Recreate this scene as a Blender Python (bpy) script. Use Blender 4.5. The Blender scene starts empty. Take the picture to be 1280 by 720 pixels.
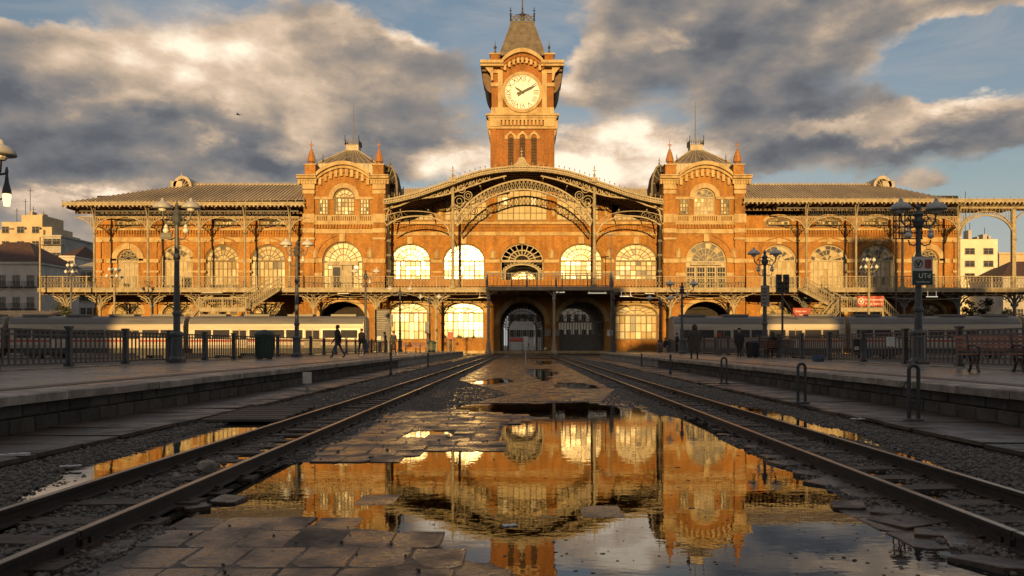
import bpy, bmesh, math, random
import numpy as np
from mathutils import Vector, Matrix

random.seed(7)
rng = np.random.default_rng(7)
PI = math.pi
scene = bpy.context.scene
COL = scene.collection

# ------------------------------------------------------------------ camera
F = 1000.0            # focal length in photo pixels (1280 wide)
VX, VY = 655.0, 431.5  # vanishing point of the tracks
CAMH = 1.30
cam_d = bpy.data.cameras.new('camera')
cam = bpy.data.objects.new('camera', cam_d)
COL.objects.link(cam)
cam.location = (0, 0, CAMH)
cam.rotation_euler = (PI / 2, 0, 0)
cam_d.sensor_width = 36
cam_d.lens = 36 * F / 1280
cam_d.shift_x = -(VX - 640) / 1280
cam_d.shift_y = (VY - 360) / 1280
cam_d.clip_end = 6000
cam_d.clip_start = 0.05
scene.camera = cam

# ------------------------------------------------------------------ light
SUN_EL = math.radians(6.5)
SUN_AZ = math.radians(2.6)      # the light travels this much towards +x while going +y
sun_d = bpy.data.lights.new('sun', 'SUN')
sun_d.energy = 5.0
sun_d.angle = math.radians(0.5)
sun_d.color = (1.0, 0.60, 0.20)
sun = bpy.data.objects.new('sun', sun_d)
COL.objects.link(sun)
_dir = Vector((math.sin(SUN_AZ) * math.cos(SUN_EL), math.cos(SUN_AZ) * math.cos(SUN_EL), -math.sin(SUN_EL)))
sun.rotation_euler = _dir.to_track_quat('-Z', 'Y').to_euler()
sun.location = (-20, -60, 60)
scene.view_settings.view_transform = 'Standard'
scene.view_settings.look = 'None'
scene.view_settings.exposure = 0.28
scene.view_settings.gamma = 1.0
scene.cycles.max_bounces = 6
scene.cycles.diffuse_bounces = 3
scene.cycles.glossy_bounces = 4
scene.cycles.transparent_max_bounces = 8
scene.cycles.caustics_reflective = False
scene.cycles.caustics_refractive = False
scene.cycles.sample_clamp_indirect = 4.0
scene.cycles.use_denoising = True


# ------------------------------------------------------------------ node helpers
class NT:
    """Small expression helper over a node tree."""
    def __init__(s, tree):
        s.t = tree
        s.L = tree.links

    def n(s, kind, **kw):
        nd = s.t.nodes.new(kind)
        for k, v in kw.items():
            setattr(nd, k, v)
        return nd

    def put(s, sock, v):
        if isinstance(v, bpy.types.NodeSocket):
            s.L.new(v, sock)
        elif v is not None:
            try:
                sock.default_value = v
            except Exception:
                sock.default_value = (*v, 1.0)

    def m(s, op, a, b=None, c=None, clamp=False):
        nd = s.n('ShaderNodeMath', operation=op, use_clamp=clamp)
        for i, v in enumerate((a, b, c)):
            if v is not None:
                s.put(nd.inputs[i], v)
        return nd.outputs[0]

    def vm(s, op, a, b=None, c=None):
        nd = s.n('ShaderNodeVectorMath', operation=op)
        for i, v in enumerate((a, b, c)):
            if v is not None:
                s.put(nd.inputs[i], v)
        return nd.outputs['Value'] if op in ('LENGTH', 'DISTANCE', 'DOT_PRODUCT') else nd.outputs['Vector']

    def noise(s, vec, scale=5.0, detail=4.0, rough=0.55, dist=0.0, col=False):
        nd = s.n('ShaderNodeTexNoise')
        s.put(nd.inputs['Vector'], vec)
        nd.inputs['Scale'].default_value = scale
        nd.inputs['Detail'].default_value = detail
        nd.inputs['Roughness'].default_value = rough
        nd.inputs['Distortion'].default_value = dist
        return nd.outputs['Color'] if col else nd.outputs['Fac']

    def rng_(s, v, a, b, c, d, smooth=False):
        nd = s.n('ShaderNodeMapRange', interpolation_type='SMOOTHSTEP' if smooth else 'LINEAR')
        nd.clamp = True
        s.put(nd.inputs['Value'], v)
        for k, x in zip(('From Min', 'From Max', 'To Min', 'To Max'), (a, b, c, d)):
            s.put(nd.inputs[k], x)
        return nd.outputs['Result']

    def mix(s, f, a, b, blend='MIX'):
        nd = s.n('ShaderNodeMix', data_type='RGBA', blend_type=blend)
        s.put(nd.inputs['Factor'], f)
        s.put(nd.inputs['A'] if False else nd.inputs[6], a if isinstance(a, bpy.types.NodeSocket) else (*a[:3], 1))
        s.put(nd.inputs[7], b if isinstance(b, bpy.types.NodeSocket) else (*b[:3], 1))
        return nd.outputs[2]

    def ramp(s, f, stops):
        nd = s.n('ShaderNodeValToRGB')
        e = nd.color_ramp.elements
        while len(e) < len(stops):
            e.new(0.5)
        for el, (p, c) in zip(e, stops):
            el.position = p
            el.color = (*c[:3], 1)
        s.put(nd.inputs['Fac'], f)
        return nd.outputs['Color']


# ------------------------------------------------------------------ world: sky and clouds
def azel(px, py):
    u, v = (px - VX) / F, (VY - py) / F
    return math.atan(u), math.atan(v / math.sqrt(1 + u * u))


def build_world():
    w = bpy.data.worlds.new('World')
    scene.world = w
    w.use_nodes = True
    t = w.node_tree
    t.nodes.clear()
    N = NT(t)
    out = N.n('ShaderNodeOutputWorld')
    bg = N.n('ShaderNodeBackground')
    bg.inputs['Strength'].default_value = 0.115
    sky = N.n('ShaderNodeTexSky')
    sky.sky_type = 'NISHITA'
    sky.sun_disc = False
    sky.sun_elevation = SUN_EL
    sky.sun_rotation = PI + SUN_AZ
    sky.altitude = 100
    sky.air_density = 1.1
    sky.dust_density = 1.2
    sky.ozone_density = 2.0
    tc = N.n('ShaderNodeTexCoord')
    d = tc.outputs['Generated']
    sep = N.n('ShaderNodeSeparateXYZ')
    N.put(sep.inputs[0], d)
    dx, dy, dz = sep.outputs
    ady = N.m('ABSOLUTE', dy)
    az = N.m('ARCTAN2', dx, N.m('MAXIMUM', ady, 0.0001))
    el = N.m('ARCSINE', dz)
    cmb = N.n('ShaderNodeCombineXYZ')
    N.put(cmb.inputs[0], az)
    N.put(cmb.inputs[1], el)
    uv = cmb.outputs[0]
    # isotropic noise domain, flattened a little so that clouds lie down
    p = N.vm('MULTIPLY', d, (1.0, 1.0, 1.9))
    n1 = N.noise(p, 5.5, 9.0, 0.60, 0.15, col=True)
    warp = N.vm('MULTIPLY', N.vm('SUBTRACT', n1, (0.5, 0.5, 0.5)), (0.16, 0.10, 0.0))
    n2 = N.noise(p, 19.0, 6.0, 0.6, 0.0, col=True)
    warp2 = N.vm('MULTIPLY', N.vm('SUBTRACT', n2, (0.5, 0.5, 0.5)), (0.035, 0.026, 0.0))
    uvw = N.vm('ADD', N.vm('ADD', uv, warp), warp2)

    def field(blobs, base, src):
        acc = base
        for (px, py, rx, ry, wgt) in blobs:
            a, e = azel(px, py)
            ix, iy = F / rx, F / ry
            v = N.vm('MULTIPLY_ADD', src, (ix, iy, 0), (-a * ix, -e * iy, 0))
            l = N.vm('LENGTH', v)
            s = N.rng_(l, 0.0, 1.0, wgt, 0.0, True)
            acc = N.m('ADD', acc, s)
        return acc
    warp_l = N.vm('ADD', uvw, N.vm('MULTIPLY', warp, (.8, .8, 0)))
    dens = [  # px, py, rx, ry, weight
        (190, 85, 420, 130, 1.35), (430, 85, 220, 110, .95), (40, 140, 220, 130, 1.0), (300, 140, 330, 70, 0.6),
        (60, 235, 340, 80, 1.3), (330, 215, 190, 62, 1.3), (500, 182, 150, 50, 1.2), (375, 172, 70, 40, .5),
        (790, 40, 170, 110, .85), (960, 80, 250, 150, 1.10), (750, 120, 130, 90, .8), (800, 200, 200, 62, 1.4), (600, 35, 80, 50, .45),
        (1030, 165, 220, 60, .95), (1200, 145, 240, 58, 1.15), (1040, 20, 220, 60, .8), (1000, 210, 150, 44, .9), (560, 120, 120, 60, .35), (1110, 225, 160, 30, .45),
        (640, 200, 190, 60, .8), (1130, 228, 60, 16, .5), (1230, 8, 180, 36, .5), (640, 110, 130, 70, .30),
        (30, 0, 100, 36, -1.1), (545, 22, 110, 56, -.9), (905, 165, 80, 26, -.35), (700, 60, 60, 60, -.35), (420, 165, 60, 24, -.3), (160, 215, 90, 20, -.3), (1245, 70, 150, 50, -1.1), (1130, 40, 60, 50, -.2), (1240, 225, 190, 34, -.5), (1130, 112, 70, 20, -.3),
        (660, 50, 50, 80, -.4), (700, 150, 80, 18, -.3), (140, 330, 500, 100, .55), (1200, 330, 400, 100, .45), (655, 400, 1500, 90, .6),
    ]
    D0 = field(dens, -0.37, uvw)
    def puff(vec):
        """fractal noise with rounded heads in it"""
        f0 = N.noise(vec, 8.0, 9.0, 0.56, 0.1)
        q = N.vm('ADD', vec, N.vm('MULTIPLY', N.vm('SUBTRACT', n1, (0.5, 0.5, 0.5)), (.10, .10, .10)))
        acc = f0
        for sc, wt in ((15.0, .30),):
            v = N.n('ShaderNodeTexVoronoi', feature='F1')
            N.put(v.inputs['Vector'], q)
            v.inputs['Scale'].default_value = sc
            acc = N.m('ADD', acc, N.m('MULTIPLY', N.m('SUBTRACT', 0.42, v.outputs['Distance']), wt))
        return acc
    fb = puff(p)
    lo1 = N.noise(p, 3.6, 3.0, 0.5)
    D = N.m('ADD', D0, N.m('MULTIPLY', N.m('SUBTRACT', fb, 0.5), 1.45))
    D = N.m('ADD', D, N.rng_(el, 0.42, 0.75, 0.0, 0.62, True))     # the broken cover goes on overhead
    wid = N.rng_(N.noise(N.vm('ADD', p, (3, 1, 2)), 4.0, 3, .5), .35, .65, .20, .80)
    mask = N.rng_(D, -0.12, wid, 0.0, 1.0, True)
    # light on the clouds: broad masses, then billows lit from the low sun behind and left
    lit = [
        (210, 75, 380, 120, .23), (300, 110, 260, 60, .10), (90, 60, 200, 90, .08), (420, 120, 220, 60, .08), (500, 46, 80, 30, .34), (255, 186, 50, 26, .36), (385, 174, 90, 36, .36),
        (800, 192, 190, 52, .56), (725, 95, 70, 60, .34), (780, 60, 110, 60, .18), (862, 58, 40, 20, .3), (1150, 48, 50, 40, .32),
        (1215, 116, 140, 24, .36), (1060, 158, 130, 24, .36), (60, 240, 120, 22, .34), (640, 200, 140, 44, .46), (590, 30, 90, 40, .28),
        (440, 85, 150, 70, -.12), (960, 90, 220, 90, -.30), (1020, 105, 120, 60, -.14), (1010, 30, 160, 40, -.06),
        (20, 150, 170, 60, -.16), (60, 208, 260, 46, -.30), (330, 215, 150, 36, -.28), (500, 186, 120, 28, -.20), (1150, 176, 220, 36, -.22), (1000, 200, 140, 34, -.16),
        (850, 10, 90, 34, -.2), (250, 160, 320, 34, -.16), (300, 330, 900, 90, .12),
    ]
    L0 = field(lit, 0.44, warp_l)
    fb2 = puff(N.vm('ADD', p, (-0.018, 0.0, 0.030)))
    lo2 = N.noise(N.vm('ADD', p, (-0.05, 0.0, 0.085)), 3.6, 3.0, 0.5)
    rel = N.m('ADD', N.m('MULTIPLY', N.m('SUBTRACT', fb, fb2), 1.05), N.m('MULTIPLY', N.m('SUBTRACT', lo1, lo2), .85))
    edge = N.rng_(D, 0.05, 0.8, 0.12, -0.03)
    L = N.m('ADD', N.m('ADD', L0, rel), edge)
    L = N.m('ADD', L, N.m('MULTIPLY', N.m('SUBTRACT', n2, 0.5), 0.13))
    ccol = N.ramp(L, [(0.0, (.088, .093, .106)), (0.20, (.135, .136, .143)), (0.40, (.212, .186, .167)),
                      (0.58, (.35, .272, .205)), (0.78, (.55, .415, .30)), (1.0, (.84, .71, .55))])
    ccol = N.vm('MULTIPLY', ccol, (10, 10, 10))
    # paler and cooler clouds low over the town
    ccol = N.mix(N.rng_(dz, 0.02, 0.16, 0.55, 0.0), ccol, (2.7, 2.6, 2.5))
    sk = N.vm('MULTIPLY', sky.outputs[0], (1.10, 0.95, 0.90))
    sk = N.mix(N.rng_(dz, 0.0, 0.22, 0.85, 0.0, True), sk, (3.3, 3.4, 3.4))
    # thin high veil
    veil = N.noise(N.vm('MULTIPLY', d, (1.0, 1.0, 3.6)), 5.0, 8.0, 0.62, 0.9)
    vf = N.rng_(veil, 0.36, 0.74, 0.05, 0.60, True)
    sk = N.mix(vf, sk, (3.0, 3.0, 3.05))
    colr = N.mix(mask, sk, ccol)
    # below the horizon: dull ground tone
    low = N.rng_(dz, -0.03, 0.0, 1.0, 0.0)
    colr = N.mix(low, colr, (0.6, 0.5, 0.42))
    N.put(bg.inputs['Color'], colr)
    N.L.new(bg.outputs[0], out.inputs['Surface'])


build_world()


# ------------------------------------------------------------------ materials
MATS = {}


def mat(name, col, rough=0.7, var=0.25, scale=2.0, bump=0.0, bscale=20.0, metal=0.0, col2=None, rvar=0.0, obj_rand=0.0, spec=0.5, detail=5.0, stretch=(1, 1, 1)):
    m = bpy.data.materials.new(name)
    m.use_nodes = True
    t = m.node_tree
    N = NT(t)
    b = t.nodes['Principled BSDF']
    tc = N.n('ShaderNodeTexCoord')
    co = tc.outputs['Object']
    if obj_rand:      # alike pieces share a mesh: shift the grain from one to the next
        oi_ = N.n('ShaderNodeObjectInfo')
        co = N.vm('ADD', co, N.vm('MULTIPLY', N.vm('ADD', oi_.outputs['Location'], (0, 0, 0)), (1.0, 1.0, 3.0)))
    v = N.vm('MULTIPLY', co, stretch)
    f = N.noise(v, scale, detail, 0.6)
    f2 = N.noise(v, scale * 7.3, 3.0, 0.6)
    c2 = col2 if col2 else tuple(x * (1 - var * 1.4) for x in col)
    c1 = col if col2 else tuple(min(1, x * (1 + var * .6)) for x in col)
    fac = N.m('ADD', N.m('MULTIPLY', f, 0.7), N.m('MULTIPLY', f2, 0.3))
    c = N.mix(N.rng_(fac, 0.33, 0.67, 0, 1), c1, c2)
    if obj_rand:
        oi = N.n('ShaderNodeObjectInfo')
        k = N.rng_(oi.outputs['Random'], 0, 1, 1 - obj_rand, 1 + obj_rand)
        c = N.vm('MULTIPLY', c, N.m('MULTIPLY', k, 1.0))
    N.put(b.inputs['Base Color'], c)
    if rvar:
        N.put(b.inputs['Roughness'], N.rng_(f, 0.35, 0.65, max(.03, rough - rvar), min(1, rough + rvar)))
    else:
        b.inputs['Roughness'].default_value = rough
    b.inputs['Metallic'].default_value = metal
    b.inputs['Specular IOR Level'].default_value = spec
    if bump:
        bn = N.n('ShaderNodeBump')
        bn.inputs['Strength'].default_value = bump
        bn.inputs['Distance'].default_value = 0.02
        N.put(bn.inputs['Height'], N.noise(v, bscale, 4.0, 0.6))
        N.L.new(bn.outputs[0], b.inputs['Normal'])
    MATS[name] = m
    return m


def crack(mname, sc, wd):
    """Hairline cracks and dark stains worn into a stone material."""
    m = MATS[mname]
    N = NT(m.node_tree)
    b = m.node_tree.nodes['Principled BSDF']
    src = b.inputs['Base Color'].links[0].from_socket
    g = N.n('ShaderNodeNewGeometry')
    o = N.vm('ADD', g.outputs['Position'], N.vm('MULTIPLY', N.noise(g.outputs['Position'], 4.0, 4, .6, col=True), (.3, .3, 0)))
    v = N.n('ShaderNodeTexVoronoi', feature='DISTANCE_TO_EDGE')
    N.put(v.inputs['Vector'], o)
    v.inputs['Scale'].default_value = sc
    wv = N.rng_(N.noise(g.outputs['Position'], 2.2, 3, .5), .4, .7, .5, 1.8)
    k = N.rng_(v.outputs['Distance'], wd * .4, N.m('MULTIPLY', wv, wd), 1, 0)
    gate = N.rng_(N.noise(g.outputs['Position'], .9, 3, .5), .46, .56, 0, 1)
    st = N.rng_(N.noise(g.outputs['Position'], 1.4, 7, .66), .50, .68, 0, .6)
    c = N.mix(st, src, (.020, .014, .010))
    c = N.mix(N.m('MULTIPLY', k, gate), c, (.008, .006, .005))
    N.put(b.inputs['Base Color'], c)


def brick_mat(name, c1, c2, mortar, bw=0.25, bh=0.085, grime=0.62):
    m = bpy.data.materials.new(name)
    m.use_nodes = True
    N = NT(m.node_tree)
    b = m.node_tree.nodes['Principled BSDF']
    tc = N.n('ShaderNodeTexCoord')
    sp = N.n('ShaderNodeSeparateXYZ')
    N.put(sp.inputs[0], tc.outputs['Object'])
    cb = N.n('ShaderNodeCombineXYZ')
    N.put(cb.inputs[0], N.m('ADD', sp.outputs[0], sp.outputs[1]))
    N.put(cb.inputs[1], sp.outputs[2])
    bt = N.n('ShaderNodeTexBrick')
    N.put(bt.inputs['Vector'], cb.outputs[0])
    bt.inputs['Color1'].default_value = (*c1, 1)
    bt.inputs['Color2'].default_value = (*c2, 1)
    bt.inputs['Mortar'].default_value = (*mortar, 1)
    bt.inputs['Scale'].default_value = 1.0
    bt.inputs['Mortar Size'].default_value = bh * 0.09
    bt.inputs['Brick Width'].default_value = bw
    bt.inputs['Row Height'].default_value = bh
    o = tc.outputs['Object']
    g = N.noise(N.vm('MULTIPLY', o, (1, 1, .22)), 0.8, 9.0, 0.68)
    g2 = N.noise(o, 1.5, 7.0, 0.66)
    g3 = N.noise(o, 5.0, 3.0, 0.6)
    big = N.noise(o, .13, 3.0, .5)
    c = N.mix(N.rng_(g3, 0.35, 0.65, 0, .45), bt.outputs['Color'], tuple(x * .6 for x in c2))
    c = N.mix(N.rng_(g, 0.44, 0.66, 0, grime), c, (.11, .055, .022))
    c = N.mix(N.rng_(g2, 0.50, 0.66, 0, .35), c, (min(1, c1[0] * 1.2), c1[1] * 1.3, c1[2] * 1.5))
    c = N.vm('MULTIPLY', c, N.rng_(big, .35, .65, .80, 1.16))
    N.put(b.inputs['Base Color'], c)
    b.inputs['Roughness'].default_value = 0.85
    bn = N.n('ShaderNodeBump')
    bn.inputs['Strength'].default_value = 0.5
    bn.inputs['Distance'].default_value = 0.02
    N.put(bn.inputs['Height'], N.m('SUBTRACT', N.noise(o, 9, 4, .6), bt.outputs['Fac']))
    N.L.new(bn.outputs[0], b.inputs['Normal'])
    MATS[name] = m
    return m


M = MATS
brick_mat('brick', (.48, .228, .042), (.35, .142, .026), (.40, .24, .09))
brick_mat('brick_tower', (.42, .170, .034), (.30, .108, .022), (.35, .20, .08))
mat('stone', (.57, .44, .23), .8, .25, 1.0, .4, 6, col2=(.28, .18, .075), stretch=(1, 1, .45))
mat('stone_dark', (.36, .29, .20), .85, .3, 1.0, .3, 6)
mat('iron_cream', (.36, .30, .185), .6, .35, 1.5)
mat('iron_dark', (.055, .055, .055), .5, .3, 3.0, .1)
mat('iron_grey', (.11, .115, .12), .5, .3, 3.0, .1)
mat('roof_metal', (.42, .35, .25), .55, .35, .5, 0, col2=(.27, .225, .165), stretch=(1, .4, .4))
mat('roof_slate', (.155, .13, .10), .6, .4, 1.2, .3, 5)
mat('roof_zinc', (.42, .36, .26), .5, .35, .9, .2, 4)
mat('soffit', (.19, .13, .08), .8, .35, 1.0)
mat('glow_glass', (.58, .50, .33), .25, .2, .9, col2=(.36, .28, .14), spec=.6)  # cream base colour stands in for low-sun glow reflected in the panes
mat('glare_glass', (.66, .61, .47), .21, .2, .25, col2=(.60, .52, .34), spec=.9)  # lighter copy: sun glare on the left hall panes put into the colour
mat('upper_glass', (.50, .40, .21), .5, .2, .9, col2=(.30, .23, .11), spec=.5)
mat('dim_glass', (.05, .042, .03), .3, .4, .8, spec=.6)
mat('muntin', (.17, .125, .06), .6, .25, 1.5)
mat('reflection_glass', (.46, .36, .17), .25, .3, .5, col2=(.25, .18, .08), spec=.6)  # tan mottling stands in for reflections on the panes
mat('dark_glass', (.035, .035, .035), .08, .3, .5, spec=.7)
mat('frame_paint', (.40, .34, .22), .6, .25, 1.5)
mat('louvre_wood_eave_shade', (.16, .10, .06), .7, .3, 2)
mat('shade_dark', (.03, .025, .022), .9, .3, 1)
mat('clock_face', (.80, .80, .76), .5, .06, 1.0)
mat('black_paint', (.018, .017, .016), .5, .2, 3)
mat('grey_paint', (.085, .092, .10), .45, .35, 4, .1)
mat('lamp_white', (.62, .60, .54), .4, .15, 6)
mat('lamp_shade', (.42, .42, .41), .4, .2, 6)
mat('globe_glass', (.72, .70, .62), .25, .1, 6)
mat('wood', (.14, .085, .05), .6, .4, 3, .2, 30, stretch=(1, 6, 1))
mat('bench_wood', (.25, .115, .075), .55, .4, 3, .2, 30, stretch=(1, 6, 6), obj_rand=.25)
mat('bin_green', (.035, .065, .05), .5, .3, 5)
mat('bin_black', (.03, .03, .032), .5, .3, 5)
mat('red_sign', (.34, .035, .018), .5, .2, 3)
mat('white_sign', (.66, .62, .55), .5, .2, 3)
mat('text_white', (.8, .76, .68), .5, .05, 3)
mat('train_silver', (.44, .40, .34), .38, .25, .5, metal=0.3, stretch=(.25, 1, 3))
mat('train_cream', (.50, .43, .33), .4, .2, .5, stretch=(.25, 1, 3))
mat('train_grey', (.16, .155, .15), .45, .3, .5, stretch=(.25, 1, 2))
mat('train_red', (.42, .05, .03), .35, .2, .5)
mat('train_glass', (.045, .045, .05), .08, .2, 1, spec=.8)
mat('concrete', (.20, .18, .155), .8, .35, 1.2, .3, 12)
mat('white_wall', (.36, .335, .29), .8, .4, .8, .3, 5, col2=(.20, .18, .15))
mat('coping', (.34, .29, .235), .65, .4, 1.6, .35, 14, rvar=.2, obj_rand=.18)
crack('coping', .8, .01)
mat('wall_stone', (.085, .070, .056), .85, .4, 2.0, .6, 9, obj_rand=.3)
mat('slab', (.086, .056, .039), .33, .5, 2.2, .45, 16, rvar=.25, obj_rand=.30)

mat('sleeper', (.085, .066, .052), .7, .45, 2.0, .5, 20, stretch=(1, 7, 1), obj_rand=.25)
mat('rail_steel', (.030, .020, .015), .6, .4, 5, .25, 40)
mat('rail_top', (.30, .25, .20), .30, .35, 5, metal=.8)
mat('mud', (.034, .027, .021), .5, .4, 2.5, .7, 25, rvar=.2)
mat('gravel', (.060, .054, .048), .7, .6, 11, .2, 60, col2=(.15, .133, .115))
mat('ground_dirt', (.09, .075, .06), .8, .4, .6, .3, 4)
mat('path', (.085, .064, .051), .5, .4, 2.0, .4, 12, rvar=.2, obj_rand=.25)
crack('path', 1.2, .012)
mat('skin', (.42, .24, .16), .6, .1, 5)
mat('hair', (.035, .025, .02), .6, .2, 20)
mat('cloth_black', (.032, .029, .028), .85, .3, 8)
mat('cloth_dark', (.045, .042, .038), .85, .3, 8)
mat('cloth_olive', (.075, .065, .05), .85, .3, 8)
mat('denim', (.075, .105, .165), .85, .3, 8)
mat('cloth_pale', (.42, .38, .34), .8, .2, 8)
mat('shoe', (.03, .022, .018), .5, .2, 8)
mat('facade_tan', (.52, .42, .27), .85, .2, .4)
mat('facade_white', (.58, .55, .50), .85, .2, .4)
mat('facade_grey', (.42, .40, .37), .85, .25, .4)
mat('facade_cream', (.72, .66, .52), .85, .15, .4)
mat('terracotta', (.38, .17, .055), .8, .3, 3, .3, 8)
mat('roof_tile', (.085, .045, .036), .8, .35, 1.5, .4, 5)
mat('leaf', (.06, .07, .028), .6, .5, 1.2)
mat('bark', (.07, .05, .035), .9, .3, 4)
mat('rock', (.30, .25, .20), .75, .4, 4, .5, 12)
mat('litter_white', (.55, .55, .56), .6, .1, 8)
mat('poster', (.30, .27, .23), .6, .4, 2.5)
mat('board_dark', (.05, .05, .055), .5, .3, 4)


def platform_mat():
    m = bpy.data.materials.new('platform_tile')
    m.use_nodes = True
    N = NT(m.node_tree)
    b = m.node_tree.nodes['Principled BSDF']
    tc = N.n('ShaderNodeTexCoord')
    o = tc.outputs['Object']
    bt = N.n('ShaderNodeTexBrick')
    N.put(bt.inputs['Vector'], o)
    bt.inputs['Color1'].default_value = (.27, .205, .155, 1)
    bt.inputs['Color2'].default_value = (.185, .140, .108, 1)
    bt.inputs['Mortar'].default_value = (.04, .032, .027, 1)
    bt.inputs['Scale'].default_value = 1
    bt.inputs['Mortar Size'].default_value = .012
    bt.inputs['Brick Width'].default_value = .6
    bt.inputs['Row Height'].default_value = .3
    f = N.noise(o, .6, 7, .62)
    c = N.mix(N.rng_(f, .4, .7, 0, .65), bt.outputs['Color'], (.095, .076, .064))
    N.put(b.inputs['Base Color'], c)
    N.put(b.inputs['Roughness'], N.rng_(f, .4, .65, .50, .20))
    bn = N.n('ShaderNodeBump')
    bn.inputs['Strength'].default_value = .4
    bn.inputs['Distance'].default_value = .01
    N.put(bn.inputs['Height'], N.m('SUBTRACT', N.noise(o, 14, 4, .6), bt.outputs['Fac']))
    N.L.new(bn.outputs[0], b.inputs['Normal'])
    M['platform_tile'] = m


platform_mat()


def water_mat():
    m = bpy.data.materials.new('water')
    m.use_nodes = True
    t = m.node_tree
    t.nodes.clear()
    N = NT(t)
    out = N.n('ShaderNodeOutputMaterial')
    tc = N.n('ShaderNodeTexCoord')
    o = tc.outputs['Object']
    h = N.m('ADD', N.noise(N.vm('MULTIPLY', o, (1.0, 1.6, 1)), 3.2, 3, .5), N.m('MULTIPLY', N.noise(N.vm('MULTIPLY', o, (1, 1.5, 1)), 11, 2, .5), .22))
    bn = N.n('ShaderNodeBump')
    bn.inputs['Strength'].default_value = .034
    bn.inputs['Distance'].default_value = .02
    N.put(bn.inputs['Height'], h)
    fr = N.n('ShaderNodeFresnel')
    fr.inputs['IOR'].default_value = 1.6
    N.L.new(bn.outputs[0], fr.inputs['Normal'])
    gl = N.n('ShaderNodeBsdfGlossy')
    gl.inputs['Roughness'].default_value = .0
    gl.inputs['Color'].default_value = (1, 1, 1, 1)
    N.L.new(bn.outputs[0], gl.inputs['Normal'])
    tr = N.n('ShaderNodeBsdfTransparent')
    tr.inputs['Color'].default_value = (.34, .29, .24, 1)
    mx = N.n('ShaderNodeMixShader')
    N.L.new(fr.outputs[0], mx.inputs[0])
    N.L.new(tr.outputs[0], mx.inputs[1])
    N.L.new(gl.outputs[0], mx.inputs[2])
    N.L.new(mx.outputs[0], out.inputs['Surface'])
    M['water'] = m


water_mat()


def emit_mat(name, col, s):
    m = bpy.data.materials.new(name)
    m.use_nodes = True
    b = m.node_tree.nodes['Principled BSDF']
    b.inputs['Base Color'].default_value = (*col, 1)
    b.inputs['Emission Color'].default_value = (*col, 1)
    b.inputs['Emission Strength'].default_value = s
    M[name] = m


emit_mat('lit_lamp', (1.0, .72, .34), 1.6)
emit_mat('tube_light', (1.0, .88, .68), .45)


crack('slab', 1.7, .014)


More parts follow.
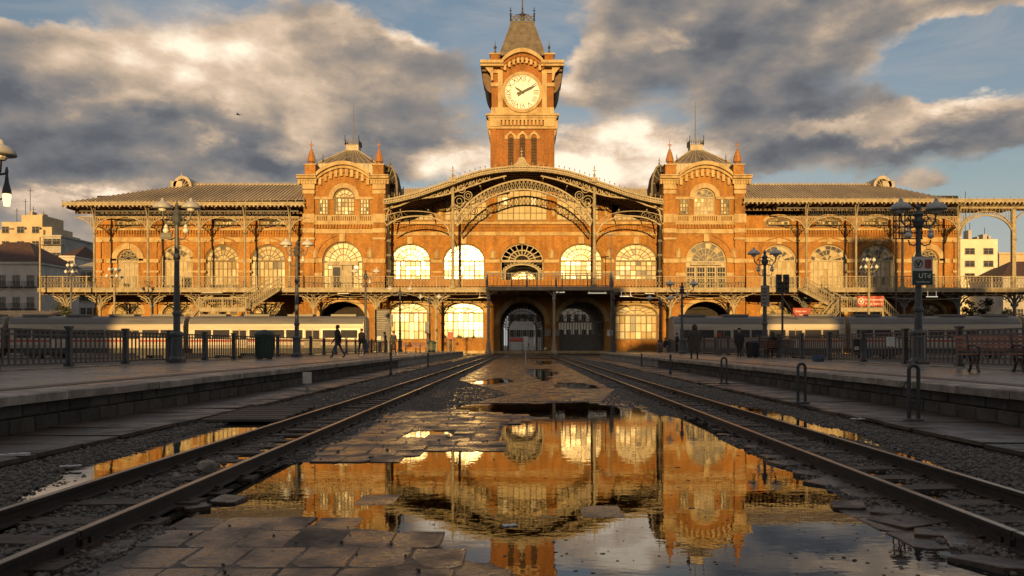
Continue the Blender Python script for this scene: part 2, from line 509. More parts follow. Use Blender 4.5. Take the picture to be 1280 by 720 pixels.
# ------------------------------------------------------------------ mesh builder
class MB:
    def __init__(s):
        s.v, s.f, s.mi, s.k = [], [], [], 0

    def face(s, pts):
        i = len(s.v)
        s.v += [tuple(p) for p in pts]
        s.f.append(tuple(range(i, i + len(pts))))
        s.mi.append(s.k)

    def box(s, x0, x1, y0, y1, z0, z1):
        i = len(s.v)
        s.v += [(x, y, z) for z in (z0, z1) for y in (y0, y1) for x in (x0, x1)]
        for q in ((0, 2, 3, 1), (4, 5, 7, 6), (0, 1, 5, 4), (2, 6, 7, 3), (0, 4, 6, 2), (1, 3, 7, 5)):
            s.f.append(tuple(i + a for a in q))
            s.mi.append(s.k)

    def bar(s, p, q, w, h=None):
        """Square beam from p to q; w across, h along the other side."""
        h = h or w
        p, q = Vector(p), Vector(q)
        d = q - p
        if d.length < 1e-6:
            return
        d.normalize()
        up = Vector((0, 1, 0)) if abs(d.y) < 0.9 else Vector((0, 0, 1))
        a = d.cross(up).normalized() * (w / 2)
        b = d.cross(a).normalized() * (h / 2)
        i = len(s.v)
        for c in (p, q):
            for (u, v) in ((-1, -1), (1, -1), (1, 1), (-1, 1)):
                s.v.append(tuple(c + a * u + b * v))
        for f in ((0, 1, 2, 3), (7, 6, 5, 4), (0, 4, 5, 1), (1, 5, 6, 2), (2, 6, 7, 3), (3, 7, 4, 0)):
            s.f.append(tuple(i + a_ for a_ in f))
            s.mi.append(s.k)

    def poly(s, pts, w, h=None):
        for a, b in zip(pts, pts[1:]):
            s.bar(a, b, w, h)

    def tube(s, pts, r, seg=8, caps=True):
        """Round tube through pts; r a number or a list."""
        pts = [Vector(p) for p in pts]
        rs = r if isinstance(r, (list, tuple)) else [r] * len(pts)
        rings = []
        ref = None
        for k, p in enumerate(pts):
            d = (pts[min(k + 1, len(pts) - 1)] - pts[max(k - 1, 0)]).normalized()
            if ref is None:
                ref = Vector((0, 1, 0)) if abs(d.y) < .9 else Vector((1, 0, 0))
            a = d.cross(ref).normalized()
            b = d.cross(a).normalized()
            ref = -b if False else ref
            i = len(s.v)
            for j in range(seg):
                t = 2 * PI * j / seg
                s.v.append(tuple(p + (a * math.cos(t) + b * math.sin(t)) * rs[k]))
            rings.append(i)
        for i0, i1 in zip(rings, rings[1:]):
            for j in range(seg):
                s.f.append((i0 + j, i0 + (j + 1) % seg, i1 + (j + 1) % seg, i1 + j))
                s.mi.append(s.k)
        if caps:
            s.f.append(tuple(rings[0] + j for j in reversed(range(seg))))
            s.f.append(tuple(rings[-1] + j for j in range(seg)))
            s.mi += [s.k, s.k]

    def lathe(s, prof, c=(0, 0, 0), seg=12):
        """prof: list of (r, z) about the vertical through c."""
        rings = []
        for r, z in prof:
            i = len(s.v)
            for j in range(seg):
                t = 2 * PI * j / seg + PI / seg
                s.v.append((c[0] + r * math.cos(t), c[1] + r * math.sin(t), c[2] + z))
            rings.append(i)
        for i0, i1 in zip(rings, rings[1:]):
            for j in range(seg):
                s.f.append((i0 + j, i0 + (j + 1) % seg, i1 + (j + 1) % seg, i1 + j))
                s.mi.append(s.k)
        s.f.append(tuple(rings[0] + j for j in reversed(range(seg))))
        s.f.append(tuple(rings[-1] + j for j in range(seg)))
        s.mi += [s.k, s.k]

    def prism_y(s, prof, y0, y1):
        """Closed profile of (x, z) pushed from y0 to y1."""
        n = len(prof)
        i = len(s.v)
        s.v += [(x, y0, z) for x, z in prof] + [(x, y1, z) for x, z in prof]
        s.f.append(tuple(range(i, i + n)))
        s.f.append(tuple(range(i + 2 * n - 1, i + n - 1, -1)))
        s.mi += [s.k, s.k]
        for a in range(n):
            b = (a + 1) % n
            s.f.append((i + a, i + n + a, i + n + b, i + b))
            s.mi.append(s.k)

    def prism_x(s, prof, x0, x1):
        n = len(prof)
        i = len(s.v)
        s.v += [(x0, y, z) for y, z in prof] + [(x1, y, z) for y, z in prof]
        s.f.append(tuple(range(i, i + n)))
        s.f.append(tuple(range(i + 2 * n - 1, i + n - 1, -1)))
        s.mi += [s.k, s.k]
        for a in range(n):
            b = (a + 1) % n
            s.f.append((i + a, i + n + a, i + n + b, i + b))
            s.mi.append(s.k)

    def strip(s, A, B, y0, y1):
        """Solid band between the outlines A and B (lists of (x, z)), from y0 to y1."""
        for k in range(len(A) - 1):
            a0, a1, b0, b1 = A[k], A[k + 1], B[k], B[k + 1]
            f = [(a0[0], y0, a0[1]), (a1[0], y0, a1[1]), (b1[0], y0, b1[1]), (b0[0], y0, b0[1])]
            g = [(x, y1, z) for x, _, z in f]
            s.face(f)
            s.face([f[0], f[1], g[1], g[0]])
            s.face([f[3], f[2], g[2], g[3]])
        for k in (0, -1):
            a, b = A[k], B[k]
            s.face([(a[0], y0, a[1]), (b[0], y0, b[1]), (b[0], y1, b[1]), (a[0], y1, a[1])])

    def mesh(s, name, mats, o=(0, 0, 0), smooth=False):
        me = bpy.data.meshes.new(name)
        v = [(a - o[0], b - o[1], c - o[2]) for a, b, c in s.v] if any(o) else s.v
        me.from_pydata(v, [], s.f)
        if not isinstance(mats, (list, tuple)):
            mats = [mats]
        for m in mats:
            me.materials.append(M[m])
        if len(mats) > 1:
            me.polygons.foreach_set('material_index', s.mi)
        if smooth:
            me.polygons.foreach_set('use_smooth', [True] * len(me.polygons))
        me.update()
        return me

    def build(s, name, mats, parent=None, o=(0, 0, 0), smooth=False):
        return link(name, s.mesh(name, mats, o, smooth), parent)


def link(name, me, parent=None, loc=(0, 0, 0), rot=(0, 0, 0), sc=None):
    ob = bpy.data.objects.new(name, me)
    COL.objects.link(ob)
    ob.location = loc
    ob.rotation_euler = rot
    if sc is not None:
        ob.scale = sc
    if parent is not None:
        ob.parent = parent
    return ob


def tag(o, label=None, cat=None, group=None, kind=None):
    if label:
        o['label'] = label
    if cat:
        o['category'] = cat
    if group:
        o['group'] = group
    if kind:
        o['kind'] = kind
    return o


def thing(name, label, cat, loc=(0, 0, 0), rotz=0.0, group=None):
    o = bpy.data.objects.new(name, None)
    COL.objects.link(o)
    o.location = loc
    o.rotation_euler = (0, 0, rotz)
    o.empty_display_size = .2
    return tag(o, label, cat, group)


def dup(root, loc, rotz=0.0, label=None, sc=None):
    r = root.copy()
    COL.objects.link(r)
    r.location = loc
    r.rotation_euler = (0, 0, rotz)
    if sc is not None:
        r.scale = sc
    if label:
        r['label'] = label
    for ch in root.children:
        c = ch.copy()
        COL.objects.link(c)
        c.parent = r
        for g in ch.children:
            e = g.copy()
            COL.objects.link(e)
            e.parent = c
    return r


def text_mesh(txt, size, mname, depth=.01):
    cu = bpy.data.curves.new('text', 'FONT')
    cu.body = txt
    cu.size = size
    cu.extrude = depth / 2
    cu.align_x = 'CENTER'
    cu.align_y = 'CENTER'
    ob = bpy.data.objects.new('text', cu)
    COL.objects.link(ob)
    dg = bpy.context.evaluated_depsgraph_get()
    me = bpy.data.meshes.new_from_object(ob.evaluated_get(dg))
    me.materials.clear()
    me.materials.append(M[mname])
    bpy.data.objects.remove(ob)
    bpy.data.curves.remove(cu)
    return me


def lettering(txt, size, mname, parent, loc, rotz=0.0, name='lettering'):
    return link(name, text_mesh(txt, size, mname), parent, loc, (PI / 2, 0, rotz))


class Pl:
    """A frontal plane at depth y: photo pixels to metres."""
    def __init__(s, y):
        s.y = y
        s.k = y / F

    def X(s, px):
        return (px - VX) * s.k

    def Z(s, py):
        return CAMH + (VY - py) * s.k


def on_ground(px, py, z=0.0):
    y = (CAMH - z) * F / (py - VY)
    return (px - VX) * y / F, y


PLAT_Z = 0.62

# ------------------------------------------------------------------ station: helpers
def arch_pts(xc, zsp, a, rise, n=18, t0=0.0, t1=PI):
    return [(xc - a * math.cos(t0 + (t1 - t0) * k / n), zsp + rise * math.sin(t0 + (t1 - t0) * k / n)) for k in range(n + 1)]


def bay(mb, x0, x1, z0, z1, y, op=None, dep=.55):
    """Rectangular wall bay with one arched opening op = (xc, a, zsill, zspring, rise)."""
    if op is None:
        mb.face([(x0, y, z0), (x1, y, z0), (x1, y, z1), (x0, y, z1)])
        return
    xc, a, zs, zsp, rise = op
    P = arch_pts(xc, zsp, a, rise)
    h = len(P) // 2
    L = [(x0, zs), (xc - a, zs)] + P[:h + 1] + [(xc, z1), (x0, z1)]
    R = [(xc, z1)] + P[h:] + [(xc + a, zs), (x1, zs), (x1, z1)]
    for poly in (L, R):
        mb.face([(x, y, z) for x, z in poly])
    if zs > z0 + 1e-3:
        mb.face([(x0, y, z0), (x1, y, z0), (x1, y, zs), (x0, y, zs)])
    out = [(xc - a, zs)] + P + [(xc + a, zs), (xc - a, zs)]
    if zs <= z0 + 1e-3:
        out = out[:-1]
    for p, q in zip(out, out[1:]):
        mb.face([(p[0], y, p[1]), (q[0], y, q[1]), (q[0], y + dep, q[1]), (p[0], y + dep, p[1])])


def archivolt(mb, xc, zsp, a, rise, th, y0, y1, n=18):
    mb.strip(arch_pts(xc, zsp, a, rise, n), arch_pts(xc, zsp, a + th, rise + th, n), y0, y1)


SO = (0.0, 125.0, 0.0)     # origin of the station
station = thing('railway_station', 'ornate golden brick railway station with central clock tower and two domed pavilions', 'station', SO)


def sb(mb, name, mats, parent=None, smooth=False):
    return mb.build(name, mats, parent or station, SO, smooth)


def sb_split(mb, name, mats, parent=None):
    """Build a mesh as one part per piece that stands apart from the others."""
    nv = len(mb.v)
    par = list(range(nv))

    def find(a):
        while par[a] != a:
            par[a] = par[par[a]]
            a = par[a]
        return a
    for f in mb.f:
        r0 = find(f[0])
        for a in f[1:]:
            par[find(a)] = r0
    root = np.array([find(i) for i in range(nv)])
    ids, isl = np.unique(root, return_inverse=True)
    k = len(ids)
    V = np.array(mb.v)
    lo, hi = np.full((k, 3), 1e9), np.full((k, 3), -1e9)
    np.minimum.at(lo, isl, V)
    np.maximum.at(hi, isl, V)
    size = (hi - lo).max(1)
    gap = np.maximum(0, np.maximum(lo[:, None] - hi[None], lo[None] - hi[:, None]))
    near = np.sqrt((gap ** 2).sum(2)) <= np.maximum(.02, .5 * np.maximum(size[:, None], size[None]))
    lab = np.full(k, -1)
    n = 0
    for i in range(k):
        if lab[i] >= 0:
            continue
        st = [i]
        lab[i] = n
        while st:
            j = st.pop()
            for q in np.nonzero(near[j] & (lab < 0))[0]:
                lab[q] = n
                st.append(q)
        n += 1
    first = None
    for c in range(n):
        m = MB()
        remap = {}
        for f, mi in zip(mb.f, mb.mi):
            if lab[isl[f[0]]] != c:
                continue
            g = []
            for a in f:
                if a not in remap:
                    remap[a] = len(m.v)
                    m.v.append(mb.v[a])
                g.append(remap[a])
            m.f.append(tuple(g))
            m.mi.append(mi)
        o = sb(m, name, mats, parent)
        first = first or o
    return first


def window(xc, a, zs, zsp, rise, y, cols=7, rows=4, rad=7, rings=(0.36, .70), glass='glow_glass', dark=0.0, dark_rows=(), name='window', transom=True, wedge_dark=0.0):
    """Iron window: frame with glazing bars (part), panes of glass (sub-part). y is the glass plane."""
    f = MB()
    w = .11
    # outline
    f.strip([(xc - a, zs)] + arch_pts(xc, zsp, a, rise, 18) + [(xc + a, zs)],
            [(xc - a + .2, zs)] + arch_pts(xc, zsp, a - .2, max(.05, rise - .2), 18) + [(xc + a - .2, zs)], y - .16, y + .08)
    f.box(xc - a, xc + a, y - .18, y + .06, zs, zs + .22)
    if transom:
        f.box(xc - a + .15, xc + a - .15, y - .14, y + .06, zsp - .12, zsp + .12)
    for c in range(1, cols):
        x = xc - a + 2 * a * c / cols
        ww = w * (1.8 if c in (cols // 3, cols - cols // 3) else 1)
        f.box(x - ww / 2, x + ww / 2, y - .1, y + .05, zs + .2, zsp - .1)
    for r in range(1, rows):
        z = zs + (zsp - zs) * r / rows
        f.box(xc - a + .1, xc + a - .1, y - .085, y + .045, z - w / 2, z + w / 2)
    if rise > .5 and rad:
        for k in rings:
            P = arch_pts(xc, zsp, (a) * k, rise * k, 14)
            f.poly([(p[0], y - .03, p[1]) for p in P], .11, .13)
        for k in range(1, rad):
            t = PI * k / rad
            r0 = rings[0] if rings else 0
            f.bar((xc - a * r0 * math.cos(t), y - .03, zsp + rise * r0 * math.sin(t)), (xc - (a - .1) * math.cos(t), y - .03, zsp + (rise - .1) * math.sin(t)), .10, .11)
        if rings:
            for k in (1, 2, 3):
                t = PI * k / 4
                f.bar((xc, y - .03, zsp), (xc - a * rings[0] * math.cos(t), y - .03, zsp + rise * rings[0] * math.sin(t)), .06, .1)
    win = sb(f, name, 'frame_paint' if wedge_dark > .3 else 'muntin')
    g = MB()
    for r in range(rows):
        z0, z1 = zs + (zsp - zs) * r / rows, zs + (zsp - zs) * (r + 1) / rows
        for c in range(cols):
            x0, x1 = xc - a + 2 * a * c / cols, xc - a + 2 * a * (c + 1) / cols
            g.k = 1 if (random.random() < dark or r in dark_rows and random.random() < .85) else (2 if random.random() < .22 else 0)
            j = [random.uniform(-.02, .02) for _ in range(2)]
            g.face([(x0, y + j[0], z0), (x1, y + j[1], z0), (x1, y - j[0], z1), (x0, y - j[1], z1)])
    if rise > .05:
        nw = max(rad, 6)
        ks = [0] + list(rings) + [1.0]
        for k in range(nw):
            for r0, r1 in zip(ks, ks[1:]):
                t0, t1 = PI * k / nw, PI * (k + 1) / nw
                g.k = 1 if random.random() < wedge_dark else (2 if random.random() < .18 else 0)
                j = random.uniform(-.012, .012)
                q = [(xc - a * r1 * math.cos(t), y + j, zsp + rise * r1 * math.sin(t)) for t in np.linspace(t0, t1, 4)]
                if r0 == 0:
                    g.face([(xc, y, zsp)] + q)
                else:
                    g.face([(xc - a * r0 * math.cos(t0), y - j, zsp + rise * r0 * math.sin(t0))] + q + [(xc - a * r0 * math.cos(t1), y - j, zsp + rise * r0 * math.sin(t1))])
    sb(g, 'pane', [glass, 'dim_glass', 'reflection_glass' if glass == 'glow_glass' else 'upper_glass' if glass == 'upper_glass' else 'glow_glass'], win)
    return win


def frieze(mb, x0, x1, zt, y, pitch=.5, h=.42, proj=.22):
    n = max(1, int((x1 - x0) / pitch))
    for k in range(n):
        x = x0 + (k + .5) * (x1 - x0) / n
        mb.box(x - pitch * .28, x + pitch * .28, y - proj, y + .02, zt - h, zt)


def finial(mb, x, y, z, s=1.0):
    mb.lathe([(.05 * s, 0), (.16 * s, .08 * s), (.07 * s, .25 * s), (.17 * s, .5 * s), (.17 * s, .6 * s), (.05 * s, .8 * s), (.04 * s, 1.3 * s), (.10 * s, 1.42 * s), (.02 * s, 1.75 * s)], (x, y, z), 6)
    mb.box(x - .22 * s, x + .22 * s, y - .03, y + .03, z + 1.05 * s, z + 1.17 * s)


def railing(mb, p, q, h, pitch=.45, w=.05, ornate=True):
    """Iron balustrade along p -> q (both at floor level)."""
    p, q = Vector(p), Vector(q)
    L = (q - p).length
    d = (q - p) / L
    up = Vector((0, 0, 1))
    for z, ww in ((.12, w * 1.4), (h * .80, w), (h, w * 2.2)):
        mb.bar(p + up * z, q + up * z, ww, ww)
    n = max(1, int(L / pitch))
    for k in range(n + 1):
        a = p + d * (L * k / n)
        mb.bar(a + up * .1, a + up * h, w, w)
        if ornate and k < n:
            b = p + d * (L * (k + 1) / n)
            mb.bar(a + up * .2, b + up * h * .76, w * .7, w * .7)
            mb.bar(b + up * .2, a + up * h * .76, w * .7, w * .7)
    m = max(1, int(round(L / 3.6)))
    for k in range(m + 1):
        a = p + d * (L * k / m)
        mb.bar(a, a + up * (h + .1), w * 3, w * 3)


def lattice(mb, A, B, w=.09, n=None, cross=True):
    """X lattice between the polylines A and B (3D points, same count)."""
    for a, b in zip(A, B):
        mb.bar(a, b, w, w)
    for k in range(len(A) - 1):
        mb.bar(A[k], B[k + 1], w * .8, w * .8)
        if cross:
            mb.bar(B[k], A[k + 1], w * .8, w * .8)


def resample(pts, n):
    P = [Vector(p) for p in pts]
    ds = [0]
    for a, b in zip(P, P[1:]):
        ds.append(ds[-1] + (b - a).length)
    out = []
    for k in range(n):
        t = ds[-1] * k / (n - 1)
        j = max(0, min(len(P) - 2, next((i for i in range(len(ds) - 1) if ds[i + 1] >= t - 1e-9), len(P) - 2)))
        u = (t - ds[j]) / max(1e-9, ds[j + 1] - ds[j])
        out.append(P[j].lerp(P[j + 1], u))
    return out


# ------------------------------------------------------------------ station: hall
H = Pl(125.0)
FL = 9.55              # balcony floor height
GZ = -0.05
wall, trim, arcs = MB(), MB(), MB()
YW = 125.0
zb, zc = H.Z(369), H.Z(277.5)      # storey lines
hall_bays = [482, 546, 616, 689.5, 760, 829]
up_win = [(520, 22, 245), (582, 27, 240), (652.5, 32, 234), (722, 27, 240), (787, 22, 245)]
grd = {0: (511, 24, 425, 391, 13), 1: (579, 26, 423, 391, 13), 2: (653, 28, 443, 405, 28), 3: (727, 28.5, 443, 402, 25), 4: (795, 27, 425, 394, 13)}
main = {0: (513, 25.2), 1: (580, 26), 2: (652.5, 26.5), 3: (726.5, 26.5), 4: (795, 26.5)}
for i in range(5):
    x0, x1 = H.X(hall_bays[i]), H.X(hall_bays[i + 1])
    g = grd[i]
    bay(wall, x0, x1, GZ, zb, YW, (H.X(g[0]), g[1] * H.k, max(GZ, H.Z(g[2])), H.Z(g[3]), g[4] * H.k), .8)
    m = main[i]
    bay(wall, x0, x1, zb, zc, YW, (H.X(m[0]), m[1] * H.k, H.Z(350), H.Z(326), 21.5 * H.k), .5)
    u = up_win[i]
    ztop = H.Z(250 if i in (0, 4) else 236 if i != 2 else 228)
    bay(wall, x0, x1, zc, ztop, YW, (H.X(u[0]), u[1] * H.k, H.Z(276), H.Z(u[2] + 2), 4 * H.k), .4)
    archivolt(arcs, H.X(m[0]), H.Z(326), (m[1] + .3) * H.k, 21.8 * H.k, .95, YW - .10, YW + .02)
    archivolt(arcs, H.X(m[0]), H.Z(326), (m[1] + 7.6) * H.k, 29 * H.k, .28, YW - .2, YW + .02)
    archivolt(trim, H.X(g[0]), H.Z(g[3]), (g[1] + .3) * H.k, (g[4] + .3) * H.k, .75, YW - .12, YW + .02)
    # keystone, imposts
    trim.box(H.X(m[0]) - .42, H.X(m[0]) + .42, YW - .38, YW + .02, H.Z(305), H.Z(296.5))
for i in range(6):
    px = hall_bays[i]
    a = H.X(main[i - 1][0] + main[i - 1][1] + 1) if i > 0 else H.X(482)
    b = H.X(main[i][0] - main[i][1] - 1) if i < 5 else H.X(829)
    trim.box(a, b, YW - .22, YW + .02, H.Z(328.5), H.Z(324.5))
    trim.box(a, b, YW - .12, YW + .02, H.Z(341), H.Z(339))
    xm = (a + b) / 2
    trim.lathe([(.5, 0), (.62, .15), (.45, .35), (.52, .9), (.3, 1.3), (.06, 1.6)], (xm, YW - .1, H.Z(324)), 8)
    trim.box(xm - .28, xm + .28, YW - .3, YW, H.Z(318), H.Z(316.5))
for px in (550, 613, 692, 757):
    arcs.box(H.X(px - 4), H.X(px + 4), YW - .25, YW + .02, H.Z(277), H.Z(244))
    trim.box(H.X(px - 4.6), H.X(px + 4.6), YW - .32, YW + .02, H.Z(262), H.Z(260))
    trim.lathe([(.2, 0), (.42, .3), (.3, .8), (.42, 1.1), (.1, 1.5)], (H.X(px), YW - .3, H.Z(272)), 8)
# friezes and string courses
X0, X1 = H.X(482), H.X(829)
trim.box(X0, X1, YW - .34, YW + .02, H.Z(280.5), H.Z(277.5))
trim.box(X0, X1, YW - .16, YW + .02, H.Z(294.5), H.Z(290))
frieze(arcs, X0, X1, H.Z(281), YW, .42, .5, .26)
frieze(arcs, X0, X1, H.Z(286), YW, .42, .30, .16)
trim.box(X0, X1, YW - .5, YW + .02, GZ, H.Z(438.5))
trim_iron = MB()
sb(wall, 'hall_wall', 'brick')
sb_split(trim, 'stone_band', 'stone')
sb_split(arcs, 'brick_arch', 'brick')
# windows of the hall
for i in range(5):
    m = main[i]
    if i != 2:
        window(H.X(m[0]), m[1] * H.k, H.Z(350), H.Z(326), 21.5 * H.k, YW + .32, 8, 4, 10, (.36, .70), 'glare_glass' if i < 2 else 'glow_glass',
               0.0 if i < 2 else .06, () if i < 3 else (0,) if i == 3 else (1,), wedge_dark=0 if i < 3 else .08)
    u = up_win[i]
    window(H.X(u[0]), u[1] * H.k, H.Z(276), H.Z(u[2] + 2), 4 * H.k, YW + .3, 9 if i == 2 else 7, 4, 0, (), 'upper_glass', .05 if i == 2 else .0, transom=False)
    g = grd[i]
    if i in (0, 1, 4):
        window(H.X(g[0]), g[1] * H.k, H.Z(g[2]), H.Z(g[3]), g[4] * H.k, YW + .5, 8, 3, 8, (.5,), 'glare_glass' if i == 1 else 'glow_glass' if i == 0 else 'reflection_glass', .02 if i < 4 else .15, wedge_dark=.12)
# middle bay: open lunette over an inner arched gallery
m = main[2]
xc, a = H.X(m[0]), m[1] * H.k
f = MB()
zsp, rise = H.Z(326), 21.5 * H.k
for k in (.34, .62, .97):
    f.poly([(p[0], YW + .3, p[1]) for p in arch_pts(xc, zsp, a * k, rise * k, 18)], .17, .2)
for k in range(1, 10):
    t = PI * k / 10
    f.bar((xc - a * .34 * math.cos(t), YW + .3, zsp + rise * .34 * math.sin(t)), (xc - a * math.cos(t), YW + .3, zsp + rise * math.sin(t)), .14, .18)
f.box(xc - a, xc + a, YW + .2, YW + .45, zsp - .2, zsp + .15)
P1 = arch_pts(xc, H.Z(341), a * .80, 10.5 * H.k, 16)
P2 = arch_pts(xc, H.Z(341), a * .97, 14.2 * H.k, 16)
f.poly([(p[0], YW + .3, p[1]) for p in P1], .16, .2)
lattice(f, [(p[0], YW + .3, p[1]) for p in P1], [(p[0], YW + .3, p[1]) for p in P2], .09)
for sx in (-1, 1):
    f.box(xc + sx * a - .12, xc + sx * a + .12, YW + .2, YW + .45, FL, zsp)
    f.box(xc + sx * a * .8 - .1, xc + sx * a * .8 + .1, YW + .2, YW + .4, FL, H.Z(341))
    lattice(f, [(xc + sx * a * .8, YW + .3, FL + j * .55) for j in range(6)], [(xc + sx * a * .97, YW + .3, FL + j * .55) for j in range(6)], .07)
sb(f, 'gallery_grille', 'frame_paint')
# inner gallery screen behind it, seen through the opening
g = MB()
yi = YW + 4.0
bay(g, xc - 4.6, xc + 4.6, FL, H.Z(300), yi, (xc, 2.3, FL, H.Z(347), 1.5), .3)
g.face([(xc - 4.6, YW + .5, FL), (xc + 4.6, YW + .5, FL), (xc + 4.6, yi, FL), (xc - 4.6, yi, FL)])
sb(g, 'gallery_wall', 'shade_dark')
window(xc + .2, 2.1, FL + .1, H.Z(347), 1.4, yi + .2, 6, 3, 7, (.4, .75), 'reflection_glass', .15)

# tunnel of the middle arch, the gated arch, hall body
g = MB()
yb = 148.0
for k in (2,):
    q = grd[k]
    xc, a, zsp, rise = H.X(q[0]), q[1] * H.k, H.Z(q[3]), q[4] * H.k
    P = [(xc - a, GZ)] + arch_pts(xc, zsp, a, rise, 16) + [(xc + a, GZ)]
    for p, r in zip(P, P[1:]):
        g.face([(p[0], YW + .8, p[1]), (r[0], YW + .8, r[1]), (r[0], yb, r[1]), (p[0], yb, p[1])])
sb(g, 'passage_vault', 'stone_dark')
f = MB()
P = arch_pts(xc, zsp, a * .97, rise * .97, 18)
Q = arch_pts(xc, zsp - .9, a * .68, rise * .66, 18)
yg = YW + 9
lattice(f, [(p[0], yg, p[1]) for p in P], [(p[0], yg, p[1]) for p in Q], .10)
f.poly([(p[0], yg, p[1]) for p in P], .2, .2)
f.poly([(p[0], yg, p[1]) for p in Q], .22, .2)
f.poly([((p[0] + r[0]) / 2, yg, (p[1] + r[1]) / 2) for p, r in zip(P, Q)], .1, .1)
for sx in (-1, 1):
    f.box(xc + sx * a * .68 - .12, xc + sx * a * .68 + .12, yg - .1, yg + .1, GZ, zsp - .9)
    for j in range(3):
        f.box(xc + sx * a * (.74 + .08 * j) - .04, xc + sx * a * (.74 + .08 * j) + .04, yg - .04, yg + .04, GZ, zsp - .6)
sb(f, 'iron_fanlight', 'iron_dark')
# gate in the right-hand arch
q = grd[3]
xc, a, zsp, rise = H.X(q[0]), q[1] * H.k, H.Z(q[3]), q[4] * H.k
f = MB()
yg = YW + 2.2
for k in range(1, 9):
    t = PI * k / 9
    f.bar((xc, yg, zsp), (xc - a * math.cos(t), yg, zsp + rise * math.sin(t)), .09, .1)
for k in (.35, .55, .75, .96):
    f.poly([(p[0], yg, p[1]) for p in arch_pts(xc, zsp, a * k, rise * k, 16)], .1, .1)
for k in range(17):
    x = xc - a + 2 * a * k / 16
    f.box(x - .06, x + .06, yg - .05, yg + .05, GZ, zsp)
for z in (.4, 2.9, zsp):
    f.box(xc - a, xc + a, yg - .09, yg + .07, z - .12, z + .12)
f.box(xc - a, xc + a, yg + .08, yg + .16, GZ, 2.8)
gate = sb(f, 'gate', 'iron_grey')
g = MB()
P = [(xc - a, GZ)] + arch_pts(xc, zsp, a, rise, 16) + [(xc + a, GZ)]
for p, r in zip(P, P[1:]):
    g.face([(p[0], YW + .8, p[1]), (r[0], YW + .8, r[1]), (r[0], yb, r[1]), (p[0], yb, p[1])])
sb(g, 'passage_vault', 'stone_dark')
# ------------------------------------------------------------------ station: roof of the hall and gable canopy
YC = 117.0
C = Pl(YC)
rim_px = [(480, 250), (492, 248), (505, 245), (517, 242), (527, 239), (545, 232.5), (565, 225.5), (583, 218.8), (600, 214), (618, 210.6), (636, 208.8), (654.5, 208.3)]
rim_px += [(1309 - x, y) for x, y in reversed(rim_px[:-1])]
YR = 116.0            # the roof edge overhangs well in front of the columns
CR = Pl(YR)
rim = [(CR.X(x), CR.Z(y)) for x, y in rim_px]
rf = MB()
low = [(x, z - .38) for x, z in rim]
rf.strip(rim, low, YR + .12, 150)
sb(rf, 'canopy_roof', 'roof_metal')
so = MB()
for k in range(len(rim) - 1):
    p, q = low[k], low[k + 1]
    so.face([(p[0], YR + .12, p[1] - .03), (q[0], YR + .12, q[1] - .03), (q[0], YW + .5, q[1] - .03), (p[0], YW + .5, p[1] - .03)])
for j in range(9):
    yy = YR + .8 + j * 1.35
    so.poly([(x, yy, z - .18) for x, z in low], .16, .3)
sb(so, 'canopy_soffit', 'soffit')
# gable wall above the upper windows
gw = MB()
for i in range(5):
    x0, x1 = H.X(hall_bays[i]), H.X(hall_bays[i + 1])
    ztop = H.Z(250 if i in (0, 4) else 236 if i != 2 else 228)
    xs = [x for x in np.linspace(x0, x1, 8)]
    zt = np.interp(xs, [p[0] for p in low], [p[1] for p in low])
    gw.face([(x0, YW, ztop), (x1, YW, ztop)] + [(x, YW, z) for x, z in zip(xs[::-1], zt[::-1]) if z > ztop])
sb(gw, 'gable_wall', 'brick')
# hall body behind the facade
bd = MB()
zt0 = low[0][1]
for pa, pb_, z0 in ((482, 624.3, GZ), (624.4, 681.6, FL + .2), (681.7, 698, GZ), (698.1, 756, FL + .2), (756.1, 829, GZ)):
    bd.box(H.X(pa), H.X(pb_), YW + 9.2, 147.9, z0, zt0 - .1)
sb(bd, 'hall_body', 'brick')
# dark linings just behind the openings so that nothing shows through
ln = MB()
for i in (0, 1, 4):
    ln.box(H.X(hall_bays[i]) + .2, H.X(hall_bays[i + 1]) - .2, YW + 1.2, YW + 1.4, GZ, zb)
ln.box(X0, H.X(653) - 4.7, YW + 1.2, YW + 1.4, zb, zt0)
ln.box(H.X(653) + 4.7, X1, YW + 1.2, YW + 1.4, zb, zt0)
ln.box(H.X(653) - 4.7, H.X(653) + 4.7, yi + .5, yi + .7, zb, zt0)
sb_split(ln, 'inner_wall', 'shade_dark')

tr = MB()
# fascia with beading and cresting
fas = [(x, z - .62) for x, z in rim]
top2 = [(x, z + .12) for x, z in rim]
tr.strip(top2, [(x, z - .12) for x, z in rim], YR - .25, YR + .1)
tr.strip([(x, z - .5) for x, z in rim], [(x, z - .66) for x, z in rim], YR - .15, YR + .1)
R = resample([(x, YR - .05, z) for x, z in rim], 110)
for k, p in enumerate(R):
    tr.bar(p + Vector((0, 0, -.1)), p + Vector((0, 0, -.55)), .14, .2)
    if k % 2 == 0:
        tr.bar(p, p + Vector((0, 0, .5)), .07, .07)
        tr.lathe([(.02, 0), (.12, .1), (.02, .25)], (p.x, p.y, p.z + .4), 5)
sb(tr, 'canopy_fascia', 'iron_cream')


def curve_px(pts, y, n):
    pl = Pl(y)
    # smooth Catmull-Rom through photo-measured points, in metres
    P = [Vector((pl.X(a), y, pl.Z(b))) for a, b in pts]
    out = []
    for i in range(len(P) - 1):
        p0, p1, p2, p3 = P[max(i - 1, 0)], P[i], P[i + 1], P[min(i + 2, len(P) - 1)]
        for k in range(8):
            t = k / 8
            out.append(.5 * ((2 * p1) + (p2 - p0) * t + (2 * p0 - 5 * p1 + 4 * p2 - p3) * t * t + (3 * p1 - p0 - 3 * p2 + p3) * t ** 3))
    out.append(P[-1])
    return resample(out, n)


